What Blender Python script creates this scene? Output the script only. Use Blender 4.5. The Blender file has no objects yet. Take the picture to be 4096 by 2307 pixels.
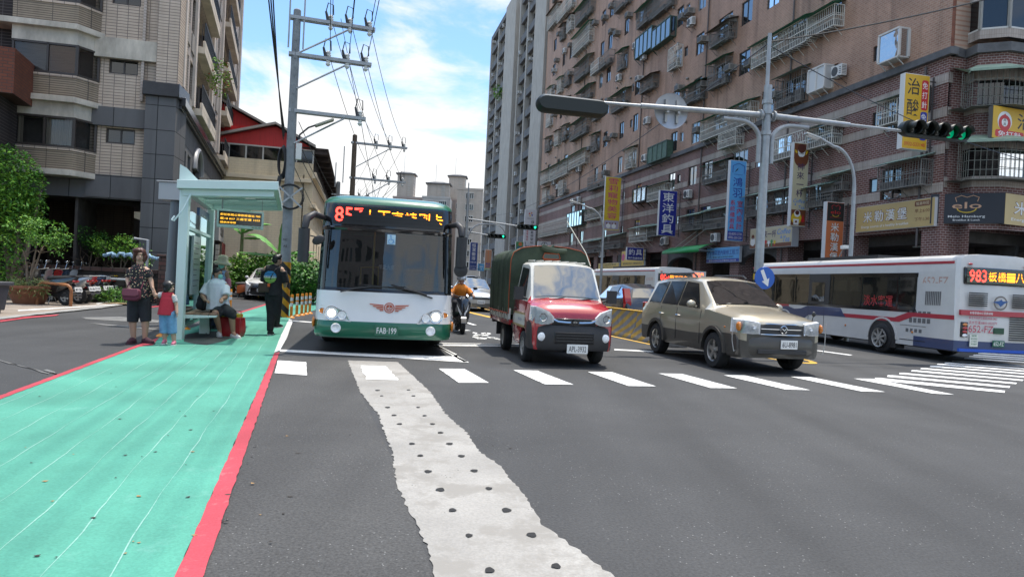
import bpy,math,random
from math import sin,cos,tan,pi,radians,sqrt,atan2,floor
from mathutils import Vector,Matrix,noise
random.seed(7)
C=bpy.context.scene.collection
SC=bpy.context.scene
# camera, sky, sun, exposure
FPX,CX,CY=2730.67,2048.0,1153.5
CAMH,PITCH,ROLL=1.42,0.0068,0.05
CF=Vector((0,cos(PITCH),-sin(PITCH)))
CU0=Vector((0,sin(PITCH),cos(PITCH)));CR0=Vector((1,0,0))
CR=CR0*cos(ROLL)+CU0*sin(ROLL);CU=CU0*cos(ROLL)-CR0*sin(ROLL)
CAMP=Vector((0,0,CAMH))
cd=bpy.data.cameras.new("camera");cam=bpy.data.objects.new("camera",cd);C.objects.link(cam)
cd.sensor_width=36;cd.lens=24;cd.clip_end=6000;cd.clip_start=.05
mw=Matrix((CR,CU,-CF)).transposed().to_4x4();mw.translation=CAMP;cam.matrix_world=mw
SC.camera=cam
SUN_EL,SUN_AZ=radians(73),radians(28)
sd=Vector((sin(SUN_AZ)*cos(SUN_EL),cos(SUN_AZ)*cos(SUN_EL),sin(SUN_EL)))
sl=bpy.data.lights.new("sun",'SUN');sl.energy=3.1;sl.angle=radians(1.0);sl.color=(1,.94,.85)
so=bpy.data.objects.new("sun",sl);C.objects.link(so);so.rotation_euler=sd.to_track_quat('Z','Y').to_euler()
SC.view_settings.view_transform='Standard';SC.view_settings.look='None'
SC.view_settings.exposure=.80;SC.view_settings.gamma=1
w=bpy.data.worlds.new("World");SC.world=w;w.use_nodes=True
nt=w.node_tree;nt.nodes.clear()
def NN(nt,t,**k):
 n=nt.nodes.new(t)
 for a,b in k.items():
  if a.startswith('i_'):
   key=a[2:];key=int(key)if key.isdigit()else key.replace('_',' ')
   n.inputs[key].default_value=b
  else:setattr(n,a,b)
 return n
L=nt.links.new
sky=NN(nt,'ShaderNodeTexSky',sky_type='NISHITA',sun_disc=False,sun_elevation=SUN_EL,sun_rotation=SUN_AZ,air_density=1.0,dust_density=.25,ozone_density=1.2)
tc=NN(nt,'ShaderNodeTexCoord');mp=NN(nt,'ShaderNodeMapping');mp.inputs['Scale'].default_value=(1.2,1.0,3.4);mp.inputs['Rotation'].default_value=(0,.25,0)
L(tc.outputs['Generated'],mp.inputs['Vector'])
n1=NN(nt,'ShaderNodeTexNoise',i_Scale=3.3,i_Detail=9.,i_Roughness=.62,i_Distortion=.35);L(mp.outputs[0],n1.inputs['Vector'])
n2=NN(nt,'ShaderNodeTexNoise',i_Scale=.9,i_Detail=3.,i_Roughness=.5);L(mp.outputs[0],n2.inputs['Vector'])
ad=NN(nt,'ShaderNodeMath',operation='ADD');L(n1.outputs[0],ad.inputs[0]);L(n2.outputs[0],ad.inputs[1])
cr=NN(nt,'ShaderNodeMapRange',interpolation_type='SMOOTHSTEP');cr.inputs[1].default_value=.93;cr.inputs[2].default_value=1.16;cr.inputs[3].default_value=.03;cr.inputs[4].default_value=.96
L(ad.outputs[0],cr.inputs[0])
mx=NN(nt,'ShaderNodeMix',data_type='RGBA');L(cr.outputs[0],mx.inputs[0])
sb=NN(nt,'ShaderNodeMix',data_type='RGBA',blend_type='MULTIPLY');sb.inputs[0].default_value=1;sb.inputs[7].default_value=(.80,1.0,1.15,1)
L(sky.outputs[0],sb.inputs[6]);L(sb.outputs[2],mx.inputs[6]);mx.inputs[7].default_value=(4.9,4.95,4.95,1)
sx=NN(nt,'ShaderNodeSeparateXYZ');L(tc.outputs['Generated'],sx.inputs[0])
zr=NN(nt,'ShaderNodeMapRange');zr.inputs[1].default_value=.42;zr.inputs[2].default_value=.9;zr.inputs[3].default_value=0;zr.inputs[4].default_value=1;L(sx.outputs[2],zr.inputs[0])  # overhead sky, above the frame, brightened to lift shaded walls and ground
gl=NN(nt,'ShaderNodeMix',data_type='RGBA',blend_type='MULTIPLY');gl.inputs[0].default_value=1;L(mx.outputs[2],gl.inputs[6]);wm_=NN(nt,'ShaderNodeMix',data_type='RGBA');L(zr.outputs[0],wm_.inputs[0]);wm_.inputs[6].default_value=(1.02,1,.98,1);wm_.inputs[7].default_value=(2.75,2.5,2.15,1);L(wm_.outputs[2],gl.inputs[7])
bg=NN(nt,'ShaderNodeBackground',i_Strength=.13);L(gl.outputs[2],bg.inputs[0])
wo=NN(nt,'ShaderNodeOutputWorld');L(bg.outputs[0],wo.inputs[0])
def ray(u,v):return CF+CR*((u-CX)/FPX)+CU*((CY-v)/FPX)
def G(u,v,z=0.0):
 d=ray(u,v);t=(z-CAMH)/d.z;return CAMP+d*t
DK=4096/2576
def GD(x,y,z=0.0):return G(x*DK,y*DK,z)
def AT(u,v,Y):d=ray(u,v);return CAMP+d*(Y/d.y)
class Plane:
 def __init__(s,o,d):
  s.o=Vector(o);s.d=Vector((d[0],d[1],0)).normalized();s.n=Vector((s.d.y,-s.d.x,0))
  s.ang=atan2(s.d.y,s.d.x)
 def px(s,u,v,off=0):
  d=ray(u,v);t=((s.o+s.n*off)-CAMP).dot(s.n)/d.dot(s.n);p=CAMP+d*t
  return(p-s.o).dot(s.d),p.z
 def at(s,a,off=0,z=0):return s.o+s.d*a+s.n*off+Vector((0,0,z))
 # materials
MATS={}
def M(name,col,rough=.6,metal=0,var=0,vs=3.,bump=0,bs=40.,spec=.5,coat=0,emit=0,var2=None,stretch=None):
 if name in MATS:return MATS[name]
 m=bpy.data.materials.new(name);m.use_nodes=True;nt=m.node_tree;b=nt.nodes['Principled BSDF'];L=nt.links.new
 c4=(*col,1);b.inputs['Base Color'].default_value=c4;b.inputs['Roughness'].default_value=rough
 b.inputs['Metallic'].default_value=metal;b.inputs['Specular IOR Level'].default_value=spec
 b.inputs['Coat Weight'].default_value=coat;b.inputs['Coat Roughness'].default_value=.04
 if emit:b.inputs['Emission Color'].default_value=c4;b.inputs['Emission Strength'].default_value=emit
 tc=NN(nt,'ShaderNodeTexCoord');src=tc.outputs['Object']
 if stretch:
  mp=NN(nt,'ShaderNodeMapping');mp.inputs['Scale'].default_value=stretch;L(src,mp.inputs[0]);src=mp.outputs[0]
 if var:
  n=NN(nt,'ShaderNodeTexNoise',i_Scale=vs,i_Detail=6.,i_Roughness=.65);L(src,n.inputs['Vector'])
  mr=NN(nt,'ShaderNodeMapRange');mr.inputs[1].default_value=.3;mr.inputs[2].default_value=.7;L(n.outputs[0],mr.inputs[0])
  x=NN(nt,'ShaderNodeMix',data_type='RGBA');L(mr.outputs[0],x.inputs[0])
  lo=var2 if var2 else tuple(k*(1-var)for k in col)
  x.inputs[6].default_value=(*lo,1);x.inputs[7].default_value=(*[min(1,k*(1+var*.6))for k in col],1)
  L(x.outputs[2],b.inputs['Base Color'])
  r2=NN(nt,'ShaderNodeMapRange');r2.inputs[3].default_value=min(1,rough*1.25);r2.inputs[4].default_value=rough*.85
  L(n.outputs[0],r2.inputs[0]);L(r2.outputs[0],b.inputs['Roughness'])
 if bump:
  n=NN(nt,'ShaderNodeTexNoise',i_Scale=bs,i_Detail=4.);L(src,n.inputs['Vector'])
  bp=NN(nt,'ShaderNodeBump',i_Strength=bump,i_Distance=.02);L(n.outputs[0],bp.inputs['Height']);L(bp.outputs[0],b.inputs['Normal'])
 MATS[name]=m;return m
def brick(name,c1,c2,mortar,bw,bh,ms=.012,axes='xz',offset=.5,rough=.7,stain=.35,spec=.3):
 if name in MATS:return MATS[name]
 m=bpy.data.materials.new(name);m.use_nodes=True;nt=m.node_tree;b=nt.nodes['Principled BSDF'];L=nt.links.new
 tc=NN(nt,'ShaderNodeTexCoord');sp=NN(nt,'ShaderNodeSeparateXYZ');L(tc.outputs['Object'],sp.inputs[0])
 cb=NN(nt,'ShaderNodeCombineXYZ')
 if axes=='xz':L(sp.outputs[0],cb.inputs[0])
 else:
  a=NN(nt,'ShaderNodeMath',operation='ADD');L(sp.outputs[0],a.inputs[0]);L(sp.outputs[1],a.inputs[1]);L(a.outputs[0],cb.inputs[0])
 L(sp.outputs[2],cb.inputs[1])
 br=NN(nt,'ShaderNodeTexBrick',offset=offset,i_Scale=1.,i_Mortar_Size=ms,i_Mortar_Smooth=.2,i_Bias=0.,i_Brick_Width=bw,i_Row_Height=bh)
 br.inputs['Color1'].default_value=(*c1,1);br.inputs['Color2'].default_value=(*c2,1);br.inputs['Mortar'].default_value=(*mortar,1)
 L(cb.outputs[0],br.inputs['Vector'])
 mp=NN(nt,'ShaderNodeMapping');mp.inputs['Scale'].default_value=(1,1,.35);L(tc.outputs['Object'],mp.inputs[0])
 n=NN(nt,'ShaderNodeTexNoise',i_Scale=.45,i_Detail=8.,i_Roughness=.68);L(mp.outputs[0],n.inputs['Vector'])
 mr=NN(nt,'ShaderNodeMapRange');mr.inputs[1].default_value=.3;mr.inputs[2].default_value=.72;mr.inputs[3].default_value=1-stain;mr.inputs[4].default_value=1.12;L(n.outputs[0],mr.inputs[0])
 m3=NN(nt,'ShaderNodeMapping');m3.inputs['Scale'].default_value=(1.6,1.6,.09);L(tc.outputs['Object'],m3.inputs[0]);n3=NN(nt,'ShaderNodeTexNoise',i_Scale=1.,i_Detail=5.);L(m3.outputs[0],n3.inputs[0])
 r3=NN(nt,'ShaderNodeMapRange');r3.inputs[1].default_value=.52;r3.inputs[2].default_value=.75;r3.inputs[3].default_value=1;r3.inputs[4].default_value=1-stain;L(n3.outputs[0],r3.inputs[0])
 ms_=NN(nt,'ShaderNodeMath',operation='MULTIPLY');L(mr.outputs[0],ms_.inputs[0]);L(r3.outputs[0],ms_.inputs[1])
 x=NN(nt,'ShaderNodeMix',data_type='RGBA',blend_type='MULTIPLY');x.inputs[0].default_value=1;L(br.outputs[0],x.inputs[6]);L(ms_.outputs[0],x.inputs[7])
 L(x.outputs[2],b.inputs['Base Color']);b.inputs['Roughness'].default_value=rough;b.inputs['Specular IOR Level'].default_value=spec
 bp=NN(nt,'ShaderNodeBump',i_Strength=.35,i_Distance=.01);L(br.outputs['Fac'],bp.inputs['Height']);bp.invert=True;L(bp.outputs[0],b.inputs['Normal'])
 MATS[name]=m;return m
def glass(name,tint,refl=.05,trans=.6,rough=.03,wav=0):
 if name in MATS:return MATS[name]
 m=bpy.data.materials.new(name);m.use_nodes=True;nt=m.node_tree;nt.nodes.clear();L=nt.links.new
 o=NN(nt,'ShaderNodeOutputMaterial');t=NN(nt,'ShaderNodeBsdfTransparent');t.inputs[0].default_value=(*tint,1)
 g=NN(nt,'ShaderNodeBsdfGlossy',i_Roughness=rough);g.inputs[0].default_value=(.92,.95,.97,1)
 d=NN(nt,'ShaderNodeBsdfDiffuse');d.inputs[0].default_value=(*[k*.12 for k in tint],1)
 mx=NN(nt,'ShaderNodeMixShader',i_0=trans);L(d.outputs[0],mx.inputs[1]);L(t.outputs[0],mx.inputs[2])
 fr=NN(nt,'ShaderNodeFresnel',i_IOR=1.55);ad=NN(nt,'ShaderNodeMath',operation='ADD',use_clamp=True);L(fr.outputs[0],ad.inputs[0]);ad.inputs[1].default_value=refl
 m2=NN(nt,'ShaderNodeMixShader');L(ad.outputs[0],m2.inputs[0]);L(mx.outputs[0],m2.inputs[1]);L(g.outputs[0],m2.inputs[2]);L(m2.outputs[0],o.inputs[0])
 if wav:
  tc=NN(nt,'ShaderNodeTexCoord');n=NN(nt,'ShaderNodeTexNoise',i_Scale=1.3,i_Detail=2.);L(tc.outputs['Object'],n.inputs[0])
  bp=NN(nt,'ShaderNodeBump',i_Strength=wav,i_Distance=.05);L(n.outputs[0],bp.inputs['Height']);L(bp.outputs[0],g.inputs['Normal'])
 MATS[name]=m;return m
 # mesh builder
class MB:
 def __init__(s):s.v=[];s.f=[];s.m=[];s.T=None
 def add(s,vs,fs,mi=0):
  b=len(s.v)
  s.v.extend([tuple(s.T@Vector(p))for p in vs]if s.T is not None else[tuple(p)for p in vs])
  s.f.extend([tuple(i+b for i in f)for f in fs]);s.m.extend([mi]*len(fs));return s
 def box(s,c,d,mi=0,rot=None,taper=1.0):
  x,y,z=d[0]/2,d[1]/2,d[2]/2
  vs=[Vector((a*x*(taper if k>0 else 1),b*y*(taper if k>0 else 1),k*z))for k in(-1,1)for a,b in((-1,-1),(1,-1),(1,1),(-1,1))]
  if rot is not None:
   R=Matrix.Rotation(rot,3,'Z')if isinstance(rot,(int,float))else rot
   vs=[R@v for v in vs]
  c=Vector(c)
  return s.add([v+c for v in vs],[(3,2,1,0),(4,5,6,7),(0,1,5,4),(1,2,6,5),(2,3,7,6),(3,0,4,7)],mi)
 def bb(s,lo,hi,mi=0):
  return s.box([(a+b)/2 for a,b in zip(lo,hi)],[b-a for a,b in zip(lo,hi)],mi)
 def cyl(s,p0,p1,r0,r1=None,n=12,mi=0,caps=True):
  r1=r0 if r1 is None else r1;p0=Vector(p0);p1=Vector(p1);ax=(p1-p0).normalized()
  a=ax.orthogonal().normalized();b=ax.cross(a);vs=[]
  for p,r in((p0,r0),(p1,r1)):vs+=[p+(a*cos(2*pi*i/n)+b*sin(2*pi*i/n))*r for i in range(n)]
  fs=[(i,(i+1)%n,n+(i+1)%n,n+i)for i in range(n)]
  if caps:fs+=[tuple(range(n))[::-1],tuple(range(n,2*n))]
  return s.add(vs,fs,mi)
 def tube(s,pts,r,n=8,mi=0,caps=True):
  pts=[Vector(p)for p in pts];N=len(pts);rs=r if isinstance(r,(list,tuple))else[r]*N
  vs=[];a=None
  for i,p in enumerate(pts):
   d=(pts[min(i+1,N-1)]-pts[max(i-1,0)])
   d=d.normalized()if d.length>1e-9 else Vector((0,0,1))
   a=d.orthogonal().normalized()if a is None else(a-d*a.dot(d)).normalized()
   b=d.cross(a);vs+=[p+(a*cos(2*pi*k/n)+b*sin(2*pi*k/n))*rs[i]for k in range(n)]
  fs=[(i*n+k,i*n+(k+1)%n,(i+1)*n+(k+1)%n,(i+1)*n+k)for i in range(N-1)for k in range(n)]
  if caps:fs+=[tuple(range(n))[::-1],tuple(range((N-1)*n,N*n))]
  return s.add(vs,fs,mi)
 def poly(s,pts,mi=0):return s.add(pts,[tuple(range(len(pts)))],mi)
 def prism(s,poly,a,b,ax='y',mi=0):
  n=len(poly)
  def p(q,t):return(q[0],t,q[1])if ax=='y' else((t,q[0],q[1])if ax=='x' else(q[0],q[1],t))
  vs=[p(q,a)for q in poly]+[p(q,b)for q in poly]
  return s.add(vs,[tuple(range(n)),tuple(range(n,2*n))[::-1]]+[(i,n+i,n+(i+1)%n,(i+1)%n)for i in range(n)],mi)
 def lathe(s,prof,c=(0,0,0),n=20,mi=0,R=None):
  c=Vector(c);vs=[]
  for r,z in prof:
   for k in range(n):
    q=Vector((r*cos(2*pi*k/n),r*sin(2*pi*k/n),z));vs.append(c+(R@q if R is not None else q))
  N=len(prof)
  return s.add(vs,[(i*n+k,i*n+(k+1)%n,(i+1)*n+(k+1)%n,(i+1)*n+k)for i in range(N-1)for k in range(n)],mi)
 def ell(s,c,r,n=14,m=9,mi=0,R=None):
  c=Vector(c);vs=[];r=Vector(r)if not isinstance(r,(int,float))else Vector((r,r,r))
  for i in range(m+1):
   t=pi*i/m
   for k in range(n):
    q=Vector((sin(t)*cos(2*pi*k/n)*r.x,sin(t)*sin(2*pi*k/n)*r.y,cos(t)*r.z));vs.append(c+(R@q if R is not None else q))
  return s.add(vs,[(i*n+k,(i+1)*n+k,(i+1)*n+(k+1)%n,i*n+(k+1)%n)for i in range(m)for k in range(n)],mi)
 def loft(s,secs,mi=0,closed=True,caps=True):
  n=len(secs[0]);N=len(secs);vs=[p for q in secs for p in q];K=n if closed else n-1
  fs=[(i*n+k,i*n+(k+1)%n,(i+1)*n+(k+1)%n,(i+1)*n+k)for i in range(N-1)for k in range(K)]
  if caps:fs+=[tuple(range(n))[::-1],tuple(range((N-1)*n,N*n))]
  return s.add(vs,fs,mi)
 def build(s,name,mats,parent=None,bevel=0,ang=38,smooth=True,loc=None,rz=None,weld=False,subs=0):
  me=bpy.data.meshes.new(name);me.from_pydata(s.v,[],s.f)
  mats=mats if isinstance(mats,(list,tuple))else[mats]
  for m in mats:me.materials.append(m)
  me.polygons.foreach_set('material_index',s.m);me.update()
  import bmesh
  bm=bmesh.new();bm.from_mesh(me)
  if weld:bmesh.ops.remove_doubles(bm,verts=bm.verts,dist=weld)
  bmesh.ops.recalc_face_normals(bm,faces=bm.faces);bm.to_mesh(me);bm.free()
  if smooth:
   me.polygons.foreach_set('use_smooth',[True]*len(me.polygons));me.set_sharp_from_angle(angle=radians(ang))
  o=bpy.data.objects.new(name,me);C.objects.link(o)
  if parent:o.parent=parent
  if loc is not None:o.location=loc
  if rz is not None:o.rotation_euler.z=rz
  if bevel:
   b=o.modifiers.new('bevel','BEVEL');b.width=bevel;b.segments=2;b.limit_method='ANGLE';b.angle_limit=radians(35)
  if subs:
   b=o.modifiers.new('subsurf','SUBSURF');b.levels=subs;b.render_levels=subs
  return o
def tag(o,label=None,cat=None,group=None,kind=None):
 if label:o['label']=label
 if cat:o['category']=cat
 if group:o['group']=group
 if kind:o['kind']=kind
 return o
def thing(name,label,cat,loc=(0,0,0),rz=0,group=None):
 o=bpy.data.objects.new(name,None);C.objects.link(o);o.empty_display_size=.2
 o.location=loc;o.rotation_euler=(0,0,rz);return tag(o,label,cat,group)
def copy_tree(o,parent=None):
 c=o.copy();C.objects.link(c)
 if parent:c.parent=parent
 for ch in o.children:copy_tree(ch,c)
 return c
def dup(o,loc,rz,label):
 c=copy_tree(o);c.location=loc;c.rotation_euler=(0,0,rz);c['label']=label;return c
def parts(name,boxes,mats,parent,T=None,bevel=0,smooth=False):
 for lo,hi in boxes:
  m=MB();m.T=T;m.bb(lo,hi);m.build(name,mats,parent,bevel=bevel,smooth=smooth)
def struct(name,mb,mats,**k):o=mb.build(name,mats,**k);o['kind']='structure';return o
# lettering
_gl={}
def glyph(t,bold=0):
 k=(t,bold)
 if k not in _gl:
  c=bpy.data.curves.new('t','FONT');c.body=t;c.resolution_u=2;c.offset=bold;c.align_x='CENTER'
  o=bpy.data.objects.new('t',c);C.objects.link(o)
  me=bpy.data.meshes.new_from_object(o.evaluated_get(bpy.context.evaluated_depsgraph_get()))
  vs=[(v.co.x,v.co.y)for v in me.vertices];fs=[tuple(p.vertices)for p in me.polygons]
  bpy.data.objects.remove(o);bpy.data.curves.remove(c);bpy.data.meshes.remove(me)
  xs=[v[0]for v in vs]or[0];ys=[v[1]for v in vs]or[0]
  _gl[k]=(vs,fs,(min(xs),max(xs),min(ys),max(ys)))
 return _gl[k]
def letters(mb,t,x,z,h,w=None,mi=0,y=0,bold=.012,skew=0,M4=None):
 """flat text centred on (x, z), facing -y, h high, squeezed to width w"""
 vs,fs,(a,b,c,d)=glyph(t,.02 if bold>.045 else min(bold,.006))
 if not vs:return
 k=h/max(d-c,1e-6);kx=(w/max(b-a,1e-6))if w else k
 pts=[(x+(p[0]-(a+b)/2)*kx+skew*(p[1]-(c+d)/2)*k,y,z+(p[1]-(c+d)/2)*k)for p in vs]
 if M4 is not None:pts=[M4@Vector(p)for p in pts]
 mb.add(pts,fs,mi)
def vert(mb,t,x,z0,z1,w,mi=0,y=0,bold=.012):
 n=len(t);st=(z0-z1)/n
 for i,ch in enumerate(t):
  if ch==' ':continue
  if ch=='一':letters(mb,ch,x,z0-st*(i+.5),st*.1,w,mi,y,bold)
  else:letters(mb,ch,x,z0-st*(i+.5),min(st*.86,w*1.15),w,mi,y,bold)
  # GROUND
def asphalt(name,a,b,speck=.35):
 m=bpy.data.materials.new(name);m.use_nodes=True;nt=m.node_tree;p=nt.nodes['Principled BSDF'];L=nt.links.new
 tc=NN(nt,'ShaderNodeTexCoord');o=tc.outputs['Object']
 n1=NN(nt,'ShaderNodeTexNoise',i_Scale=.35,i_Detail=7.,i_Roughness=.62);L(o,n1.inputs[0])
 n2=NN(nt,'ShaderNodeTexNoise',i_Scale=55.,i_Detail=3.,i_Roughness=.8);L(o,n2.inputs[0])
 v=NN(nt,'ShaderNodeTexVoronoi',i_Scale=60.);L(o,v.inputs[0])
 r1=NN(nt,'ShaderNodeMapRange');r1.inputs[1].default_value=.38;r1.inputs[2].default_value=.62;L(n1.outputs[0],r1.inputs[0])
 x=NN(nt,'ShaderNodeMix',data_type='RGBA');L(r1.outputs[0],x.inputs[0]);x.inputs[6].default_value=(*a,1);x.inputs[7].default_value=(*b,1)
 r2=NN(nt,'ShaderNodeMapRange');r2.inputs[1].default_value=.2;r2.inputs[2].default_value=.8;r2.inputs[3].default_value=1-speck;r2.inputs[4].default_value=1+speck;L(n2.outputs[0],r2.inputs[0])
 y=NN(nt,'ShaderNodeMix',data_type='RGBA',blend_type='MULTIPLY');y.inputs[0].default_value=1;L(x.outputs[2],y.inputs[6]);L(r2.outputs[0],y.inputs[7])
 n3=NN(nt,'ShaderNodeTexNoise',i_Scale=14.,i_Detail=2.);L(o,n3.inputs[0])
 g=NN(nt,'ShaderNodeMapRange');g.inputs[1].default_value=.80;g.inputs[2].default_value=.84;L(n3.outputs[0],g.inputs[0])
 v2=NN(nt,'ShaderNodeTexVoronoi',i_Scale=24.);L(o,v2.inputs[0]);g2=NN(nt,'ShaderNodeMapRange');g2.inputs[1].default_value=.13;g2.inputs[2].default_value=.06;L(v2.outputs[0],g2.inputs[0])
 n5=NN(nt,'ShaderNodeTexNoise',i_Scale=1.1,i_Detail=2.);L(o,n5.inputs[0]);g5=NN(nt,'ShaderNodeMath',operation='GREATER_THAN');g5.inputs[1].default_value=.5;L(n5.outputs[0],g5.inputs[0])
 gm=NN(nt,'ShaderNodeMath',operation='MULTIPLY');L(g2.outputs[0],gm.inputs[0]);L(g5.outputs[0],gm.inputs[1])
 gm2=NN(nt,'ShaderNodeMath',operation='MULTIPLY');L(gm.outputs[0],gm2.inputs[0]);gm2.inputs[1].default_value=.6
 z=NN(nt,'ShaderNodeMix',data_type='RGBA');L(gm2.outputs[0],z.inputs[0]);L(y.outputs[2],z.inputs[6]);z.inputs[7].default_value=(.32,.32,.31,1)
 mp=NN(nt,'ShaderNodeMapping');mp.inputs['Rotation'].default_value=(0,0,radians(-12.8));mp.inputs['Scale'].default_value=(1.1,.05,1);L(o,mp.inputs[0])
 n4=NN(nt,'ShaderNodeTexNoise',i_Scale=1.2,i_Detail=4.);L(mp.outputs[0],n4.inputs[0])
 r4=NN(nt,'ShaderNodeMapRange');r4.inputs[1].default_value=.3;r4.inputs[2].default_value=.7;r4.inputs[3].default_value=.8;r4.inputs[4].default_value=1.14;L(n4.outputs[0],r4.inputs[0])
 q=NN(nt,'ShaderNodeMix',data_type='RGBA',blend_type='MULTIPLY');q.inputs[0].default_value=1;L(z.outputs[2],q.inputs[6]);L(r4.outputs[0],q.inputs[7])
 L(q.outputs[2],p.inputs['Base Color']);p.inputs['Roughness'].default_value=.78;p.inputs['Specular IOR Level'].default_value=.35
 bp=NN(nt,'ShaderNodeBump',i_Strength=.5,i_Distance=.006);L(v.outputs[0],bp.inputs['Height']);L(bp.outputs[0],p.inputs['Normal'])
 return m
m_asph=asphalt('asphalt',(.038,.0385,.0395),(.050,.0505,.0515),.6)
m_asph2=asphalt('worn asphalt',(.044,.0435,.043),(.060,.0595,.058),.75)
def paint(name,col,wear=.5,under=(.06,.06,.062),sc=5.):
 m=bpy.data.materials.new(name);m.use_nodes=True;nt=m.node_tree;p=nt.nodes['Principled BSDF'];L=nt.links.new
 tc=NN(nt,'ShaderNodeTexCoord');o=tc.outputs['Object']
 n=NN(nt,'ShaderNodeTexNoise',i_Scale=sc,i_Detail=9.,i_Roughness=.75);L(o,n.inputs[0])
 n2=NN(nt,'ShaderNodeTexNoise',i_Scale=.8,i_Detail=4.);L(o,n2.inputs[0])
 n6=NN(nt,'ShaderNodeTexNoise',i_Scale=70.,i_Detail=2.);L(o,n6.inputs[0])
 s=NN(nt,'ShaderNodeMath',operation='MULTIPLY_ADD');L(n2.outputs[0],s.inputs[0]);s.inputs[1].default_value=.3;L(n.outputs[0],s.inputs[2])
 mr=NN(nt,'ShaderNodeMapRange');mr.inputs[1].default_value=.78-wear*.1;mr.inputs[2].default_value=.86-wear*.06;L(s.outputs[0],mr.inputs[0])
 mw=NN(nt,'ShaderNodeMath',operation='MULTIPLY');L(mr.outputs[0],mw.inputs[0]);mw.inputs[1].default_value=wear
 r2=NN(nt,'ShaderNodeMapRange');r2.inputs[1].default_value=.3;r2.inputs[2].default_value=.7;r2.inputs[3].default_value=.76;r2.inputs[4].default_value=1.12;L(n2.outputs[0],r2.inputs[0])
 r3=NN(nt,'ShaderNodeMapRange');r3.inputs[1].default_value=.3;r3.inputs[2].default_value=.7;r3.inputs[3].default_value=.88;r3.inputs[4].default_value=1.1;L(n6.outputs[0],r3.inputs[0])
 r23=NN(nt,'ShaderNodeMath',operation='MULTIPLY');L(r2.outputs[0],r23.inputs[0]);L(r3.outputs[0],r23.inputs[1])
 c=NN(nt,'ShaderNodeMix',data_type='RGBA',blend_type='MULTIPLY');c.inputs[0].default_value=1;c.inputs[6].default_value=(*col,1);L(r23.outputs[0],c.inputs[7])
 x=NN(nt,'ShaderNodeMix',data_type='RGBA');L(mw.outputs[0],x.inputs[0]);L(c.outputs[2],x.inputs[6]);x.inputs[7].default_value=(*under,1)
 L(x.outputs[2],p.inputs['Base Color']);p.inputs['Roughness'].default_value=.75;p.inputs['Specular IOR Level'].default_value=.3
 bp=NN(nt,'ShaderNodeBump',i_Strength=.35,i_Distance=.006);L(n6.outputs[0],bp.inputs['Height']);L(bp.outputs[0],p.inputs['Normal'])
 return m
m_white=paint('white road paint',(.66,.66,.64),.7)
m_red=paint('red road paint',(.38,.05,.068),.35,(.5,.2,.2),9.)
m_green=paint('green path paint',(.072,.27,.20),.35,(.16,.36,.30),3.)
m_yel=paint('yellow road paint',(.60,.36,.06),.5)
m_conc=paint('patched concrete',(.295,.283,.262),1.4,(.225,.213,.193),2.0)
m_white2=paint('worn crosswalk white',(.58,.58,.56),.8,(.3,.29,.27),2.5)
m_oldw=paint('worn white paint',(.17,.17,.165),1.0,sc=2.2)
m_apron=paint('brown paving',(.25,.21,.175),.5,(.17,.15,.13),1.5)
m_pave=paint('grey paving',(.27,.265,.255),.5,(.18,.18,.17),2.)
m_dark=M('dark hole',(.015,.015,.015),.9)
A_=Vector((-.2215,.9752,0));R_=Vector((.9752,.2215,0));RANG=atan2(.2215,.9752)
struct('ground',MB().poly([(-3000,-3000,-.3),(3000,-3000,-.3),(3000,3000,-.3),(-3000,3000,-.3)]),m_pave)
struct('road',MB().poly([(-60,-60,0),(60,-60,0),(60,60,0),(-30,420,0),(-140,420,0),(-60,60,0)]),m_asph)
def wiggle(pts,amp,step=.25,seed=0,closed=False):
 out=[];rnd=random.Random(seed)
 P=pts+([pts[0]]if closed else[])
 for a,b in zip(P[:-1],P[1:]):
  n=max(1,int((b-a).length/step))
  for i in range(n):
   q=a.lerp(b,i/n);d=(b-a).normalized();out.append(q+Vector((-d.y,d.x,0))*rnd.uniform(-amp,amp))
 if not closed:out.append(P[-1])
 return out
def sheet(name,polys,mat,z,amp=0,step=.25,kind='structure'):
 mb=MB()
 for i,pl in enumerate(polys):
  pl=[Vector((p.x,p.y,z))for p in pl]
  if amp:pl=wiggle(pl,amp,step,i,True)
  mb.poly([(p.x,p.y,z)for p in pl])
 o=mb.build(name,mat,smooth=False);o['kind']=kind;return o
def strip(a,b,w0,w1=None,z=.01):
 w1=w0 if w1 is None else w1;d=(b-a).normalized();n=Vector((-d.y,d.x,0))
 return[a-n*w0/2,b-n*w1/2,b+n*w1/2,a+n*w0/2]
gd=lambda*l:[GD(x,y)for x,y in l]
sheet('old_road',[gd((704,887),(512,1451),(300,2060),(1260,2060),(1090,1451),(985,1150),(905,985),(880,910))],m_asph2,.002)
pl0,pl1=GD(0,1003),GD(350,870);pr0,pr1=GD(443,1451),GD(690,890)
dl=(pl1-pl0).normalized();dr=(pr1-pr0).normalized()
sheet('green_path',[[pl0-dl*9,pl1,GD(395,852),GD(600,788),GD(672,765),GD(740,752),GD(800,757),GD(820,772),GD(735,797),GD(727,805),pr1,pr0,pr0-dr*6]],m_green,.008,.012)
sheet('old_road',[gd((462,860),(466,842),(500,836),(555,833),(560,848),(585,850),(560,860),(520,869),(490,866))],m_asph,.0105)
seams=[]
wd=(pr1-pr0).normalized();nn=Vector((-wd.y,wd.x,0))
for k in range(1,17):
 off=k*.285
 a=pr0+nn*off-wd*5;b=a+wd*24
 t1=24
 for i in range(96):
  p=a+wd*i*.25
  if(p-pl0).cross(dl).z<.05 or(p.x<-8):t1=min(t1,i*.25)if i*.25>0 and(p-pl0).dot(dl)>-1 else t1
 seams.append((a,k))
mb=MB();rnd=random.Random(3)
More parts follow.
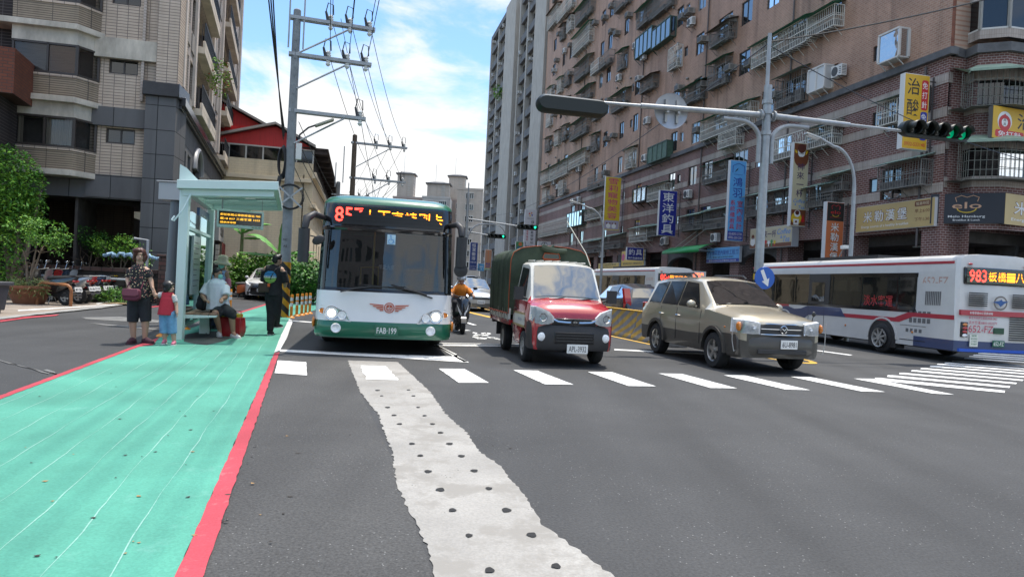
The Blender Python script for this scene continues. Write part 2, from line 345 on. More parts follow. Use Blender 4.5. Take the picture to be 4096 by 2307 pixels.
for a,k in seams:
 prev=None;ph=rnd.random()*9
 for i in range(150):
  t=i*.12
  if k>8 and t>10.5+(16-k)*.5:break
  p=a+wd*t+Vector((0,0,.0095))+nn*(.009*sin(t*.9+ph)+.006*sin(t*2.7+ph*2)+.004*sin(t*7.1+ph*3)+rnd.uniform(-.003,.003))
  inside=(p-pl0).cross(dl).z>.06 or p.y>12.5
  w=.0017*(1+.8*sin(t*3.3+ph))+.0007
  if prev and inside and prev[2]:
   mb.add([prev[0]-nn*w,prev[0]+nn*w,p+nn*w,p-nn*w],[(0,1,2,3)])
  prev=(p,0,inside)
o=mb.build('path_seam',paint('seam white',(.24,.43,.37),.8,(.07,.26,.2),9.),smooth=False);o['kind']='structure'
sheet('red_line',[gd((443,1451),(690,890),(703,887),(512,1451))+[GD(440,1640),GD(340,1640)],[pl0-dl*9+Vector((-.1,.1,0)),GD(345,869),GD(400,850),GD(385,869),GD(350,873),pl0+Vector((.04,-.04,0)),pl0-dl*9],gd((597,787),(670,764),(740,751),(740,753.5),(672,767),(605,788)),gd((0,806),(70,797),(150,791.5),(140,795),(70,801),(0,811)),gd((330,777),(410,768),(410,771),(330,780))],m_red,.0125,.006,.1)
white=[gd((690,887),(708,842),(727,803),(737,806),(722,850),(704,882)),gd((735,806),(790,810),(790,812.5),(735,808.5)),gd((704,885),(1000,901),(1180,912.5),(1090,868),(1097,867),(1150,892),(1136,897),(1000,893),(704,879.5)),gd((1100,866.5),(1320,869.5),(1320,873),(1095,870)),gd((1105,863),(1330,866),(1330,867.6),(1105,864.6)),gd((1092,868),(1097,867),(1178,911),(1166,911)),gd((1545,878),(1700,885.5),(1700,889),(1545,881.5)),gd((1700,885.5),(2010,900),(2010,903),(1700,889)),gd((1141,831),(1175,830),(1185,832),(1141,833)),gd((2040,879),(2145,893),(2138,894.5),(2038,880.5)),gd((1150,806),(1160,806),(1200,818),(1190,818))]
c1=lambda x,y:G(1000+x*.5435,1300+y*.5435);c2=lambda x,y:G(2400+x*.6584,1300+y*.6584)
white+=[[c1(205,263),c1(414,276),c1(419,373),c1(180,355)],[c1(1390,323),c1(1580,325),c1(1758,427),c1(1535,427)],[c1(1938,333),c1(2115,338),c1(2382,441),c1(2168,437)],[c2(-75,286),c2(75,288),c2(340,374),c2(172,372)],[c2(355,295),c2(497,298),c2(834,386),c2(672,384)],[c2(750,306),c2(880,307),c2(1278,397),c2(1125,393)],[c2(1158,315),c2(1283,318),c2(1733,408),c2(1590,405)],[c2(1538,326),c2(1660,328),c2(2153,424),c2(2025,418)],[c2(1668,322),c2(1700,322),c2(2462,400),c2(2458,413),c2(1690,338)]]
for x0,y0,x1,y1,t in[(1748,306,2494,373,10),(1820,291,2535,352,8),(1895,275,2575,333,7.5),(1950,262,2640,318,7),(2008,248,2700,303,6.5),(2050,236,2760,292,6),(2097,228,2800,279,5.5),(2140,218,2840,267,5),(2215,200,2880,245,5),(2245,189,2880,230,4.5),(2270,180,2880,217,4.5),(2300,170,2880,203,4)]:
 white.append([c2(x0,y0),c2(x0+26,y0),c2(x1,y1),c2(x1-8,y1+t),c2(x0-4,y0+t)])
sheet('crosswalk_paint',white,m_white,.0085,.004,.12)
rnd=random.Random(5);junk=[]
for i in range(16):
 x=rnd.uniform(1190,1250);y=rnd.uniform(835,852);junk.append(gd((x,y),(x+rnd.uniform(8,22),y+rnd.uniform(-1,2)),(x+rnd.uniform(6,20),y+rnd.uniform(2,5)),(x-3,y+2)))
sheet('lane_lettering',junk,m_white,.0085)
sheet('worn_marking',[gd((205,799),(300,797),(400,806),(400,812),(300,808),(215,803)),gd((220,812),(420,829),(420,833),(260,818)),gd((112,930),(150,943),(148,944),(112,932)),gd((122,939),(126,946),(118,941)),gd((0,905),(120,940),(120,942),(0,907))],m_oldw,.0087,.03,.2)
sheet('concrete_strip',[gd((875,907),(1000,911),(1038,945),(1085,990),(1120,1040),(1175,1090),(1205,1135),(1255,1170),(1330,1260),(1362,1320),(1390,1340),(1475,1400),(1545,1451),(1720,1620),(1160,1620),(1090,1451),(1072,1370),(1050,1320),(1022,1270),(1000,1230),(985,1130),(968,1090),(950,1040),(905,985),(890,945))],m_conc,.006,.013,.04)
sheet('crosswalk_paint',[[c1(810,300),c1(1000,305),c1(1090,408),c1(860,403)]],m_white2,.0098,.02,.1)
holes=[(950,983),(960,997),(975,1026),(991,1046),(1005,1068),(1036,1118),(1057,1148),(1077,1188),(1107,1234),(1138,1286),(1180,1350),(1231,1438),(1028,982),(1040,997),(1052,1026),(1068,1047),(1088,1068),(1108,1090),(1131,1118),(1161,1149),(1193,1186),(1230,1231),(1274,1286),(1337,1348),(1398,1427)]
mb=MB();mr=MB();rnd=random.Random(2)
for x,y in holes:
 p=GD(x,y);r=rnd.uniform(.019,.03);ph=rnd.random()*6
 mb.poly([(p.x+r*cos(t*pi/9)*(1+.12*sin(t+ph)),p.y+r*sin(t*pi/9)*(1.3+.2*cos(t+ph)),.0112)for t in range(18)])
 mr.poly([(p.x+r*1.9*cos(t*pi/7)*(1+.5*sin(t*2+ph)),p.y+r*1.2*sin(t*pi/7),.0105)for t in range(14)])
o=mb.build('drilled_pits',m_dark,smooth=False);o['kind']='structure'
sheet('yellow_line',[[GD(620+k*14+t,744.5+k*.2+j*4.5)for t,j in((0,0),(4,0),(110,4),(104,4))]for k in range(0,5)]+[gd((1150,780),(1160,779),(1240,798),(1230,799))],m_yel,.0085)
for i,(A,B)in enumerate([((1541,838),(1630,856))]):pass
apron=gd((-400,850),(0,800),(95,790),(250,772),(330,762),(415,752),(400,744),(0,740),(-900,740))
struct('apron',MB().prism([(p.x,p.y)for p in apron],-.2,.03,'z'),m_apron,smooth=False)
sheet('apron_line',[gd((45,783),(300,767),(300,768.4),(45,785.5)),gd((240,766),(330,749),(333,750),(246,767.5))],m_white,.036)
sheet('concrete_edge',[gd((-50,806),(90,790),(250,772),(335,760),(415,751),(412,755),(335,765),(255,776.5),(95,794),(-50,813))],m_pave,.0335,.03)
PB=Plane((18.3,29.4,0),(-.2215,.9752,0))
def PBp(s,off,z=0):return PB.o+PB.d*s-PB.n*off+Vector((0,0,z))
# BUILDING HELPERS
def wallgrid(mb,x0,x1,z0,z1,ops,depth=.18,mi=0,mr=None,y=0):
 mr=mi if mr is None else mr
 xs=sorted(set([x0,x1]+[round(o[i],3)for o in ops for i in(0,1)]));zs=sorted(set([z0,z1]+[round(o[i],3)for o in ops for i in(2,3)]))
 for zi in range(len(zs)-1):
  a,b=zs[zi],zs[zi+1];zc=(a+b)/2;row=[o for o in ops if o[2]<zc<o[3]];start=xs[0]
  cur=xs[0]
  for o in sorted(row):
   if o[0]>cur+1e-4:mb.add([(cur,y,a),(o[0],y,a),(o[0],y,b),(cur,y,b)],[(0,1,2,3)],mi)
   cur=max(cur,o[1])
  if cur<x1-1e-4:mb.add([(cur,y,a),(x1,y,a),(x1,y,b),(cur,y,b)],[(0,1,2,3)],mi)
 for o in ops:
  p=[(o[0],o[2]),(o[1],o[2]),(o[1],o[3]),(o[0],o[3])]
  for i in range(4):
   q,r=p[i],p[(i+1)%4];mb.add([(q[0],y,q[1]),(r[0],y,r[1]),(r[0],y+depth,r[1]),(q[0],y+depth,q[1])],[(0,1,2,3)],mr)
m_win=glass('window glass',(.16,.2,.24),.22,.35,.03,.25)
m_windark=glass('dim window glass',(.08,.09,.10),.03,.35,.05)
m_frame=M('brown window frame',(.045,.035,.03),.45);m_alu=M('aluminium frame',(.42,.42,.40),.4,.6)
m_room=M('room behind glass',(.10,.095,.09),.9,var=.5,vs=.7)
m_curt=M('pale curtain',(.42,.38,.32),.9,var=.3,vs=9,stretch=(1,1,.02))
m_conc_b=M('weathered concrete',(.52,.47,.395),.85,var=.38,vs=1.6,stretch=(1,1,.35),bump=.2)
_wc={}
def window(parent,x0,x1,z0,z1,y,n=2,fm=None,gm=None,curtain=0,rot=None,T=None,name='window',lod=False):
 """sliding window in an opening: frame mesh with a pane child; outward is -y"""
 fm=fm or m_frame;gm=gm or m_win;w,h=x1-x0,z1-z0;key=(round(w,2),round(h,2),n,fm.name,gm.name,curtain)
 if key not in _wc:
  f=MB();t=.055
  f.bb((-w/2,-.03,0),(w/2,.04,t));f.bb((-w/2,-.03,h-t),(w/2,.04,h))
  for i in range(n+1):
   x=-w/2+t/2+(w-t)*i/n;f.bb((x-t/2,-.025,t),(x+t/2,.035,h-t))
  g=MB();g.add([(-w/2+.03,.01,.03),(w/2-.03,.01,.03),(w/2-.03,.01,h-.03),(-w/2+.03,.01,h-.03)],[(0,1,2,3)],0)
  g.add([(-w/2,.16,0),(w/2,.16,0),(w/2,.16,h),(-w/2,.16,h)],[(0,1,2,3)],1)
  if curtain:
   for i in range(26):
    a=-w/2+w*.5*i/26+(w*.5 if curtain==2 else 0);b=a+w*.5/26
    g.add([(a,.06+.02*(i%2),.04),(b,.06+.02*((i+1)%2),.04),(b,.06+.02*((i+1)%2),h-.04),(a,.06+.02*(i%2),h-.04)],[(0,1,2,3)],2)
  of=f.build(name,fm,smooth=False);og=g.build('pane',[gm,m_room,m_curt],smooth=False);_wc[key]=(of.data,og.data)
  bpy.data.objects.remove(of);bpy.data.objects.remove(og)
 a,b=_wc[key]
 o=bpy.data.objects.new(name,a);C.objects.link(o);o.parent=parent
 mt=Matrix.Translation(((x0+x1)/2,y,z0));o.matrix_local=(T@mt)if T is not None else mt
 p=bpy.data.objects.new('pane',b);C.objects.link(p);p.parent=o
 return o
ORD=['zeroth','first','second','third','fourth','fifth','sixth','seventh','eighth','ninth','tenth','eleventh','twelfth','thirteenth','fourteenth','fifteenth','sixteenth','seventeenth','eighteenth','nineteenth','twentieth']
m_acw=M('air conditioner white',(.62,.61,.58),.5,var=.15);m_acd=M('air conditioner grille',(.06,.06,.06),.6);m_acg=M('weathered casing',(.27,.25,.22),.6,var=.3)
m_iron=M('rusty bracket',(.06,.05,.045),.7)
_ac={}
def aircon(kind):
 """an outdoor unit on its bracket (front is -y, origin at the wall under the unit)"""
 if kind not in _ac:
  t=thing('air_conditioner','','air conditioner')
  if kind==0:
   W,D,H=.82,.32,.6;c=MB();c.bb((-W/2,-.45,0),(W/2,-.45+D,H));c.build('casing',m_acw,t,bevel=.02)
   g=MB();g.cyl((-.12,-.452,H/2),(-.12,-.462,H/2),.24,n=20);
   for k in range(4):g.bb((.22,-.455,.12+k*.1),(.37,-.4505,.16+k*.1))
   for k in range(6):g.bb((W/2,-.42,.08+k*.08),(W/2+.004,-.18,.11+k*.08))
   g.build('fan_grille',m_acd,t)
  else:
   W,D,H=.68,.62,.42;c=MB();c.bb((-W/2,-.6,0),(W/2,.02,H));c.build('casing',m_acg if kind==1 else m_acw,t,bevel=.015)
   g=MB();g.bb((-W/2+.05,-.61,.05),(W/2-.05,-.601,H-.05))
   for s in(-1,1):
    for k in range(5):g.bb((s*W/2-.004,-.5,.07+k*.06),(s*W/2+.004,-.2,.1+k*.06))
   g.build('grille',m_acd,t)
  b=MB()
  for s in(-.3,.3):b.bb((s-.015,-.6,-.035),(s+.015,0,-.005));b.tube([(s,-.55,-.03),(s,0,-.4)],.014,5)
  b.build('bracket',m_iron,t);_ac[kind]=[t,False]
 r=_ac[kind]
 if not r[1]:r[1]=True;return r[0]
 return copy_tree(r[0])
m_cagew=M('cream cage bars',(.62,.60,.53),.5);m_caged=M('galvanised cage bars',(.20,.19,.17),.6,.2);m_cageg=M('green cage',(.05,.09,.07),.6)
m_awn=M('green corrugated awning',(.05,.25,.15),.4,var=.3);m_awn2=M('faded awning',(.26,.36,.29),.5,var=.2);m_awnb=M('rusted awning',(.14,.11,.085),.7,var=.4)
m_clutter=M('stored clutter',(.16,.15,.14),.9,var=.6,vs=5.)
def cage(parent,x,z,w,h,d,bars=None,awn=None,style=0,T=None,step=.15):
 f=MB();r=.02
 for sx in(-w/2,w/2):
  for y in(-d,-.02):f.bb((sx-r,y-r,0),(sx+r,y+r,h))
 for zz in(0,h,h*.5):
  f.bb((-w/2,-d-r,zz-r),(w/2,-d+r,zz+r))
  for sx in(-w/2,w/2):f.bb((sx-r,-d,zz-r),(sx+r,0,zz+r))
 n=int(w/step);b=.011
 for i in range(1,n):f.bb((-w/2+w*i/n-b,-d-b,0),(-w/2+w*i/n+b,-d+b,h))
 for sx in(-w/2,w/2):
  for i in range(1,5):f.bb((sx-b,-d*i/5-b,0),(sx+b,-d*i/5+b,h))
 for i in range(1,int(h/.33)):
  zz=.33*i;f.bb((-w/2,-d-b*1.4,zz-b),(w/2,-d+b*.6,zz+b))
  for sx in(-w/2,w/2):f.bb((sx-b,-d,zz-b),(sx+b,0,zz+b))
 for i in range(int(w/.3)+1):f.bb((-w/2+.3*i-b,-d,-.015),(-w/2+.3*i+b,0,.012))
 if style==1:
  for i in range(int(w/.4)):
   cx=-w/2+.2+i*.4;f.tube([(cx+.17*cos(t),-d-.02,h-.42+.3*sin(t))for t in[pi*k/7 for k in range(8)]],.013,4)
 for k in range(int(w/.9)+1):
  xx=-w/2+.1+k*(w-.2)/max(1,int(w/.9));f.tube([(xx,-d*.8,-.02),(xx,0,-.45)],.018,4)
 o=f.build('window_cage',bars or m_caged,parent,smooth=False);mt=Matrix.Translation((x,0,z));o.matrix_local=(T@mt)if T is not None else mt
 c=MB();c.bb((-w/2+.06,-d+.08,.02),(w*.1,-.1,h*.3));c.bb((w*.15,-d*.6,.02),(w*.4,-.1,h*.42));c.build('stored_things',m_clutter,o,smooth=False)
 if awn:
  a=MB();n=int(w/.1)+3;W=w+.3;top=[];
  for i in range(n+1):
   xx=-W/2+W*i/n;k=.018*(i%2);top.append(((xx,.0,h+.32+k),(xx,-d-.28,h+.02+k)))
  a.add([p for q in top for p in q],[(2*i,2*i+1,2*i+3,2*i+2)for i in range(n)])
  a.add([(p[0],p[1],p[2]-.03)for q in top for p in q],[(2*i,2*i+1,2*i+3,2*i+2)for i in range(n)])
  a.build('awning',awn,o,smooth=False)
 return o
 # BRICK APARTMENT BLOCK (right)
m_bpink=brick('pink facade tile',(.45,.262,.182),(.36,.205,.14),(.47,.345,.265),.24,.105,.016,stain=.38)
m_bred=brick('dark red brick',(.19,.08,.066),(.14,.058,.048),(.38,.31,.28),.26,.105,.014,axes='xyz',stain=.3)
m_bred2=brick('orange red brick',(.27,.11,.07),(.19,.075,.05),(.18,.085,.065),.26,.105,.012,axes='xyz',stain=.2)
m_band=brick('pale band tile',(.46,.40,.35),(.41,.35,.305),(.30,.25,.21),.12,.3,.008,offset=0,axes='xyz',stain=.35)
m_slate=M('grey cornice',(.105,.105,.108),.7,var=.35,vs=2.)
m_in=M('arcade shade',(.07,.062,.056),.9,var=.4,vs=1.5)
cA=lambda x,y:(1900+.5514*x,.5514*y);cB=lambda x,y:(2996+.5514*x,.5514*y)
cD=lambda x,y:(2000+.3447*x,600+.3447*y);cE=lambda x,y:(2650+.4134*x,550+.4134*y)
bk=thing('apartment_block','long reddish brick apartment block with caged windows along the right of the road','building',(18.3,29.4,0),PB.ang+pi)
S1=68.0;ZC=12.45;FL_=3.36;NF=9
cols=[]
for u,w,n,sm in[(2209,1.3,2,0),(2246,1.1,2,0),(2274,1.3,2,0),(2398,1.1,2,0),(2428,1.2,2,0),(2491,1.15,2,0),(2528,.6,1,1),(2545,1.15,2,0),(2703,1.15,2,0),(2733,.62,1,1),(2787,1.25,2,0),(2885,1.9,3,0),(2968,1.35,2,0),(3070,1.3,2,0),(3178,1.95,3,0),(3330,.62,1,1),(3498,.55,1,1)]:
 cols.append((PB.px(u,420)[0],w,n,sm))
for u,w,n,sm in[(2235,1.1,2,0),(2365,1.0,2,0),(2330,1.2,2,0),(2590,1.3,2,0),(2640,1.1,2,0)]:pass
ops=[];wins=[]
rnd=random.Random(11)
for k in range(NF):
 z0=ZC+.25+FL_*k
 for s,w,n,sm in cols:
  if k==0 and s<3:continue
  zz=(z0+.55,z0+1.3)if sm else(z0+(.0 if k else .02),z0+1.58)
  ops.append((-s-w/2,-s+w/2,zz[0],zz[1]));wins.append((-s-w/2,-s+w/2,zz[0],zz[1],n))
mb=MB();wallgrid(mb,-S1,0,ZC,ZC+FL_*NF+.6,ops,.16)
mb.bb((-S1,.2,ZC),(0,14,ZC+FL_*NF+.6))
mb.build('upper_wall',m_bpink,bk,smooth=False)
ops2=[];wins2=[]
for zf in(6.25,9.5):
 for u,w,n,sm in[(2300,1.2,2,0),(2340,1.2,2,0),(2430,1.2,2,0),(2500,.6,1,1),(2560,1.2,2,0),(2690,1.2,2,0),(2718,.6,1,1),(2772,1.3,2,0),(2830,1.5,2,0),(2905,.7,1,1),(2960,1.8,3,0),(3050,1.6,2,0),(3130,1.6,2,0),(3225,.6,1,1),(3290,1.5,2,0),(3498,.62,1,1),(3570,1.3,2,0)]:
  s=PB.px(u,650)[0];zz=(zf+.5,zf+1.2)if sm else(zf+.05,zf+1.5)
  ops2.append((-s-w/2,-s+w/2,*zz));wins2.append((-s-w/2,-s+w/2,*zz,n))
mb=MB();wallgrid(mb,-S1,0,4.7,ZC-.3,ops2,.16);mb.bb((-S1,.2,4.7),(-.02,14,ZC-.3));mb.build('lower_wall',m_bred,bk,smooth=False)
vis=[]
for wv in wins+wins2:
 p=PBp(-(wv[0]+wv[1])/2,0,wv[2]);r=p-CAMP;d=r.dot(CF);u=r.dot(CR)/d*FPX+CX;v=CY-r.dot(CU)/d*FPX
 if-60<u<4200 and v>-60:vis.append((p.y,wv))
vis.sort();far_w=MB()
for i,(_,wv)in enumerate(vis):
 if i<96:window(bk,*wv[:4],.09,wv[4],m_frame if rnd.random()<.75 else m_alu,m_win,curtain=rnd.choice((0,0,0,1,2)))
 else:
  x0,x1,z0,z1,n=wv;t=.055
  far_w.add([(x0,.1,z0),(x1,.1,z0),(x1,.1,z1),(x0,.1,z1)],[(0,1,2,3)],1);far_w.add([(x0,.155,z0),(x1,.155,z0),(x1,.155,z1),(x0,.155,z1)],[(0,1,2,3)],2)
  for xx in[x0+(x1-x0-t)*j/n for j in range(n+1)]:far_w.bb((xx,.05,z0),(xx+t,.12,z1))
  for zz in(z0,z1-t):far_w.bb((x0,.05,zz),(x1,.12,zz+t))
far_w.build('window',[m_frame,m_win,m_room],bk,smooth=False)['kind']='stuff'
parts('cornice',[((-S1,-.22,ZC-.32),(.25,.2,ZC))],m_slate,bk,bevel=.02)
for zb in(11.0,9.55,7.95,6.3):
 mb=MB();x=-S1
 segs=[];cut=sorted([(o[0]-.02,o[1]+.02)for o in ops2 if o[2]<zb+.42 and o[3]>zb])
 cur=-S1
 for a,b in cut:
  if a>cur:segs.append((cur,a))
  cur=max(cur,b)
 segs.append((cur,-.005))
 parts('pale_band',[((a,-.03,zb),(b,.0,zb+.42))for a,b in segs if b-a>.05],m_band,bk)
foot=[Vector(p)for p in((18.3,29.4,0),(19.15,29.75,0),(19.25,29.0,0),(20.2,28.6,0),(21.4,28.85,0),(27,31.2,0),(34,33.6,0))]
iw=lambda p,z:bk.matrix_basis.inverted()@Vector((p.x,p.y,z))
IWM=(Matrix.Translation((18.3,29.4,0))@Matrix.Rotation(PB.ang+pi,4,'Z')).inverted()
iw=lambda p,z:IWM@Vector((p.x,p.y,z))
def ribbon(mb,z0,z1,off=0,mi=0,pts=None,i0=0,i1=None,thick=None):
 P=(pts or foot)[i0:i1];n=len(P);nor=[]
 for i in range(n):
  d=(P[min(i+1,n-1)]-P[max(i-1,0)]).normalized();nor.append(Vector((d.y,-d.x,0)))
 Q=[p+q*off for p,q in zip(P,nor)]
 for i in range(n-1):mb.add([iw(Q[i],z0),iw(Q[i+1],z0),iw(Q[i+1],z1),iw(Q[i],z1)],[(0,1,2,3)],mi)
 if thick:
  for z in(z0,z1):mb.add([iw(q,z)for q in Q]+[iw(p+q*(off-thick),z)for p,q in zip(P,nor)],[(i,i+1,n+i+1,n+i)for i in range(n-1)],mi)
 return Q
mb=MB();ribbon(mb,ZC,34,0,0,i0=0,i1=2);mb.build('upper_wall',m_bred2,bk,smooth=False)
mb=MB()
for z0,z1 in((4.7,6.35),(7.15,9.45),(10.55,ZC-.3)):pass
ribbon(mb,4.7,6.5);ribbon(mb,8.62,9.62);ribbon(mb,11.45,ZC-.3)
mb.build('bay_wall',m_bred,bk,smooth=False)
mb=MB();ribbon(mb,6.5,6.95,.02,0,thick=.1);ribbon(mb,8.15,8.62,.02,thick=.1);ribbon(mb,9.62,9.95,.02,thick=.1);ribbon(mb,11.0,11.45,.02,thick=.1)
ribbon(mb,12.75,13.15,.02,i0=1);ribbon(mb,14.5,17.0,.02,i0=1);mb.build('bay_band',m_band,bk,smooth=False)
mb=MB();ribbon(mb,ZC-.32,ZC+.05,.2,thick=.25);mb.build('bay_cornice',m_slate,bk,smooth=False)
m_alu2=M('white window frame',(.55,.54,.5),.5)
mb=MB();ribbon(mb,13.15,14.5,-.06,0,i0=1);ribbon(mb,6.95,8.15,-.12,0);ribbon(mb,9.95,11.0,-.12,0);mb.build('bay_glass',m_windark,bk,smooth=False)
mb=MB();ribbon(mb,13.1,14.5,-.9,0,i0=1);ribbon(mb,6.9,8.2,-.9,0);ribbon(mb,9.9,11.1,-.9,0);mb.build('bay_room',m_room,bk,smooth=False)
mb=MB();Q=foot[1:]
for z in(13.13,14.46):ribbon(mb,z,z+.07,.03,i0=1,thick=.08)
for i in range(len(Q)-1):
 n=max(1,int((Q[i+1]-Q[i]).length/1.4))
 for k in range(n+1):
  p=Q[i].lerp(Q[i+1],k/n);mb.box(iw(p,13.8),(.11,.11,1.3))
mb.build('bay_window_frame',m_alu2,bk,smooth=False)
for zc,zt in((6.75,8.3),(9.8,11.25)):
 mb=MB();n=len(foot);P=foot
 Q0=ribbon(MB(),0,1,.6)
 for zz in[zc+(zt-zc)*k/4 for k in range(5)]:
  for i in range(n-1):mb.tube([iw(Q0[i],zz),iw(Q0[i+1],zz)],.02 if k in(0,4)else .016,4)
 for i in range(n-1):
  m=max(2,int((Q0[i+1]-Q0[i]).length/.19))
  for k in range(m):q=Q0[i].lerp(Q0[i+1],k/m);mb.tube([iw(q,zc),iw(q,zt)],.013,4,caps=False)
 for i in range(n-1):mb.add([iw(P[i],zc),iw(P[i+1],zc),iw(Q0[i+1],zc-.01),iw(Q0[i],zc-.01)],[(0,1,2,3)])
 o=mb.build('window_cage',M('weathered cage bars',(.15,.155,.13),.7),bk,smooth=False)
 a=MB();Qa=ribbon(MB(),0,1,.05);Qb=ribbon(MB(),0,1,.95)
 for i in range(n-1):a.add([iw(Qa[i],zt+.38),iw(Qa[i+1],zt+.38),iw(Qb[i+1],zt+.02),iw(Qb[i],zt+.02)],[(0,1,2,3)]);a.add([iw(Qb[i],zt+.02),iw(Qb[i+1],zt+.02),iw(Qb[i+1],zt-.08),iw(Qb[i],zt-.08)],[(0,1,2,3)])
 a.build('awning',M('pale green awning',(.24,.33,.25),.5,var=.2),o,smooth=False)
mb=MB();rnd=random.Random(4)
xs=[0.0,-5.4,-10.6,-15.8,-21,-26.5,-32,-37.5,-43,-48.5,-54,-60,-66]
parts('brick_pier',[((x-1.1 if i else-1.0,-.02,0),(x if i else 0,1.0,4.7))for i,x in enumerate(xs)],m_bred,bk)
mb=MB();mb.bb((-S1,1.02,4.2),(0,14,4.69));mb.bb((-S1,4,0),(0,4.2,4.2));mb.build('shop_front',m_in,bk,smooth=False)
mb=MB();
for i,x in enumerate(xs[:-1]):
 a=x-1.1;b=xs[i+1];pts=[(b,4.7),(b,3.4)]+[((a+b)/2-(a-b)/2*cos(t)*.999,3.4+.75*sin(t))for t in[pi*k/10 for k in range(11)]]+[(a,4.7)]
 if i in(2,4,6):MB().prism(pts,.05,.4,'y').build('arch',M('grey stone arch',(.10,.095,.09),.8,var=.3),bk,smooth=False)
m_fix=M('ceiling lamp tube',(.35,.36,.36),.4)
parts('arcade_lamp',[((-3.2-i*5.3,1.6,4.12),(-1.6-i*5.3,1.75,4.19))for i in range(10)],m_fix,bk)
mb=MB();ribbon(mb,0,4.7,-.02,i0=0,i1=3);mb.build('brick_pier',m_bred,bk,smooth=False)
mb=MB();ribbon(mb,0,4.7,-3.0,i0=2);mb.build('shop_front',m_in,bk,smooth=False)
mb=MB()
for f in(.25,.6):
 p=foot[4].lerp(foot[5],f);MB().box(iw(p,2.35),(.9,.8,4.7)).build('brick_pier',m_bred,bk,smooth=False)
for s,zb,zt in((33.3,ZC,41),(21.6,0,40),(11.2,0,36),(50.2,6,40),(1.2,4,12)):MB().tube([(-s,-.07,zb),(-s,-.07,zt)],.05,6).build('drain_pipe',M('dark drain pipe',(.10,.085,.08),.6),bk)
mb=MB();rnd=random.Random(8)
for s,w,n,sm in cols:
 for k in range(NF):
  if rnd.random()<.3 and k<4:MB().ell((-s-1.1-rnd.random()*.5,-.1,ZC+FL_*k+2.2),.12,8,5).build('vent_cap',M('vent grey',(.22,.21,.2),.5),bk)
CW,CDk,CGn=m_cagew,m_caged,m_cageg;cages=[]
for f,x0,x1,xc,yt,yb,bars,awn,st in[(cA,527,592,560,75,180,CW,m_awnb,0),(cA,600,700,650,5,100,CW,None,0),(cA,730,835,785,25,130,CDk,m_awn,0),(cA,708,825,765,228,352,CW,m_awn,0),(cA,720,820,770,450,555,CDk,m_awn2,0),(cA,840,895,868,445,525,CW,None,0),(cA,895,970,930,395,480,CDk,None,0),(cA,1010,1105,1057,-40,50,CDk,None,0),(cA,1175,1285,1230,45,165,CDk,m_awn,1),(cA,1290,1415,1350,-50,80,CDk,None,0),(cA,1700,1840,1770,200,310,CDk,m_awnb,0),(cA,1195,1285,1240,570,655,CDk,m_awnb,1),(cA,1500,1630,1565,625,740,CDk,m_awn,0),(cA,985,1085,1035,682,795,CDk,m_awn,0),(cA,735,830,780,655,735,CDk,m_awn,0),(cA,687,805,745,880,990,CDk,m_awn,0),(cA,680,795,737,1112,1205,CW,m_awn,0),(cA,475,540,507,1240,1325,CW,m_awn,0),(cA,545,665,605,1188,1285,CW,m_awn,0),(cA,815,935,870,1270,1365,CDk,None,0),(cA,1640,1990,1815,812,955,CW,m_awn,0),(cA,1765,1890,1828,960,1062,CW,None,0),(cA,1650,1820,1735,1192,1320,CDk,m_awn,0),(cA,1250,1375,1310,1345,1450,CW,m_awn2,1),(cB,25,410,215,240,400,CW,m_awn,1),(cB,425,615,520,85,230,CW,m_awn,0),(cB,930,1070,1000,735,900,CW,m_awn2,0),(cB,425,600,510,925,1060,CW,m_awn2,0),(cB,150,410,280,980,1140,CW,None,1),(cB,935,1245,1060,1190,1365,CDk,m_awn2,0),(cD,445,778,610,830,980,CW,None,0),(cD,985,1170,1075,690,800,CW,m_awn,0),(cD,960,1170,1060,1062,1190,CDk,m_awn2,0),(cD,1205,1390,1300,1002,1140,CDk,m_awn2,0),(cD,1500,1700,1600,910,1060,CW,m_awn2,0),(cD,1690,1850,1770,895,1000,CDk,m_awn2,1),(cE,395,610,500,705,880,CDk,m_awn2,1),(cE,800,1200,1000,545,740,CDk,m_awn2,1),(cE,1390,1640,1500,480,665,CDk,m_awn2,0),(cE,175,375,270,762,895,CDk,m_awn2,0),(cE,1540,1735,1640,400,520,CDk,m_awn2,0)]:
 u0,v0=f(x0,(yt+yb)/2);u1,v1=f(x1,(yt+yb)/2);uc,vt=f(xc,yt);_,vb=f(xc,yb);o=-.62
 a=PB.px(u0,v0,o)[0];b=PB.px(u1,v1,o)[0];zb=PB.px(uc,vb,o)[1];zt=PB.px(uc,vt,o)[1]
 cages.append(((a+b)/2,(zb+zt)/2,abs(a-b)));wd_=max(.9,abs(a-b));cage(bk,-(a+b)/2,zb,wd_,max(.8,zt-zb),.62,bars,awn,st,step=.15 if(a+b)/2<30 else .22)
rnd=random.Random(31);n_=0
for k in range(NF):
 for s,w,n,sm in cols:
  z=ZC+.25+FL_*k-.1;p=PBp(s,0,z)
  if sm or s<4 or(p.z-CAMH)/p.y>.42 or n_>30 or rnd.random()>.42 or any(abs(s-c[0])<(w+.5+c[2])/2+.25 and abs(z+.8-c[1])<2.2 for c in cages):continue
  n_+=1;cages.append((s,z+.8,w+.5));cage(bk,-s,z,w+.5,1.75,.5,rnd.choice((CW,CDk,CDk)),rnd.choice((m_awn,m_awn,m_awn2,m_awnb,None)),rnd.choice((0,0,1)),step=.22)
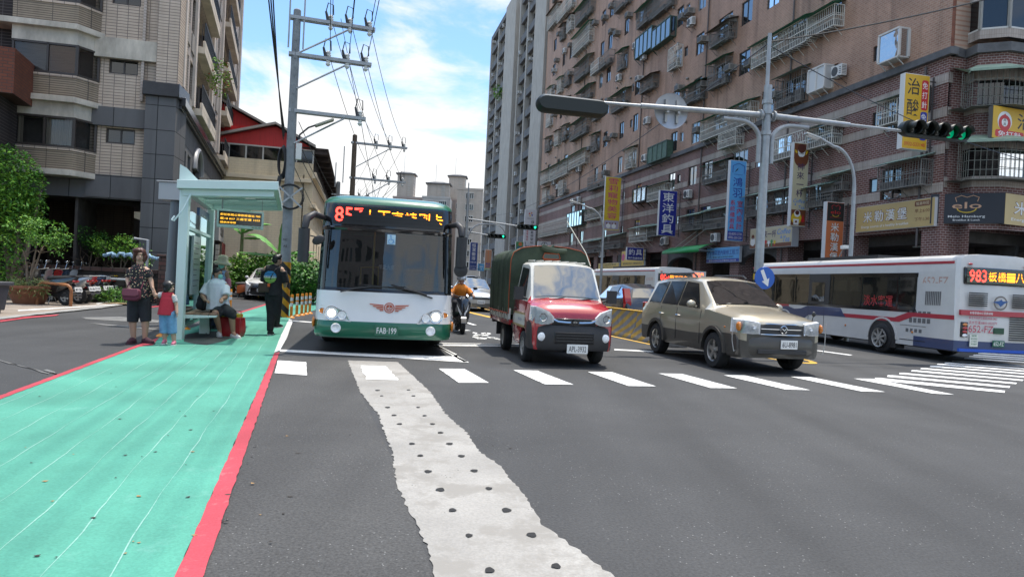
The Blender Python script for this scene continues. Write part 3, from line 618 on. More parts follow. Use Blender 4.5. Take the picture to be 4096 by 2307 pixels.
for f,x0,x1,xc,yt,yb,gm,fm in[(cB,945,1092,1020,240,430,glass('bright box glass',(.25,.3,.32),.5,.2,.03,.3),M('cream box frame',(.60,.58,.54),.5)),(cB,432,548,490,500,650,M('frosted box panel',(.55,.55,.53),.35),None),(cA,1165,1280,1222,245,385,m_win,m_cageg),(cA,1285,1415,1350,178,305,m_win,m_cageg),(cA,1255,1390,1320,1052,1160,M('green sheet panel',(.07,.13,.09),.6,var=.3),m_cageg),(cD,775,950,860,725,880,m_win,m_cageg),(cD,1540,1690,1610,450,600,m_win,m_frame),(cA,1145,1240,1190,1368,1460,m_win,m_frame)]:
 fm=fm or M('cream box frame',(.60,.58,.54),.5);o=-.55
 a=PB.px(*f(x0,(yt+yb)/2),o)[0];b=PB.px(*f(x1,(yt+yb)/2),o)[0];zb=PB.px(*f(xc,yb),o)[1];zt=PB.px(*f(xc,yt),o)[1];W=abs(a-b);H=zt-zb;x=-(a+b)/2;d=.6
 m=MB();m.bb((x-W/2,-d,zb-.06),(x+W/2,0,zb));m.bb((x-W/2,-d-.02,zt),(x+W/2,0,zt+.08))
 n=max(1,round(W/.9))
 for i in range(n+1):
  xx=x-W/2+W*i/n;m.bb((xx-.05,-d-.01,zb),(xx+.05,-d+.08,zt))
 for sx in(x-W/2,x+W/2):m.bb((sx-.05,-.1,zb),(sx+.05,0,zt))
 for k in range(3):xx=x-W/2+.1+(W-.2)*k/2;m.tube([(xx,-d,zb-.05),(xx,0,zb-.5)],.025,4)
 ob=m.build('box_window',fm,bk,smooth=False)
 g=MB();g.add([(x-W/2,-d+.03,zb),(x+W/2,-d+.03,zb),(x+W/2,-d+.03,zt),(x-W/2,-d+.03,zt)],[(0,1,2,3)])
 for sx in(x-W/2+.02,x+W/2-.02):g.add([(sx,-d+.05,zb),(sx,-.1,zb),(sx,-.1,zt),(sx,-d+.05,zt)],[(0,1,2,3)])
 g.build('pane',gm,ob,smooth=False)
acs=[]
for f,lst,kind in[(cA,[(697,128),(868,163),(1022,240),(988,40),(688,325),(607,245),(588,435),(688,532),(580,632),(823,200),(1645,285),(1845,140),(1845,490),(1640,610),(845,845),(665,965),(562,1040),(830,1075),(1000,980),(950,1005),(655,1170),(942,1248),(655,1385),(1812,1180),(1610,940),(572,830),(548,1430)],1),(cA,[(1560,165),(1035,570),(1215,415),(748,1230),(567,1325),(1535,1412),(1225,1150),(1240,880)],0),(cB,[(640,525)],0),(cB,[(180,690),(620,895)],1),(cE,[(235,555),(500,975),(10,1005)],0),(cD,[(838,600),(900,580),(612,380),(1165,1100),(1170,1215),(1890,1070),(900,215)],0),(cD,[(755,470),(600,555),(1215,255),(955,740)],1)]:
 for x,y in lst:
  s,z=PB.px(*f(x,y),-.4);acs.append((s,z-.25,kind))
rnd=random.Random(17)
for s,w,n,sm in cols:
 for k in range(NF):
  s2=s-w/2-.6;z=ZC+.25+FL_*k+rnd.choice((.1,.9,1.2))
  if rnd.random()<.34 and s2>5 and(z-CAMH)/PBp(s2,0).y<.42 and not any(abs(s2-c[0])<c[2]/2+.4 and abs(z-c[1])<1.6 for c in cages)and not any(abs(s2-c[0])<1 and abs(z-c[1])<1 for c in acs):acs.append((s2,z,rnd.choice((0,1,1,2))))
def row_name(z):
 if z>ZC-.3:return ORD[int((z-ZC+.3)/FL_)+1]+' row above the cornice'
 return 'first row below the cornice' if z>9.1 else('second row below the cornice' if z>6.2 else 'wall just above the shops')
rows={}
for s,z,k in sorted(acs):rows.setdefault(row_name(z),[]).append((s,z,k))
for rn,lst in rows.items():
 for i,(s,z,k)in enumerate(lst):
  t=aircon(k);p=PBp(s,.02,z);t.location=p;t.rotation_euler.z=PB.ang+pi
  pos='nearest the corner' if i==0 else(ORD[i+1]+' from near corner')
  t['label']=('pale fan unit' if k==0 else 'boxy unit')+' on brick block, '+rn+', '+pos;t['group']='air conditioners on the brick block'
pv=[PBp(-14,0),PBp(-14,3.6),PBp(80,3.6),PBp(80,0)]
struct('pavement',MB().prism([(p.x,p.y)for p in pv],-.2,.14,'z'),m_pave,smooth=False)
# GREY TOWER beyond it
m_tg=brick('grey tower tile',(.26,.24,.21),(.23,.21,.185),(.14,.13,.12),.3,.12,.012,stain=.3);m_td=M('dark spandrel',(.12,.12,.122),.8,var=.3,vs=.8,stretch=(1,1,.4))
m_tl=M('pale pilaster tile',(.37,.345,.305),.8,var=.2,vs=2,stretch=(1,1,.3))
acl=[]
for ti,(sa,sb,top,lab)in enumerate([(68.3,86.0,50.5,'tall grey tower block with pilasters directly beside the reddish brick block'),(88.5,112,50.5,'tall grey tower block standing at the sky side, beyond a dark gap')]):
 o0=PBp(sa,0.0);tb=thing('tower_block',lab,'building',o0,PB.ang+pi,'grey tower blocks');W=sb-sa
 fh=3.3;nf=15;p0=W*.36
 wins=[];mid=p0+(W-p0)*.5
 for k in range(nf):
  z=1.3+fh*k
  for a,b in((p0+.9,mid-.7),(mid+.9,W-.9)):
   q=(a+b)/2
   wins.append((-q-1.9,-q-.2,z+1.2,z+2.75,2));wins.append((-q+.5,-q+1.9,z+1.2,z+2.75,2))
 mb=MB();wallgrid(mb,-W,-p0,0,top,[w[:4]for w in wins],.2,y=.55);mb.bb((-W,.8,0),(0,13,top));mb.build('wall',m_tg,tb,smooth=False)
 mb=MB();parts('pilaster',[((-p0,-.35,0),(0,.79,top+.6)),((-W,-.2,0),(-W+.6,.79,top)),((-mid-.35,-.1,0),(-mid+.35,.54,top))],m_tl,tb)
 mb=MB()
 parts('spandrel',[((-W+.6,.0,1.3+fh*k-.15),(-p0,.54,1.3+fh*k+.95))for k in range(nf)]+[((-W-.2,-.1,top-.5),(-p0,.54,top+.5))],m_td,tb)
 rnd=random.Random(20+ti)
 for i,wv in enumerate(wins):
  if 1.3+fh*(i//4)<4:continue
  window(tb,*wv[:4],.65,2,rnd.choice((m_frame,m_alu)),m_win,0)
 tb2=tb
 for k in range(1,nf):
  for ci,q in enumerate(((p0+mid)/2,(mid+W)/2)):
   if rnd.random()<.62:acl.append((sa+q+rnd.choice((-1.2,0,1.1)),1.3+fh*k+1.05,rnd.choice((0,0,2)),ti,k,ci))
for s,z,k,ti,fl,ci in acl:
 t=aircon(k);t.location=PBp(s,-.0,z);t.rotation_euler.z=PB.ang+pi
 t['label']='cooling unit on '+('nearer' if ti==0 else 'farther')+' grey tower, floor '+ORD[fl+1]+' up, '+('near' if ci==0 else 'far')+' window bay';t['group']='air conditioners on the grey towers'
 # LEFT APARTMENT BUILDING
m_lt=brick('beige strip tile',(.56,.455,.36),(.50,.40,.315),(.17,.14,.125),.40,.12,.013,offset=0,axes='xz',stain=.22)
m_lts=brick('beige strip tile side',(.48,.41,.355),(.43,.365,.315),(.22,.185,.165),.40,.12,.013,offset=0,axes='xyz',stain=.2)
m_lp=brick('olive strip tile',(.34,.27,.195),(.31,.245,.175),(.11,.09,.075),1.2,.085,.014,offset=0,axes='xz',stain=.25)
m_ld=brick('dark brown tile',(.040,.030,.028),(.032,.024,.023),(.12,.10,.095),.38,.12,.011,offset=0,axes='xz',stain=.3)
m_ls=brick('grey stone slab',(.135,.133,.135),(.115,.113,.115),(.018,.018,.018),1.45,.98,.016,offset=0,axes='xyz',stain=.25)
m_lss=M('polished dark stone',(.022,.022,.026),.22,var=.3,vs=4)
m_blind=M('brown blind',(.17,.065,.03),.8,var=.25,vs=2,stretch=(1,1,12));m_blind2=M('taupe blind',(.17,.145,.13),.8,var=.2,vs=2,stretch=(1,1,10))
LB0=Vector((-13.6,28,0));LA=radians(12);LT=Matrix.Translation(LB0)@Matrix.Rotation(LA,4,'Z')
lb=thing('apartment_building','beige tiled apartment building with grey stone corner left of the bus shelter','building',LB0,LA)
LH=34
PLf=Plane(LB0,(cos(LA),sin(LA),0))
c1p=lambda x,y:PLf.px(.5514*x,.5514*y)
mb=MB();mb.bb((-1.2,-.3,8.75),(-.38,1.0,LH));mb.build('corner_pilaster',m_lt,lb,smooth=False)
mb=MB();mb.bb((-1.5,-.42,0),(-.36,1.2,8.2));mb.build('stone_corner',m_ls,lb,bevel=.01,smooth=False)
mb=MB();mb.bb((-1.6,-.55,8.2),(-.24,1.1,8.75));mb.build('stone_cap',m_lss,lb,bevel=.03)
ops=[]
for k in range(8):
 z=6.25+2.78*k;ops.append((-3.02,-1.95,z,z+.6))
mb=MB();wallgrid(mb,-3.6,-1.1,4.0,LH,ops,.2);mb.bb((-3.6,.22,4.0),(-.9,.9,LH));mb.build('front_wall',m_lt,lb,smooth=False)
for o in ops:window(lb,*o,.1,2,m_frame,m_windark,rnd.choice((0,1,2)))
parts('concrete_beam',[((-3.5,-.22,z-.8),(-1.21,-.01,z))for z in(10.4,15.9,21.4)],m_conc_b,lb,bevel=.01)
parts('stone_band',[((-3.6,-.2,z0),(-1.51,-.01,z1))for z0,z1 in((6.9,7.65),(4.05,4.95))],m_ls,lb)
B0,B1,BC=-6.15,-3.35,.75
for k in range(4):
 zl=4.72+2.8*k
 foot_b=lambda e=0:[(B0-.0,.2),(B0-0,-BC-e),(B1-.55+e*.4,-BC-e),(B1+e,-.0),(B1+e,.2)]
 mb=MB();mb.prism([(B0-.95,.2),(B0-.95,-BC-.22),(B1-.5,-BC-.22),(B1+.16,-.1),(B1+.16,.2)],zl,zl+.22,'z');mb.build('bay_ledge',m_conc_b,lb,bevel=.015)
 mb=MB();mb.prism(foot_b(),zl+.22,zl+.98,'z');mb.build('bay_parapet',m_lp,lb,smooth=False)
 mb=MB();mb.prism(foot_b(.035),zl+.98,zl+1.07,'z');mb.build('bay_coping',m_lt,lb,smooth=False)
 mb=MB();mb.prism(foot_b(),zl+2.27,zl+2.8,'z');mb.build('bay_lintel',m_conc_b,lb,smooth=False)
 z0,z1=zl+1.07,zl+2.27;f=MB();t=.07
 for x in(B0+.02,B0+1.2,B1-.6):f.bb((x,-BC-.0,z0),(x+t,-BC+.08,z1))
 f.bb((B0,-BC,z0),(B1-.55,-BC+.08,z0+.1));f.bb((B0,-BC,z1-.08),(B1-.55,-BC+.08,z1))
 f.tube([(B1-.53,-BC+.04,z0),(B1-.53,-BC+.04,z1)],.06,4);f.tube([(B1-.02,-.04,z0),(B1-.02,-.04,z1)],.06,4)
 for z in(z0+.05,z1-.05):f.tube([(B1-.53,-BC+.04,z),(B1-.02,-.04,z)],.05,4)
 w=f.build('bay_window',m_frame,lb,smooth=False)
 g=MB();g.add([(B0,-BC+.05,z0),(B1-.55,-BC+.05,z0),(B1-.55,-BC+.05,z1),(B0,-BC+.05,z1)],[(0,1,2,3)]);g.add([(B1-.55,-BC+.06,z0),(B1-.03,0,z0),(B1-.03,0,z1),(B1-.55,-BC+.06,z1)],[(0,1,2,3)])
 g.build('pane',glass('clear bay glass',(.8,.8,.8),.0,.95,.04),w,smooth=False)
 c=MB()
 def drape(a,b,y,mi):
  n=max(2,int((b-a)/.05))
  for i in range(n):
   xa,xb=a+(b-a)*i/n,a+(b-a)*(i+1)/n;q=.025*(i%2);r=.025*((i+1)%2)
   c.add([(xa,y+q,z0),(xb,y+r,z0),(xb,y+r,z1),(xa,y+q,z1)],[(0,1,2,3)],mi)
 if k==0:drape(B0,B0+.45,-BC+.16,0);drape(B0+1.25,B1-.6,-BC+.16,0)
 elif k==1:c.bb((B0,-BC+.14,z0),(B0+1.2,-BC+.16,z1),2);c.bb((B0+1.2,-BC+.11,z0),(B1-.62,-BC+.13,z1),1)
 else:c.bb((B0+1.2,-BC+.14,z0),(B1-.62,-BC+.16,z1),2)
 c.bb((B0,.1,z0),(B1,.15,z1),3);c.build('curtain',[m_curt,m_blind,m_blind2,m_room],w,smooth=False)
mb=MB();wallgrid(mb,-16,-6.15,0,LH,[],.1);mb.bb((-16,.02,0),(-6.15,10,LH));mb.build('dark_wing',m_ld,lb,smooth=False)
mb=MB();mb.bb((-6.15,.22,15.9),(-3.6,10,LH));mb.build('front_wall',m_lt,lb,smooth=False)
mb=MB();mb.bb((-6.14,.2,4.0),(-3.4,.22,15.9));mb.build('bay_back',m_ld,lb,smooth=False)
mb=MB();mb.bb((-6.2,-.15,4.0),(-1.5,6,4.7));mb.build('stone_soffit',m_ls,lb,smooth=False)
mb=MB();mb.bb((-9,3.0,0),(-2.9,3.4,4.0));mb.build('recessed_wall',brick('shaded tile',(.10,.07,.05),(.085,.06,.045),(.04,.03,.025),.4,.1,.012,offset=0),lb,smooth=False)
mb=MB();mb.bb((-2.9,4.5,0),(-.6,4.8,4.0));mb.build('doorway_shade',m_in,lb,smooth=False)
mb=MB();mb.prism([(-2.5,0),(-1.55,0),(-1.55,2.0),(-2.5,2.8)],2.0,2.25,'y');mb.build('stair_wall',M('stair wall',(.10,.085,.075),.9,var=.3),lb,smooth=False)
PR=Plane(LB0-Vector((cos(LA),sin(LA),0))*.4,(-.3206,.9472,0));RT=Matrix.Translation((-.4,0,0))@Matrix.Rotation(PR.ang-LA,4,'Z')
SL=36.0
mb=MB();mb.T=RT;ops=[]
pitch=2.92;Z8=8.8
balc=[(4.7,11.2),(18.2,26.5)]
winx=[(1.35,2.5),(3.0,4.0),(12.6,13.9),(14.9,16.2),(28.2,29.6),(31.0,32.4),(34,35.2)]
for k in range(9):
 z=Z8+.2+pitch*k
 for a,b in winx:ops.append((a,b,z+.15,z+1.75))
 for a,b in balc:ops.append((a,b,z-.05,z+2.45))
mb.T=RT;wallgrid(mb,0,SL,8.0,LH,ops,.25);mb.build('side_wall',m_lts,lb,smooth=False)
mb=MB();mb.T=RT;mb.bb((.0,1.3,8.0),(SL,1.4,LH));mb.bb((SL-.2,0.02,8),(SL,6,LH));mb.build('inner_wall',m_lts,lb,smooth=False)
m_lc=M('cream band',(.62,.54,.44),.8,var=.25,vs=1.4,stretch=(1,1,.4));m_sp=M('perforated screen',(.27,.245,.22),.8)
for k in range(9):
 z=Z8+.2+pitch*k
 for a,b in balc:
  mb=MB();mb.T=RT;mb.bb((a-.15,-.42,z-.38),(b+.15,1.3,z-.06));mb.bb((a-.15,-.42,z-.06),(b+.15,-.3,z+.22));mb.build('balcony_slab',m_lc,lb,bevel=.02)
parts('pilaster',[((x-.28,-.12,Z8+.1),(x+.28,0,Z8+.1+pitch*9))for x in(.75,4.2,11.9,17.2,27.2,33.2)],M('pale side tile',(.56,.49,.43),.8,var=.15,vs=3),lb,RT)
parts('spandrel_screen',[((a,-.05,Z8+.2+pitch*k-.75),(b,-.003,Z8+.25+pitch*k))for k in range(9)for a,b in winx],m_sp,lb,RT)
for k in range(9):
 z=Z8+.2+pitch*k
 for a,b in balc:
  mr=MB();mr.T=RT;mg=MB();mg.T=RT
  mr.bb((a,-.39,z+1.05),(b,-.33,z+1.12));n=int((b-a)/.22)
  for i in range(n+1):x=a+(b-a)*i/n;mr.bb((x-.02,-.37,z+.2),(x+.02,-.34,z+1.06))
  for x in(a,b):
   for y in(-.25,-.1,.05):mr.bb((x-.015,y-.015,z+.2),(x+.015,y+.015,z+1.06))
  mg.bb((a+.4,1.22,z),(b-.4,1.28,z+2.2))
  mr.build('balcony_railing',M('dark railing',(.025,.026,.03),.45),lb,smooth=False)
  mg.build('balcony_door',m_windark,lb,smooth=False)
n_=0
for k in range(9):
 z=Z8+.2+pitch*k
 for a,b in winx:window(lb,a,b,z+.15,z+1.75,.12,2,m_frame,m_win,T=RT)
mb=MB();mb.T=RT
bo=[(1.6,3.0,4.9,6.6),(3.6,4.6,4.9,6.6),(5.6,8.2,4.9,6.4),(2.8,6.6,0,3.2),(8.2,13,0,3.2),(15,21,0,3.2),(23,30,0,3.2),(12,13.4,5,6.6),(15,16.4,5,6.6)]
wallgrid(mb,0,SL,0,8.0,bo,.5);mb.build('stone_base',m_ls,lb,smooth=False)
for o in bo[:3]+bo[7:]:window(lb,*o,.2,2,m_frame,m_windark,T=RT)
mb=MB();mb.T=RT;mb.bb((0,-.28,8.0),(SL,.2,8.35));mb.bb((0,-.14,7.86),(SL,.1,8.0));mb.build('side_cornice',m_lss,lb,bevel=.02)
mb=MB();mb.T=RT;mb.bb((.5,3.5,0),(SL,3.6,4));mb.build('shop_shade',m_in,lb,smooth=False)
mb=MB();mb.T=RT;mb.tube([(6.9+1.5*cos(t),-.08,6.2+1.1*sin(t))for t in[pi*i/14 for i in range(15)]],.14,8);mb.build('arch_moulding',M('arch grey',(.25,.25,.26),.5),lb)
def on_side(s,off,z):return PR.o+PR.d*s+PR.n*off+Vector((0,0,z))
nb=thing('brick_balcony','orange brick balcony corner of the neighbouring building at the left edge','balcony',(-19.6,26.0,0),radians(20))
p=PLf
q=AT(50,255,24.0)
nb.location=(q.x,q.y,0)
mb=MB();mb.bb((-4,.2,q.z-1.0),(0,4,q.z+.6));mb.build('parapet',brick('orange neighbour brick',(.21,.065,.035),(.16,.05,.03),(.09,.05,.04),.3,.11,.014,axes='xyz',stain=.2),nb,smooth=False)
mb=MB();mb.bb((-4,.25,0),(-.5,4,q.z-1.02));mb.build('wall',m_ld,nb,smooth=False)
m_gw=brick('dark rubble stone',(.085,.075,.065),(.055,.048,.042),(.025,.022,.02),.55,.2,.02,axes='xyz',stain=.4)
m_gr=brick('red granite block',(.11,.05,.042),(.085,.06,.05),(.03,.025,.022),.42,.16,.018,axes='xyz',stain=.3)
gw=thing('garden_wall','low dark stone garden wall behind the parked scooters','wall',(0,0,0))
g0,g1=AT(60,1150,25.6),AT(640,1150,25.6);g0.z=g1.z=0
mb=MB();d=(g1-g0);mb.box((g0+g1)/2+Vector((0,0,.55)),(d.length,.4,1.1));mb.build('wall_base',m_gw,gw,smooth=False)
mb=MB();mb.box((g0+g1)/2+Vector((0,0,1.19)),(d.length+.1,.55,.18));mb.build('coping',m_gr,gw,bevel=.02)
gp=AT(690,1150,25.2);mb=MB();mb.bb((gp.x-.3,gp.y-.5,0),(gp.x+.35,gp.y+.3,1.75));mb.bb((gp.x-.36,gp.y-.55,1.75),(gp.x+.4,gp.y+.35,1.85));mb.build('end_pier',m_gr,gw,bevel=.02)
m_pipe=M('grey plastic pipe',(.33,.35,.37),.5)
pp=thing('drain_pipes','grey plastic pipes along the low garden wall','pipe');mb=MB()
a=AT(590,1000,24.9);mb.tube([(a.x,a.y,.1),(a.x,a.y,2.35),(a.x-.5,a.y,2.38)],.05,8)
b=AT(668,1100,24.6);mb.tube([(b.x+.2,b.y,1.25),(b.x,b.y,1.22),(b.x,b.y,0)],.06,8)
c_=AT(430,1115,25.0);d_=AT(20,1090,25.0);mb.tube([(a.x,a.y,c_.z),(c_.x,c_.y,c_.z),(d_.x,d_.y,c_.z)],.045,8)
mb.build('pipe',m_pipe,pp)
# BEIGE HALL WITH RED GABLES
m_be=brick('cream painted brick',(.80,.68,.48),(.77,.65,.45),(.66,.55,.39),.45,.17,.012,axes='xyz',stain=.18)
m_bp=M('cream painted render',(.80,.68,.49),.85,var=.1,vs=.6);m_rr=M('red corrugated cladding',(.60,.035,.035),.5,var=.2,vs=6,stretch=(3,3,.1));m_roofd=M('rusty dark roof',(.05,.034,.03),.7,var=.4,vs=2.)
HB0=Vector((-14.95,50,0));HT=PB.ang;hb=thing('school_hall','cream hall with red gable cladding and dark roof beyond the utility pole','building',HB0,HT)
D=62;W2=24
ops=[(a,a+1.1,5.1,7.0)for a in[3+2.1*i for i in range(12)]]+[(a,a+1.3,1.3,3.9)for a in[4+3.6*i for i in range(10)]]
mb=MB();wallgrid(mb,0,D,0,8.75,ops,.35);mb.build('side_wall',m_bp,hb,smooth=False)
mb=MB();mb.bb((0,.6,.2),(D,.7,8.6));mb.build('side_glass',m_windark,hb,smooth=False)
mb=MB();mb.T=Matrix.Rotation(-pi/2,4,'Z')
FW=[(-a-1.0,-a,10.35-1.2,10.3)for a in[.9+1.12*i for i in range(18)]]
mb=MB();mb.add([(0,0,0),(0,W2,0),(0,W2,9.45),(0,.0,9.45)],[(0,1,2,3)]);mb.build('front_wall',m_be,hb,smooth=False)
parts('ledge',[((-.3,-.3,6.2),(D,.1,6.5)),((-.35,-.25,8.35),(D,.05,8.8)),((-.35,.06,8.0),(0,W2,8.3))],m_bp,hb,bevel=.03)
mb=MB();mb.bb((.12,.0,9.45),(.2,W2,10.4));mb.build('strip_glass',m_windark,hb,smooth=False)
mb=MB()
for i in range(20):mb.bb((.02,1.16*i,9.45),(.12,.1+1.16*i,10.35))
mb.bb((0,0,10.35),(.13,W2,10.45));mb.build('strip_frame',m_alu2,hb,smooth=False)
for nm,x,pk,zp,ze,base,wid in(('gable',.05,2.7,11.9,10.6,10.4,2.5),('rear_gable',2.5,7.4,14.0,11.4,10.4,5.4)):
 mb=MB();mb.add([(x,pk-wid,base),(x,W2,base),(x,W2,zp-.3*(W2-pk)),(x,pk,zp),(x,pk-wid,ze)],[(0,1,2,3,4)]);mb.build(nm,m_rr,hb,smooth=False)
 mb=MB();e=pk-wid-.3
 for(ya,za),(yb,zb2)in(((e,ze),(pk,zp+.1)),((pk,zp+.1),(W2,zp+.1-.3*(W2-pk)))):mb.add([(x-.5,ya,za),(x-.5,yb,zb2),(D,yb,zb2),(D,ya,za),(x-.5,ya,za+.1),(x-.5,yb,zb2+.1),(D,yb,zb2+.1),(D,ya,za+.1)],[(0,1,2,3),(4,5,6,7),(0,1,5,4),(0,3,7,4)])
 mb.build('roof',[m_roofd],hb,smooth=False)
 mb=MB();mb.tube([(x-.55,e,ze+.05),(x-.55,pk,zp+.15),(x-.55,W2,zp+.15-.3*(W2-pk))],.12,4);mb.build('gable_trim',M('grey trim',(.36,.33,.30),.6),hb,smooth=False)
mb=MB();mb.bb((.0,-1.0,10.5),(D,1.0,10.62));mb.bb((.3,.15,8.75),(D,.3,10.5))
for i in range(20):mb.bb((.1+3*i,-.9,10.2),(.25+3*i,.15,10.5))
mb.build('eave',m_roofd,hb,smooth=False)
# FAR BUILDINGS
m_f1=brick('far beige tile',(.42,.365,.31),(.39,.34,.29),(.33,.29,.25),1.2,.5,.02,stain=.12);m_f2=M('far grey concrete',(.42,.40,.37),.85,var=.2,vs=.2);m_f3=M('far pink wall',(.34,.28,.25),.85,var=.15,vs=.2)
def far_block(name,lab,u0,u1,vt,Y,mat,nz,nx,depth=14,z0=0,grille=True,extra=None):
 a=AT(u0,vt,Y);b=AT(u1,vt,Y);W=b.x-a.x;H=(a.z+b.z)/2
 t=thing(name,lab,'building',(a.x,Y,0));ops=[]
 for i in range(nx):
  for k in range(nz):x=W*(i+.5)/nx;z=H-2.6-k*3.2;ops.append((x-min(1.1,W/nx*.33),x+min(1.1,W/nx*.33),z,z+1.5))
 mb=MB();wallgrid(mb,0,W,0,H,ops,.3);mb.bb((0,.4,0),(W,depth,H));mb.bb((-.15,-.12,H-.25),(W+.15,.3,H+.3));mb.build('wall',mat,t,smooth=False)
 mb=MB();mb.bb((.1,.3,.1),(W-.1,.38,H-.1));mb.build('window',m_windark,t,smooth=False)
 if grille:
  for o in ops:
   mb=MB()
   for j in range(5):x=o[0]+(o[1]-o[0])*j/4;mb.bb((x-.06,-.45,o[2]),(x+.06,-.38,o[3]))
   mb.bb((o[0],-.5,o[3]),(o[1],0,o[3]+.12));mb.bb((o[0],-.45,o[2]-.1),(o[1],-.38,o[2]))
   mb.build('window_grille',m_alu2,t,smooth=False)
 if extra:extra(t,W,H)
 return t
def stair_tower(t,x,W,z,h):
 mb=MB();mb.bb((x,.5,z),(x+W,5,z+h));mb.build('stair_tower',m_f1,t,smooth=False)
 mb=MB();mb.bb((x-.5,.0,z+h),(x+W+.5,5.5,z+h+.35));mb.add([(x-.3,.2,z+h+.35),(x+W+.3,.2,z+h+.35),(x+W+.3,5.3,z+h+.35),(x-.3,5.3,z+h+.35),(x+W*.3,1.5,z+h+.9),(x+W*.7,1.5,z+h+.9),(x+W*.7,4,z+h+.9),(x+W*.3,4,z+h+.9)],[(0,1,5,4),(1,2,6,5),(2,3,7,6),(3,0,4,7),(4,5,6,7)]);mb.build('cap_roof',m_slate,t,smooth=False)
 mb=MB();mb.tube([(x+W*.35,2,z+h+.8),(x+W*.35,2,z+h+6)],.07,4);mb.build('aerial',m_alu,t)
 mb=MB()
 for k in range(10):mb.bb((x+W*.65,.42,z+h*k/10),(x+W*.82,.46,z+h*k/10+.12))
 mb.build('ladder',m_alu,t,smooth=False)
far_block('distant_block','pale distant apartment block beside the grey towers with barred windows',1830,1932,757,190,m_f1,7,1)
def ex1(t,W,H):stair_tower(t,1.0,5.0,H,7.2);stair_tower(t,W-6,5,H,7.2)
far_block('distant_block','long low distant block with two roof stair towers behind the green bus roof',1572,1870,795,210,m_f3,2,5,extra=ex1)
def ex2(t,W,H):stair_tower(t,1.2,6.5,H,4)
far_block('distant_block','small distant block with a gabled roof hut between two roof towers',1690,1800,790,202,m_f2,4,2,extra=ex2)
q=thing('apartment_block','plain apartment block behind the viewer, mirrored in the green bus windscreen','building',(-18,-44,0));ops=[(x,x+1.8,z,z+1.6)for x in(2,5.5,9,12.5,16,19.5)for z in(4,7.2,10.4,13.6,16.8,20)]
mb=MB();wallgrid(mb,0,25,0,25,ops,.2,y=.2);mb.T=None;o=mb.build('wall',M('plain grey render',(.2,.17,.15),.9,var=.3),q,smooth=False);MB().bb((.2,.5,.2),(24.8,10,24.8)).build('window',m_windark,q);q.rotation_euler.z=pi;q.location=(8,-44,0)
# VEHICLE PARTS
m_tyre=M('tyre rubber',(.018,.018,.019),.85,var=.3,vs=12);m_rim=M('alloy rim',(.42,.41,.39),.35,.8);m_steel=M('steel rim',(.36,.35,.33),.5,.4);m_blk=M('black plastic',(.022,.022,.024),.5,var=.2,vs=5)
m_gblk=M('gloss black',(.008,.008,.009),.12,coat=.5);m_chrome=M('chrome',(.6,.6,.6),.12,1.0);m_cglass=glass('car glass',(.22,.24,.25),.08,.55,.02,.1);m_bglass=glass('bus glass',(.42,.45,.46),.03,.85,.015,.12)
m_seat=M('car interior',(.035,.034,.036),.85);m_cside=M('tinted side glass',(.012,.014,.016),.06,spec=.22);m_lamp=glass('lamp lens',(.95,.95,.95),.04,.95,.02);m_lampin=M('lamp reflector',(.82,.83,.84),.35,.1,var=.25,vs=22,coat=.6);m_lit=M('lit bulb',(1,.78,.42),.4,emit=5.);m_red_l=M('tail lamp red',(.35,.012,.012),.15,coat=1);m_amb=M('indicator amber',(.55,.17,.015),.2,coat=1)
m_plate=M('plate white',(.66,.66,.64),.4);m_ink=M('plate ink',(.015,.015,.02),.5);m_ww=M('white lettering',(.72,.72,.70),.5)
m_ledr=M('led red',(1,.045,.03),.5,emit=3.2);m_leda=M('led amber',(1,.27,.012),.5,emit=3.0);m_ledy=M('led yellow',(1,.5,.04),.5,emit=1.1)
def wheel(par,x,y,r,w,rimm=None,spokes=5,side=1,rr=.62,name='wheel',out=0):
 """tyre ring with a rim child; the axle runs along y, outer face towards side*y"""
 rimm=rimm or m_rim;R=Matrix.Rotation(-pi/2*side,3,'X')
 t=MB();h=w/2;t.lathe([(r*rr,-h),(r*.92,-h),(r*.985,-h*.75),(r,-h*.4),(r,h*.4),(r*.985,h*.75),(r*.92,h),(r*rr,h),(r*rr,-h)],n=28,R=R)
 o=t.build(name,m_tyre,par,ang=50);o.location=(x,y,r)
 g=MB();g.T=Matrix.Translation((0,side*out,0));g.lathe([(r*rr,h*.9),(r*rr*.93,h*.8),(r*rr*.88,h*.2)],n=24,R=R,mi=0)
 g.lathe([(r*rr*.9,h*.1),(0,h*.1)],n=24,R=R,mi=1)
 for k in range(spokes):
  a=2*pi*k/spokes+.3;c=Vector((cos(a)*r*rr*.5,sin(a)*r*rr*.5,h*.55));Rz=Matrix.Rotation(a,3,'Z')
  g.box(R@c,(r*rr*.95,r*(.24 if spokes<7 else .12),h*.3),0,R@Rz)
 g.lathe([(r*.15,h*.85),(r*.15,h*.45)],n=12,R=R);g.lathe([(0,h*.86),(r*.15,h*.85)],n=12,R=R)
 g.build('rim',[rimm,m_blk],o,ang=40);return o
def plate(par,M4,txt,w=.34,h=.16,bg=None,ink=None,name='number_plate',ts=.62):
 m=MB();m.T=M4;m.bb((-w/2,-.008,-h/2),(w/2,.006,h/2));o=m.build(name,bg or m_plate,par,bevel=.004)
 l=MB();letters(l,txt,0,0,h*ts,w*.84,0,-.0105,.02,M4=M4);l.build('plate_text',ink or m_ink,o,smooth=False);return o
FRONT=lambda x,y,z,tilt=0:Matrix.Translation((x,y,z))@Matrix.Rotation(pi/2,4,'Z')@Matrix.Rotation(tilt,4,'X')
REAR=lambda x,y,z,tilt=0:Matrix.Translation((x,y,z))@Matrix.Rotation(-pi/2,4,'Z')@Matrix.Rotation(tilt,4,'X')
LEFT=lambda x,y,z:Matrix.Translation((x,y,z))@Matrix.Rotation(pi,4,'Z')
RIGHT=lambda x,y,z:Matrix.Translation((x,y,z))
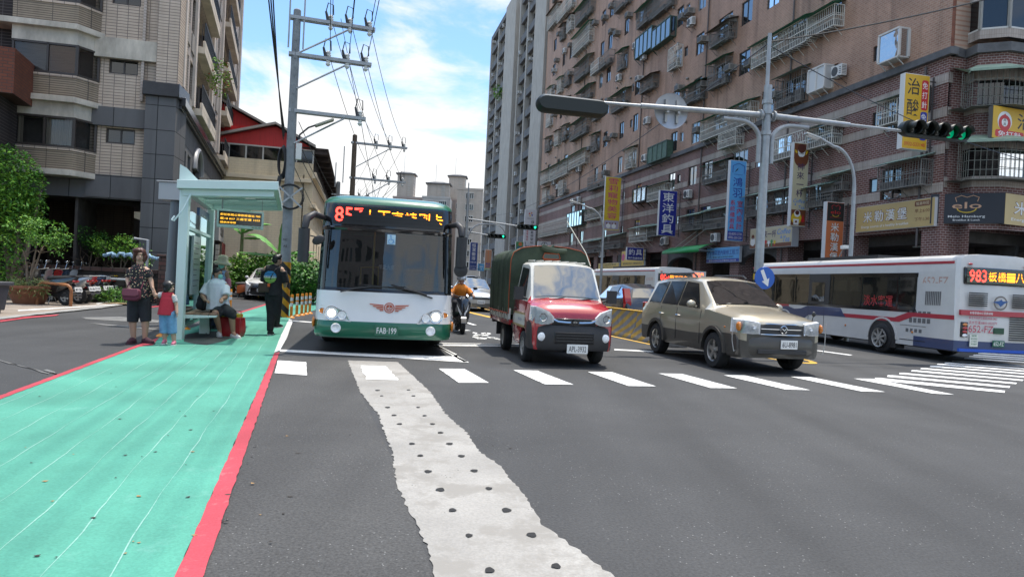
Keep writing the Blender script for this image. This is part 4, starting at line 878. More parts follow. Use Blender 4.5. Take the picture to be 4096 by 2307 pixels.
def toward(h):return atan2(-cos(radians(h)),sin(radians(h)))
def away(h):return atan2(cos(radians(h)),-sin(radians(h)))
class Car:
 """shell lofted along x from knots (x, w, zc, ws, zs, wt, zt, crown)"""
 def __init__(s,knots,wheels,z0,zlow=None):
  s.k=sorted(knots,key=lambda q:-q[0]);s.wh=wheels;s.z0=z0
 def par(s,x):
  k=s.k
  if x>=k[0][0]:return k[0][1:]
  for a,b in zip(k[:-1],k[1:]):
   if a[0]>=x>=b[0]:
    t=(a[0]-x)/(a[0]-b[0])if a[0]>b[0]else 0
    return[p+(q-p)*t for p,q in zip(a[1:],b[1:])]
  return k[-1][1:]
 def sec(s,x,arch=True):
  w,zc,ws,zs,wt,zt,cr=s.par(x);zb=s.z0
  if arch:
   for xw,R,zz in s.wh:
    if abs(x-xw)<R:zb=max(zb,zz+sqrt(max(0,R*R-(x-xw)**2)))
  zl=max(zb+.01,min(zc-.12,zb+.14));zc=max(zc,zl+.01);zm=max(zc+.02,zc+(zs-zc)*.5);zs=max(zs,zm+.01)
  h=[(w*.96,zb),(w*.995,zl),(w,zc),(w*1.004,zm),(ws,zs),(wt,zt-.045),(wt*.9,zt),(wt*.5,zt+cr*.75)]
  return[(x,-y,z)for y,z in h]+[(x,0,zt+cr)]+[(x,y,z)for y,z in h[::-1]]
 def xs(s):
  X=set(round(q[0],4)for q in s.k)
  for xw,R,z in s.wh:X|=set(round(xw+R*cos(pi*i/12)*.9999,4)for i in range(13))
  lo,hi=s.k[-1][0],s.k[0][0];return sorted([x for x in X if lo<=x<=hi],reverse=True)
 def shell(s,par,mats,lowmat=1,name='body',zsplit=True):
  mb=MB();S=[s.sec(x)for x in s.xs()];n=17
  b=0;vs=[p for q in S for p in q];f0,f1=[],[]
  for i in range(len(S)-1):
   for k in range(n-1):(f1 if(k<2 or k>=n-3)else f0).append((i*n+k,i*n+k+1,(i+1)*n+k+1,(i+1)*n+k))
  mb.v=vs;mb.f=f0+f1;mb.m=[0]*len(f0)+[lowmat]*len(f1)
  e0=tuple(range(n));e1=tuple(range((len(S)-1)*n,len(S)*n));mb.f+=[e0,e1[::-1]];mb.m+=[lowmat if lowmat else 0]*2
  return mb.build(name,mats,par,ang=32)
 def side(s,x,f,sgn,e=.012):
  w,zc,ws,zs,wt,zt,cr=s.par(x);return(x,sgn*(ws+(wt-ws)*f+e),zs+(zt-.045-zs)*f+.003)
 def low(s,x,z,sgn,e=.012):
  w,zc,ws,zs,wt,zt,cr=s.par(x);return(x,sgn*((w if z<zc+(zs-zc)*.5 else w+(ws-w)*(z-zc-(zs-zc)*.5)/max(.01,(zs-zc)*.5))+e),z)
 def windows(s,par,polys,mat,name='side_window'):
  for sg in(-1,1):
   for pl in polys:
    m=MB();m.poly([s.side(x,f,sg)for x,f in pl]);m.poly([s.side(x,f,sg,.004)for x,f in pl],1);m.build(name,[mat,m_gblk],par,smooth=False)
 def screen(s,par,xa,xb,mat,name='windscreen',e=.014,n=5,wf=(.98,.98)):
  m=MB();S=[]
  for i in range(n+1):
   t=i/n;x=xa+(xb-xa)*t;q=s.sec(x,False)[6:11];w_=wf[0]+(wf[1]-wf[0])*t
   S.append([(p[0]+e*.6*(1 if xa>xb and name=='windscreen' else-1),p[1]*w_,p[2]+e)for p in q])
  m.loft(S,0,closed=False,caps=False);return m.build(name,mat,par,ang=60)
m_cgl2=glass('dark car glass',(.05,.055,.06),.15,.2,.015,.22)
def mirror(par,x,y,z,mat,s,sz=(.14,.2,.15)):
 m=MB();m.ell((x,y+s*.12,z),(sz[0]/2,sz[1]/2,sz[2]/2),12,8);m.tube([(x,y,z-.05),(x,y+s*.08,z-.03)],.025,6);m.build('wing_mirror',mat,par,ang=60)
 # GOLD SUV
m_gold=M('champagne gold paint',(.40,.355,.27),.28,.45,coat=.8,var=.06,vs=1.5);m_clad=M('dark taupe cladding',(.055,.05,.043),.45,.15,coat=.3,var=.12,vs=3)
suv=thing('suv','champagne gold off-road car with dark lower cladding crossing the zebra','car',(4.97,12.5,0),toward(12.5))
cs=Car([(0,.70,.60,.68,.84,.58,.90,.02),(-.05,.80,.62,.78,.93,.66,.97,.02),(-.24,.86,.64,.84,1.0,.74,1.05,.03),(-1.05,.89,.64,.86,1.1,.78,1.15,.05),(-1.12,.89,.64,.86,1.11,.76,1.18,.04),(-1.86,.89,.62,.86,1.10,.64,1.70,.035),(-2.3,.89,.62,.86,1.11,.64,1.75,.04),(-3.5,.89,.62,.86,1.13,.63,1.74,.04),(-4.12,.88,.62,.85,1.13,.61,1.68,.03),(-4.36,.86,.62,.82,1.12,.72,1.18,.02),(-4.42,.80,.6,.76,.8,.7,.84,.01)],[(-.86,.43,.34),(-3.47,.43,.34)],.30)
cs.shell(suv,[m_gold,m_clad])
cs.screen(suv,-1.15,-1.81,m_cgl2,wf=(1.02,1.0));cs.screen(suv,-4.14,-4.32,m_cgl2,'rear_window')
cs.windows(suv,[[(-1.5,.05),(-2.45,.05),(-2.45,.93),(-1.96,.93)],[(-2.52,.05),(-3.28,.05),(-3.24,.93),(-2.52,.93)],[(-3.37,.06),(-4.0,.08),(-3.95,.9),(-3.33,.93)]],m_cside)
for x in(-.86,-3.47):
 for s in(-1,1):
  wheel(suv,x,s*.79,.345,.22,m_rim,5,s)
  a=MB();P=[(x+.47*cos(t),.34+.47*sin(t))for t in[pi*i/14 for i in range(15)]];Q=[(x+.41*cos(t),.34+.41*sin(t))for t in[pi*i/14 for i in range(15)]][::-1]
  a.prism(P+Q,s*.86,s*.925,'y');a.build('wheel_arch',m_clad,suv,ang=50)
b=MB();b.T=Matrix.Identity(4)
b.loft([[(x,y,z)for x,z in((.03-k,.34),(.06-k,.42),(.06-k,.62),(.0-k,.71),(-.3-k,.71),(-.3-k,.34))]for y,k in((-.88,.36),(-.84,.16),(-.6,.03),(0,0),(.6,.03),(.84,.16),(.88,.36))]);b.build('front_bumper',m_clad,suv,ang=40)
b=MB();b.bb((.03,-.5,.38),(.068,.5,.46));b.build('bumper_intake',m_blk,suv,bevel=.01)
g=MB();g.loft([[(.02-k,y,.73),(.06-k,y,.75),(.04-k,y,.915),(-.05-k,y,.915)]for y,k in((-.42,.05),(0,0),(.42,.05))]);o=g.build('grille',m_blk,suv,ang=30)
g=MB();
for z in(.73,.925):g.tube([(.035-.05*(abs(y)/.42)**2-(.03 if z>.8 else 0),y,z)for y in[-.46+.092*i for i in range(11)]],.017,6)
g.tube([(.02,-.46,.73),(-.0,-.50,.83),(-.02,-.46,.925)],.017,6);g.tube([(.02,.46,.73),(-.0,.50,.83),(-.02,.46,.925)],.017,6);g.tube([(.05-.05*(abs(y)/.42)**2,y,.83)for y in[-.42+.105*i for i in range(9)]],.012,5);g.build('grille_trim',m_chrome,o)
g=MB();g.lathe([(.065,0),(.075,.012),(.062,.018)],(.055,0,.83),16,R=Matrix.Rotation(pi/2,3,'Y'));g.tube([(.077,-.045,.85),(.077,-.02,.83),(.077,0,.81),(.077,.02,.83),(.077,.045,.85)],.009,5);g.build('emblem',m_chrome,o)
for s in(-1,1):
 l=MB();l.loft([[(-.0-k,s*y,z0),(.005-k,s*y,z1),(-.07-k,s*y,z1+.02),(-.1-k,s*y,z0)]for y,k,z0,z1 in((.46,-.035,.74,.93),(.60,-.035,.73,.96),(.76,-.01,.735,.98),(.865,.2,.75,.98))]);o=l.build('headlight',m_lampin,suv,ang=40)
 q=MB();q.loft([[(.008-k,s*y,z0),(.012-k,s*y,z1)]for y,k,z0,z1 in((.46,-.045,.74,.93),(.60,-.045,.73,.96),(.76,-.02,.735,.98),(.87,.19,.75,.98))],closed=False,caps=False);q.build('lens',m_lamp,o,ang=60)
 q=MB();q.ell((.03,s*.58,.84),(.03,.055,.055),10,6);q.build('bulb',m_lampin,o);q=MB();q.ell((-.06,s*.84,.86),(.09,.035,.085),10,6);q.build('indicator',m_amb,o)
 f=MB();f.lathe([(.0,.02),(.06,.015),(.07,0)],(.02-.07,s*.66,.46),14,R=Matrix.Rotation(pi/2,3,'Y'));f.build('fog_lamp',m_lampin,suv)
 mirror(suv,-1.62,s*.87,1.2,m_gold,s)
 for x in(-2.38,-3.2):
  h=MB();p=cs.low(x,.93,s);h.tube([(x-.08,p[1]-s*.01,.93),(x-.05,p[1]+s*.03,.935),(x+.05,p[1]+s*.03,.935),(x+.08,p[1]-s*.01,.93)],.014,6);h.build('door_handle',m_chrome,suv)
 d=MB()
 for x,z0,z1 in((-1.42,.42,1.08),(-2.48,.42,1.09),(-3.26,.62,1.1)):d.tube([cs.low(x,z0+(z1-z0)*i/5,s,.002)for i in range(6)],.006,4)
 d.build('door_gap',m_blk,suv)
 r=MB();r.tube([(-2.2,s*.58,1.77),(-2.35,s*.58,1.84),(-3.5,s*.57,1.84),(-3.8,s*.57,1.76)],.02,6);r.build('roof_rail',m_blk,suv)
 t=MB();t.bb((-4.42,s*.78-.06,.8),(-4.3,s*.78+.06,1.15));t.build('tail_lamp',m_red_l,suv,bevel=.02)
 k=MB();k.ell((-.48,s*.875,.82),(.035,.012,.02),8,6);k.build('side_indicator',m_amb,suv)
k=MB();k.tube([(-.25,.80,.97),(-.24,.82,1.1)],.008,5);k.ell((-.24,.83,1.13),(.03,.04,.05));k.build('fender_mirror',m_blk,suv)
k=MB();k.tube([(.02,.80,.42),(.03,.86,.40),(.02,.90,.55),(.0,.92,1.0)],.008,5);k.tube([(-.1,-.86,.42),(-.08,-.9,.40),(-.12,-.92,.6),(-.2,-.88,1.02)],.007,5);k.build('parking_pole',m_steel,suv)
k=MB();k.tube([(-1.1,-.5,1.19),(-1.22,-.1,1.23)],.012,5);k.tube([(-1.08,.1,1.19),(-1.2,.55,1.22)],.012,5);k.build('wiper',m_blk,suv)
plate(suv,FRONT(.075,.12,.56),'6U-8981',.34,.16)
k=MB();k.bb((-3.9,-.6,.25),(-.5,.6,.45));k.build('underbody',m_blk,suv)
# RED AND WHITE LIGHT TRUCK with canvas cover
m_tred=M('truck red paint',(.33,.012,.02),.25,coat=1.,var=.05);m_twh=M('truck white paint',(.60,.59,.54),.35,coat=.6,var=.08);m_canvas=M('dark green canvas',(.034,.052,.03),.75,var=.45,vs=2.2,bump=.5,bs=3.)
tk=thing('light_truck','small red and white truck with dark green canvas cover','truck',(1.12,12.03,0),toward(11))
ct=Car([(0,.68,.50,.68,.86,.62,.92,.01),(-.05,.72,.52,.70,.95,.66,1.0,.02),(-.22,.74,.54,.72,1.04,.68,1.09,.03),(-.50,.75,.56,.73,1.10,.68,1.16,.03),(-.54,.75,.56,.73,1.11,.67,1.18,.03),(-.94,.75,.58,.73,1.12,.62,1.80,.03),(-1.2,.75,.58,.73,1.13,.60,1.85,.03),(-1.72,.75,.58,.73,1.14,.61,1.86,.03),(-1.78,.74,.58,.71,1.1,.56,1.78,.0)],[(-.78,.36,.28)],.30)
ob=ct.shell(tk,[m_tred,m_tred])
me=ob.data
me.materials.append(m_twh)
for p in me.polygons:
 c=p.center
 if c.z>1.2 or(abs(c.y)>.55 and c.z>1.5):p.material_index=2
ct.screen(tk,-.55,-.92,m_cgl2,wf=(1.04,1.0),e=.018);ct.windows(tk,[[(-.78,.06),(-1.58,.06),(-1.58,.92),(-1.0,.92)]],m_cside)
k=MB();
for i in range(7):y=-.5+i/6;k.tube([(-1.15,y,1.875+.02*(1-abs(y))),(-1.7,y,1.885+.02*(1-abs(y)))],.014,5)
k.build('roof_rib',m_twh,tk)
for s in(-1,1):
 k=MB()
 for z0,z1,mi in((.86,.90,1),(.67,.86,0),(.63,.67,1)):
  xs_=[-.62,-.9,-1.3,-1.74];k.loft([[ct.low(x,z0,s,.006),ct.low(x,z1,s,.006)]for x in xs_],mi,closed=False,caps=False)
 k.build('side_stripe',[m_twh,M('gold stripe',(.30,.22,.09),.5)],tk,smooth=False)
 k=MB();letters(k,'HITACHI',0,0,.055,.3,M4=(RIGHT if s<0 else LEFT)(-1.0,s*.772,.77));k.build('door_lettering',M('blue ink',(.05,.09,.25),.5),tk,smooth=False)
 k=MB()
 for x,z0,z1 in((-1.62,.36,1.1),(-.66,.75,1.08)):k.tube([ct.low(x,z0+(z1-z0)*i/5,s,.003)for i in range(6)],.006,4)
 k.build('door_gap',m_blk,tk)
 k=MB();k.tube([(-1.42,s*.75,.95),(-1.42,s*.78,.955),(-1.54,s*.78,.955),(-1.54,s*.75,.95)],.013,5);k.build('door_handle',m_blk,tk)
 k=MB();k.box((-.62,s*.89,1.26),(.09,.17,.24));k.tube([(-.66,s*.71,1.16),(-.64,s*.84,1.2)],.02,6);k.build('wing_mirror',m_blk,tk,ang=60)
 l=MB();l.loft([[(.03-q,s*y,z0),(.03-q,s*y,z1),(-.04-q,s*y,z1+.004),(-.12-q,s*y,z0)]for y,q,z0,z1 in((.38,-.03,.79,.88),(.47,-.03,.75,.97),(.59,-.02,.74,1.02),(.69,.03,.76,1.05),(.75,.19,.80,1.05))]);o=l.build('headlight',m_lampin,tk,ang=40)
 l=MB();l.loft([[(.038-q,s*y,z0),(.04-q,s*y,z1)]for y,q,z0,z1 in((.38,-.03,.79,.88),(.47,-.03,.75,.97),(.59,-.02,.74,1.02),(.69,.03,.76,1.05),(.75,.19,.80,1.05))],closed=False,caps=False);l.build('lens',m_lamp,o,ang=60)
 l=MB();l.lathe([(.0,-.02),(.05,.01),(.07,.03)],(.04,s*.58,.87),14,R=Matrix.Rotation(pi/2,3,'Y'));l.build('bulb',m_chrome,o)
 l=MB();l.lathe([(0,.02),(.045,.015),(.06,0),(.075,-.005)],(.045,s*.58,.53),16,R=Matrix.Rotation(pi/2,3,'Y'));l.build('fog_lamp',m_lampin,tk)
 wheel(tk,-.78,s*.665,.285,.17,m_steel,8,s);wheel(tk,-2.85,s*.66,.285,.17,m_steel,8,s)
b=MB();b.loft([[(.05-q,y,.30),(.08-q,y,.36),(.075-q,y,.62),(.02-q,y,.75+(.03 if abs(y)>.6 else 0)),(-.4-q*.2,y,.75),(-.4-q*.2,y,.32)]for y,q in((-.755,.36),(-.735,.18),(-.64,.05),(-.4,.01),(0,0),(.4,.01),(.64,.05),(.735,.18),(.755,.36))]);b.build('front_bumper',m_blk,tk,ang=40)
b=MB();b.bb((.06,-.36,.42),(.085,.36,.62));o=b.build('lower_grille',m_gblk,tk,bevel=.01);b=MB()
for z in(.46,.51,.56):b.bb((.08,-.33,z),(.092,.33,z+.018))
b.build('slat',m_blk,o)
b=MB();b.bb((-.02,-.40,.735),(.03,.40,.86));o=b.build('upper_grille',m_gblk,tk,bevel=.015)
b=MB();b.tube([(.03,-.44,.86),(.045,-.3,.80),(.05,-.14,.79),(.05,.14,.79),(.045,.3,.80),(.03,.44,.86)],.026,6);b.build('chrome_bar',m_chrome,o)
b=MB();b.add([(.085,-.085,.80),(.085,0,.755),(.085,.085,.80),(.085,0,.845)],[(0,1,2,3)],0);b.add([(.088,-.05,.80),(.088,0,.775),(.088,.05,.80),(.088,0,.825)],[(0,1,2,3)],1);b.add([(.09,-.004,.76),(.09,.004,.76),(.09,.004,.84),(.09,-.004,.84)],[(0,1,2,3)],0);b.build('emblem',[m_gblk,m_chrome],o,smooth=False)
plate(tk,FRONT(.092,.06,.335),'APL-3932',.38,.16)
b=MB();b.tube([(-.44,-.35,1.16),(-.56,-.02,1.22)],.012,5);b.tube([(-.44,.1,1.16),(-.56,.5,1.22)],.012,5);b.tube([(-.46,-.62,1.14),(-.56,-.35,1.2)],.012,5);b.build('wiper',m_blk,tk)
b=MB();b.bb((-4.2,-.79,.64),(-1.85,.79,.70));
for s in(-1,1):b.bb((-4.2,s*.79-.02,.60),(-1.85,s*.79+.02,.70))
b.build('bed_floor',m_tred,tk)
b=MB()
for s in(-1,1):b.bb((-4.2,s*.80-.02,.70),(-1.85,s*.80+.02,.93))
b.bb((-4.2,-.78,.70),(-4.16,.78,.93));b.build('drop_side',m_twh,tk,bevel=.01)
b=MB()
for i in range(9):b.bb((-4.1+i*.25,-.8245,.78),(-4.02+i*.25,-.8215,.84))
b.build('drop_side_stencil',m_blk,tk,smooth=False)
b=MB()
for i in range(7):b.bb((-4.15+i*.37,-.835,.68),(-4.12+i*.37,-.82,.95))
b.build('tie_post',m_steel,tk)
b=MB();b.bb((-4.15,-.35,.36),(-.6,.35,.64));b.bb((-2.5,-.6,.36),(-2.0,.6,.62));b.build('chassis',m_blk,tk)
k=MB();k.bb((-4.3,-.75,.52),(-4.15,.75,.60));k.bb((-3.35,-.80,.30),(-3.32,-.55,.62));k.bb((-2.5,-.78,.58),(-3.25,-.6,.62));k.build('mudguard',m_blk,tk)
def canvas_sec(x,d=0,seed=0):
 r=random.Random(seed);P=[]
 prof=[(.83,.82),(.84,1.2),(.835,1.6),(.83,1.9),(.78,2.05),(.62,2.15),(.35,2.20),(0,2.22)]
 full=[(-y,z)for y,z in prof]+[(y,z)for y,z in prof[::-1][1:]]
 for y,z in full:P.append((x,y*(1+d*(1 if abs(y)>.7 else .2)*(1 if z<2.1 else .3)),z+d*.25*(1 if z>2 else 0)))
 return P
b=MB();rnd=random.Random(9);S=[]
for i in range(60):
 x=-1.86-2.36*i/59;S.append(canvas_sec(x,.022*sin(i*1.35)+rnd.uniform(-.018,.012),i))
b.loft(S,0,closed=False,caps=False);b.poly(S[-1]);
fr=[(x+.0,y*.995,z)for x,y,z in S[0]];b.poly(fr)
b.build('canvas_cover',m_canvas,tk,ang=70)
m_cord=M('orange piping',(.40,.075,.02),.7)
b=MB();b.tube([(p[0]+.012,p[1]*1.003,p[2]+.004)for p in S[0]],.007,5);b.tube([(-1.9-2.3*i/20,-.855+.01*sin(i*2),.83+.012*sin(i*3))for i in range(21)],.012,5)
b.tube([(-1.848,-.16+.32*t/1,z)for t,z in((0,1.96),(1,1.96))],.012,5)
W=[(-.15,1.94),(.15,1.94),(.18,1.98),(.15,2.07),(-.15,2.07),(-.18,1.98),(-.15,1.94)]
b.tube([(-1.84,y,z)for y,z in W],.011,5);b.build('piping',m_cord,tk)
b=MB();b.add([(-1.848,y,z)for y,z in W[:-1]],[tuple(range(6))]);b.build('canvas_window',m_gblk,tk,smooth=False)
b=MB();b.tube([(-1.83,-.22,2.19),(-1.80,-.1,2.15),(-1.79,.1,2.12),(-1.82,.3,2.14)],[.05,.06,.055,.04],7);b.tube([(-1.82,-.2,2.22),(-1.79,-.05,2.17),(-1.82,.02,2.22)],.035,6);b.build('rolled_flap',m_canvas,tk)
b=MB();b.tube([(-1.3,.66,1.84),(-1.45,.60,2.1),(-1.9,.30,2.75)],.009,5);b.build('aerial',M('pale aerial',(.5,.48,.4),.5),tk)
# CITY BUSES
def bus_outline(L,b,xf,bow=.10,cor=.34,q=7):
 ys=[1,.992,.975,.95,.91,.84,.7,.5,.25,0];ys=ys+[-y for y in ys[:-1][::-1]]
 f=[(xf-bow*abs(y)**2-(cor-bow)*abs(y)**(2*q),y*b)for y in ys]
 xs_=[-L,-L+.06,-L*.9,-L*.78,-L*.6,-L*.42,-L*.25,-1.2]
 return[(-L-.05,0),(-L-.04,b*.8),(-L,b*.96)]+[(x,b)for x in xs_[1:]]+f+[(x,-b)for x in xs_[1:][::-1]]+[(-L,-b*.96),(-L-.04,-b*.8)]
def bus_arches(par,axles,b,r,mat):
 for x in axles:
  for s in(-1,1):
   P=[(x+(r+.14)*cos(t),r+(r+.12)*sin(t))for t in[pi*i/14 for i in range(15)]]
   m=MB();m.prism([(x+r+.14,.2)]+P+[(x-r-.14,.2)],s*(b-.3),s*(b+.003),'y');m.build('wheel_arch',m_blk,par,smooth=False)
   Q=[(x+(r+.2)*cos(t),r+(r+.17)*sin(t))for t in[pi*i/14 for i in range(15)]]
   m=MB();m.prism(Q+P[::-1],s*(b+.0),s*(b+.02),'y');m.build('arch_trim',mat,par,ang=50)
m_gr=M('bus green paint',(.008,.115,.062),.3,coat=.7,var=.12,vs=2.);m_bw=M('bus white paint',(.62,.625,.62),.3,coat=.6,var=.06,vs=1.5)
L,B=11.2,1.25
gb=thing('city_bus','green and white city bus, number 857, waiting at the kerb','bus',(-2.30,12.45,0),toward(11.0))
LV=[(.30,.0),(.36,.035),(.55,.045),(.60,.02),(1.14,-.02),(1.20,-.035),(2.24,-.13),(2.30,-.13),(2.74,-.17),(2.80,-.20),(2.87,-.30),(2.93,-.55),(2.955,-1.2)]
Bs=[1.235,1.25,1.25,1.245,1.24,1.235,1.205,1.20,1.19,1.17,1.11,.98,.6]
def gx(z,y=0):
 for(z0,x0),(z1,x1)in zip(LV[:-1],LV[1:]):
  if z0<=z<=z1:xf=x0+(x1-x0)*(z-z0)/(z1-z0);break
 yy=abs(y)/1.22;return xf-.10*yy**2-.24*yy**14
mats=[m_gr,m_bw,m_gblk,m_bglass]
body=MB();glz=MB();O=[[(x,y,z)for x,y in bus_outline(L,b,xf)]for(z,xf),b in zip(LV,Bs)];n=len(O[0])
for i in range(len(O)-1):
 zm=(LV[i][0]+LV[i+1][0])/2
 for k in range(n):
  a,c=k,(k+1)%n;q=[O[i][a],O[i][c],O[i+1][c],O[i+1][a]];xm=sum(p[0]for p in q)/4;ym=sum(abs(p[1])for p in q)/4;front=xm>-1.1
  if 1.18<zm<2.26 and front and ym<B*.99:glz.add(q,[(0,1,2,3)]);continue
  if 1.18<zm<2.26 and xm>-L+.3:body.add(q,[(0,1,2,3)],2);continue
  mi=0 if zm<.6 else(1 if zm<1.15 else(2 if zm<2.76 and(front or zm<2.3)else(1 if zm<2.5 else 0)))
  body.add(q,[(0,1,2,3)],mi)
body.poly(O[-1],0);body.build('body',mats,gb,ang=40,weld=.0005);glz.build('windscreen',m_bglass,gb,ang=60,weld=.0005)
k=MB();k.bb((-L+.4,-1.15,1.1),(-.5,1.15,1.16));k.bb((-2.6,-1.15,1.16),(-2.5,1.15,2.3));k.build('floor',m_seat,gb)
k=MB();k.loft([[(-.22,y,1.0),(-.20,y,1.2),(-.45,y,1.27),(-.7,y,1.2)]for y in(-1.1,1.1)]);k.build('dashboard',M('dash plastic',(.05,.05,.052),.7),gb)
k=MB();k.bb((-1.7,.35,1.2),(-1.2,.85,1.55));k.bb((-1.75,.37,1.55),(-1.6,.83,2.15));k.build('driver_seat',m_seat,gb,bevel=.05)
k=MB();k.lathe([(.21,0),(.23,.015),(.21,.03),(.19,.015),(.21,0)],(-.85,.6,1.42),20,R=Matrix.Rotation(radians(-55),3,'Y'));k.build('steering_wheel',m_blk,gb)
k=MB();k.tube([(-1.1,-.25,1.2),(-1.1,-.25,2.3)],.02,6);k.tube([(-1.6,-.5,1.2),(-1.6,-.5,1.6),(-1.6,-.15,1.62),(-1.6,-.15,1.2)],.02,6);k.build('grab_rail',M('yellow rail',(.45,.36,.03),.4),gb)
m_led=M('led panel',(.012,.011,.010),.35)
k=MB();k.loft([[(gx(z,y)+.006,y,z)for z in(2.36,2.70)]for y in[-1.0+.1*i for i in range(21)]],closed=False,caps=False);k.build('destination_screen',m_led,gb,ang=60)
k=MB();M4=FRONT(gx(2.53)+.012,0,2.53,radians(5));letters(k,'857',-.72,0,.27,.50,0,0,.03,M4=M4@Matrix.Translation((0,.035,0)))
for i,ch in enumerate('上下車請刷卡'):letters(k,ch,-.34+.245*i,-.01,.235,.215,1,0,.02,M4=M4@Matrix.Translation((0,.012+.10*((-.34+.245*i)/1.22)**2,0)))
k.build('destination_text',[m_ledr,m_leda],gb,smooth=False)
k=MB()
for z in(2.44,2.50,2.57,2.63):k.loft([[(gx(zz,y)+.017,y,zz)for zz in(z,z+.019)]for y in[-.98+.098*i for i in range(21)]],closed=False,caps=False)
k.build('screen_scanlines',m_led,gb,smooth=False)
k=MB();k.loft([[(gx(2.27,y)+.03,y,2.25),(gx(2.27,y)+.045,y,2.29),(gx(2.3,y)+.0,y,2.32)]for y in[-1.2+.1*i for i in range(25)]],closed=False,caps=False);k.build('visor_ridge',m_gblk,gb,ang=50)
for s in(-1,1):
 k=MB();k.tube([(gx(1.17,s*1.12)+.012,s*1.12,1.17),(gx(1.7,s*1.115)+.012,s*1.115,1.7),(gx(2.24,s*1.10)+.012,s*1.10,2.24)],.035,6);k.build('screen_pillar',m_gblk,gb)
 P=[(.60,.60),(.66,.70),(.76,.80),(.90,.86),(1.12,.87),(1.20,.80),(1.215,.66),(1.18,.60)]
 k=MB();k.add([(gx(z,y)+.012,s*y,z)for y,z in P]+[(gx(z,y)-.05,s*y,z)for y,z in P],[tuple(range(8))]+[(i,8+i,8+(i+1)%8,(i+1)%8)for i in range(8)]);o=k.build('headlight',M('silver lamp housing',(.45,.46,.47),.3,.7),gb,smooth=False)
 k=MB();k.tube([(gx(z,y)+.015,s*y,z)for y,z in P+P[:1]],.012,5);k.build('rim_trim',m_bw,o)
 for y,z,r,mm,nm in((.94,.735,.115,m_lit,'main_lamp'),(.755,.705,.075,m_lampin,'dip_lamp'),(1.11,.765,.05,m_amb,'indicator')):
  x=gx(z,y)+.014;k=MB();R=Matrix.Rotation(pi/2,3,'Y');k.lathe([(r*.55,.004),(r,.016),(r*1.08,.02),(r*1.12,0)],(x,s*y,z),20,0,R);k.lathe([(0,.01),(r*.62,.012)],(x,s*y,z),16,1,R);k.lathe([(r*.62,.012),(r*.98,.016)],(x,s*y,z),20,2,R);k.build(nm,[m_chrome,mm,m_lampin if mm is not m_amb else m_amb],o,ang=60)
 k=MB();k.lathe([(0,.01),(.06,.01),(.075,.02),(.09,0)],(gx(.47,.85)+.01,s*.85,.47),18,R=Matrix.Rotation(pi/2,3,'Y'));k.build('fog_lamp',m_lampin,gb)
 wheel(gb,-2.55,s*1.12,.48,.28,m_steel,8,s,out=.12);wheel(gb,-8.2,s*1.12,.48,.28,m_steel,8,s,out=.12)
 k=MB();k.ell((-.28,s*1.27,.55),(.07,.03,.1));k.build('side_indicator',m_amb,gb)
bus_arches(gb,(-2.55,-8.2),1.245,.48,m_gr)
k=MB();k.tube([(-.4,-1.15,2.46),(-.15,-1.33,2.50),(.02,-1.44,2.40),(.05,-1.46,2.22)],[.05,.06,.075,.06],8);k.loft([[(.05+.07*cos(t),-1.47+.10*sin(t),z)for t in[2*pi*i/10 for i in range(10)]]for z in(1.62,1.66,2.18,2.22)]);k.tube([(.0,-1.37,2.1),(-.02,-1.25,2.08)],.012,5);k.ell((.02,-1.22,2.03),(.03,.12,.08),R=Matrix.Rotation(.5,3,'X'));k.build('wing_mirror',m_blk,gb,ang=50)
k=MB();k.tube([(-.4,1.15,2.46),(-.2,1.28,2.48),(-.08,1.34,2.40),(-.05,1.35,2.25)],[.05,.06,.07,.06],8);k.loft([[(-.05+.07*cos(t),1.35+.10*sin(t),z)for t in[2*pi*i/10 for i in range(10)]]for z in(1.68,1.72,2.2,2.24)]);k.lathe([(0,.03),(.13,.0),(0,-.03)],(-.03,1.36,1.62),16,R=Matrix.Rotation(pi/2,3,'Y'));k.build('wing_mirror',m_blk,gb,ang=50)
plate(gb,FRONT(gx(.45)+.02,.05,.455),'FAB·199',.42,.19,M('plate green',(.02,.12,.07),.4),m_ww,ts=.58)
k=MB()
for s in(-1,1):
 p=(-.35 if s<0 else .3);k.tube([(gx(1.16,p)+.03,p+s*.45,1.13),(gx(1.2,p)+.05,p+s*.2,1.2),(gx(1.24,p)+.04,p-s*.15,1.25)],.018,5);k.tube([(gx(1.2)+.04,p-s*.5,1.235),(gx(1.2)+.045,p+s*.05,1.27)],.010,4)
k.tube([(gx(1.3,.2)+.03,.1,1.30),(gx(1.15,.85)+.03,.86,1.08)],.014,5)
k.build('wiper',m_blk,gb)
k=MB();M4=FRONT(gx(.87)+.012,0.08,.87,radians(-2))
mo,mwh=M('emblem red',(.42,.07,.025),.5),m_bw
def disc(mb,x,z,r,y,mi,n=24,ri=0):
 if ri:mb.add([tuple(M4@Vector((x+rr*cos(2*pi*i/n),y,z+rr*sin(2*pi*i/n))))for rr in(ri,r)for i in range(n)],[(i,(i+1)%n,n+(i+1)%n,n+i)for i in range(n)],mi)
 else:mb.poly([tuple(M4@Vector((x+r*cos(2*pi*i/n),y,z+r*sin(2*pi*i/n))))for i in range(n)],mi)
disc(k,0,0,.095,-.002,0,ri=.078);disc(k,0,0,.062,-.002,0,ri=.05)
letters(k,'M',0,.025,.05,.085,0,-.003,.02,M4=M4);letters(k,'W',0,-.03,.05,.085,0,-.003,.02,M4=M4)
for s in(-1,1):
 for j in range(4):k.add([tuple(M4@Vector((s*a,-.001,z)))for a,z in((.105,.05-j*.03),(.36-j*.06,.065-j*.036),(.34-j*.06,.045-j*.036),(.105,.03-j*.03))],[(0,1,2,3)],0)
k.build('emblem',[mo,mwh],gb,smooth=False)
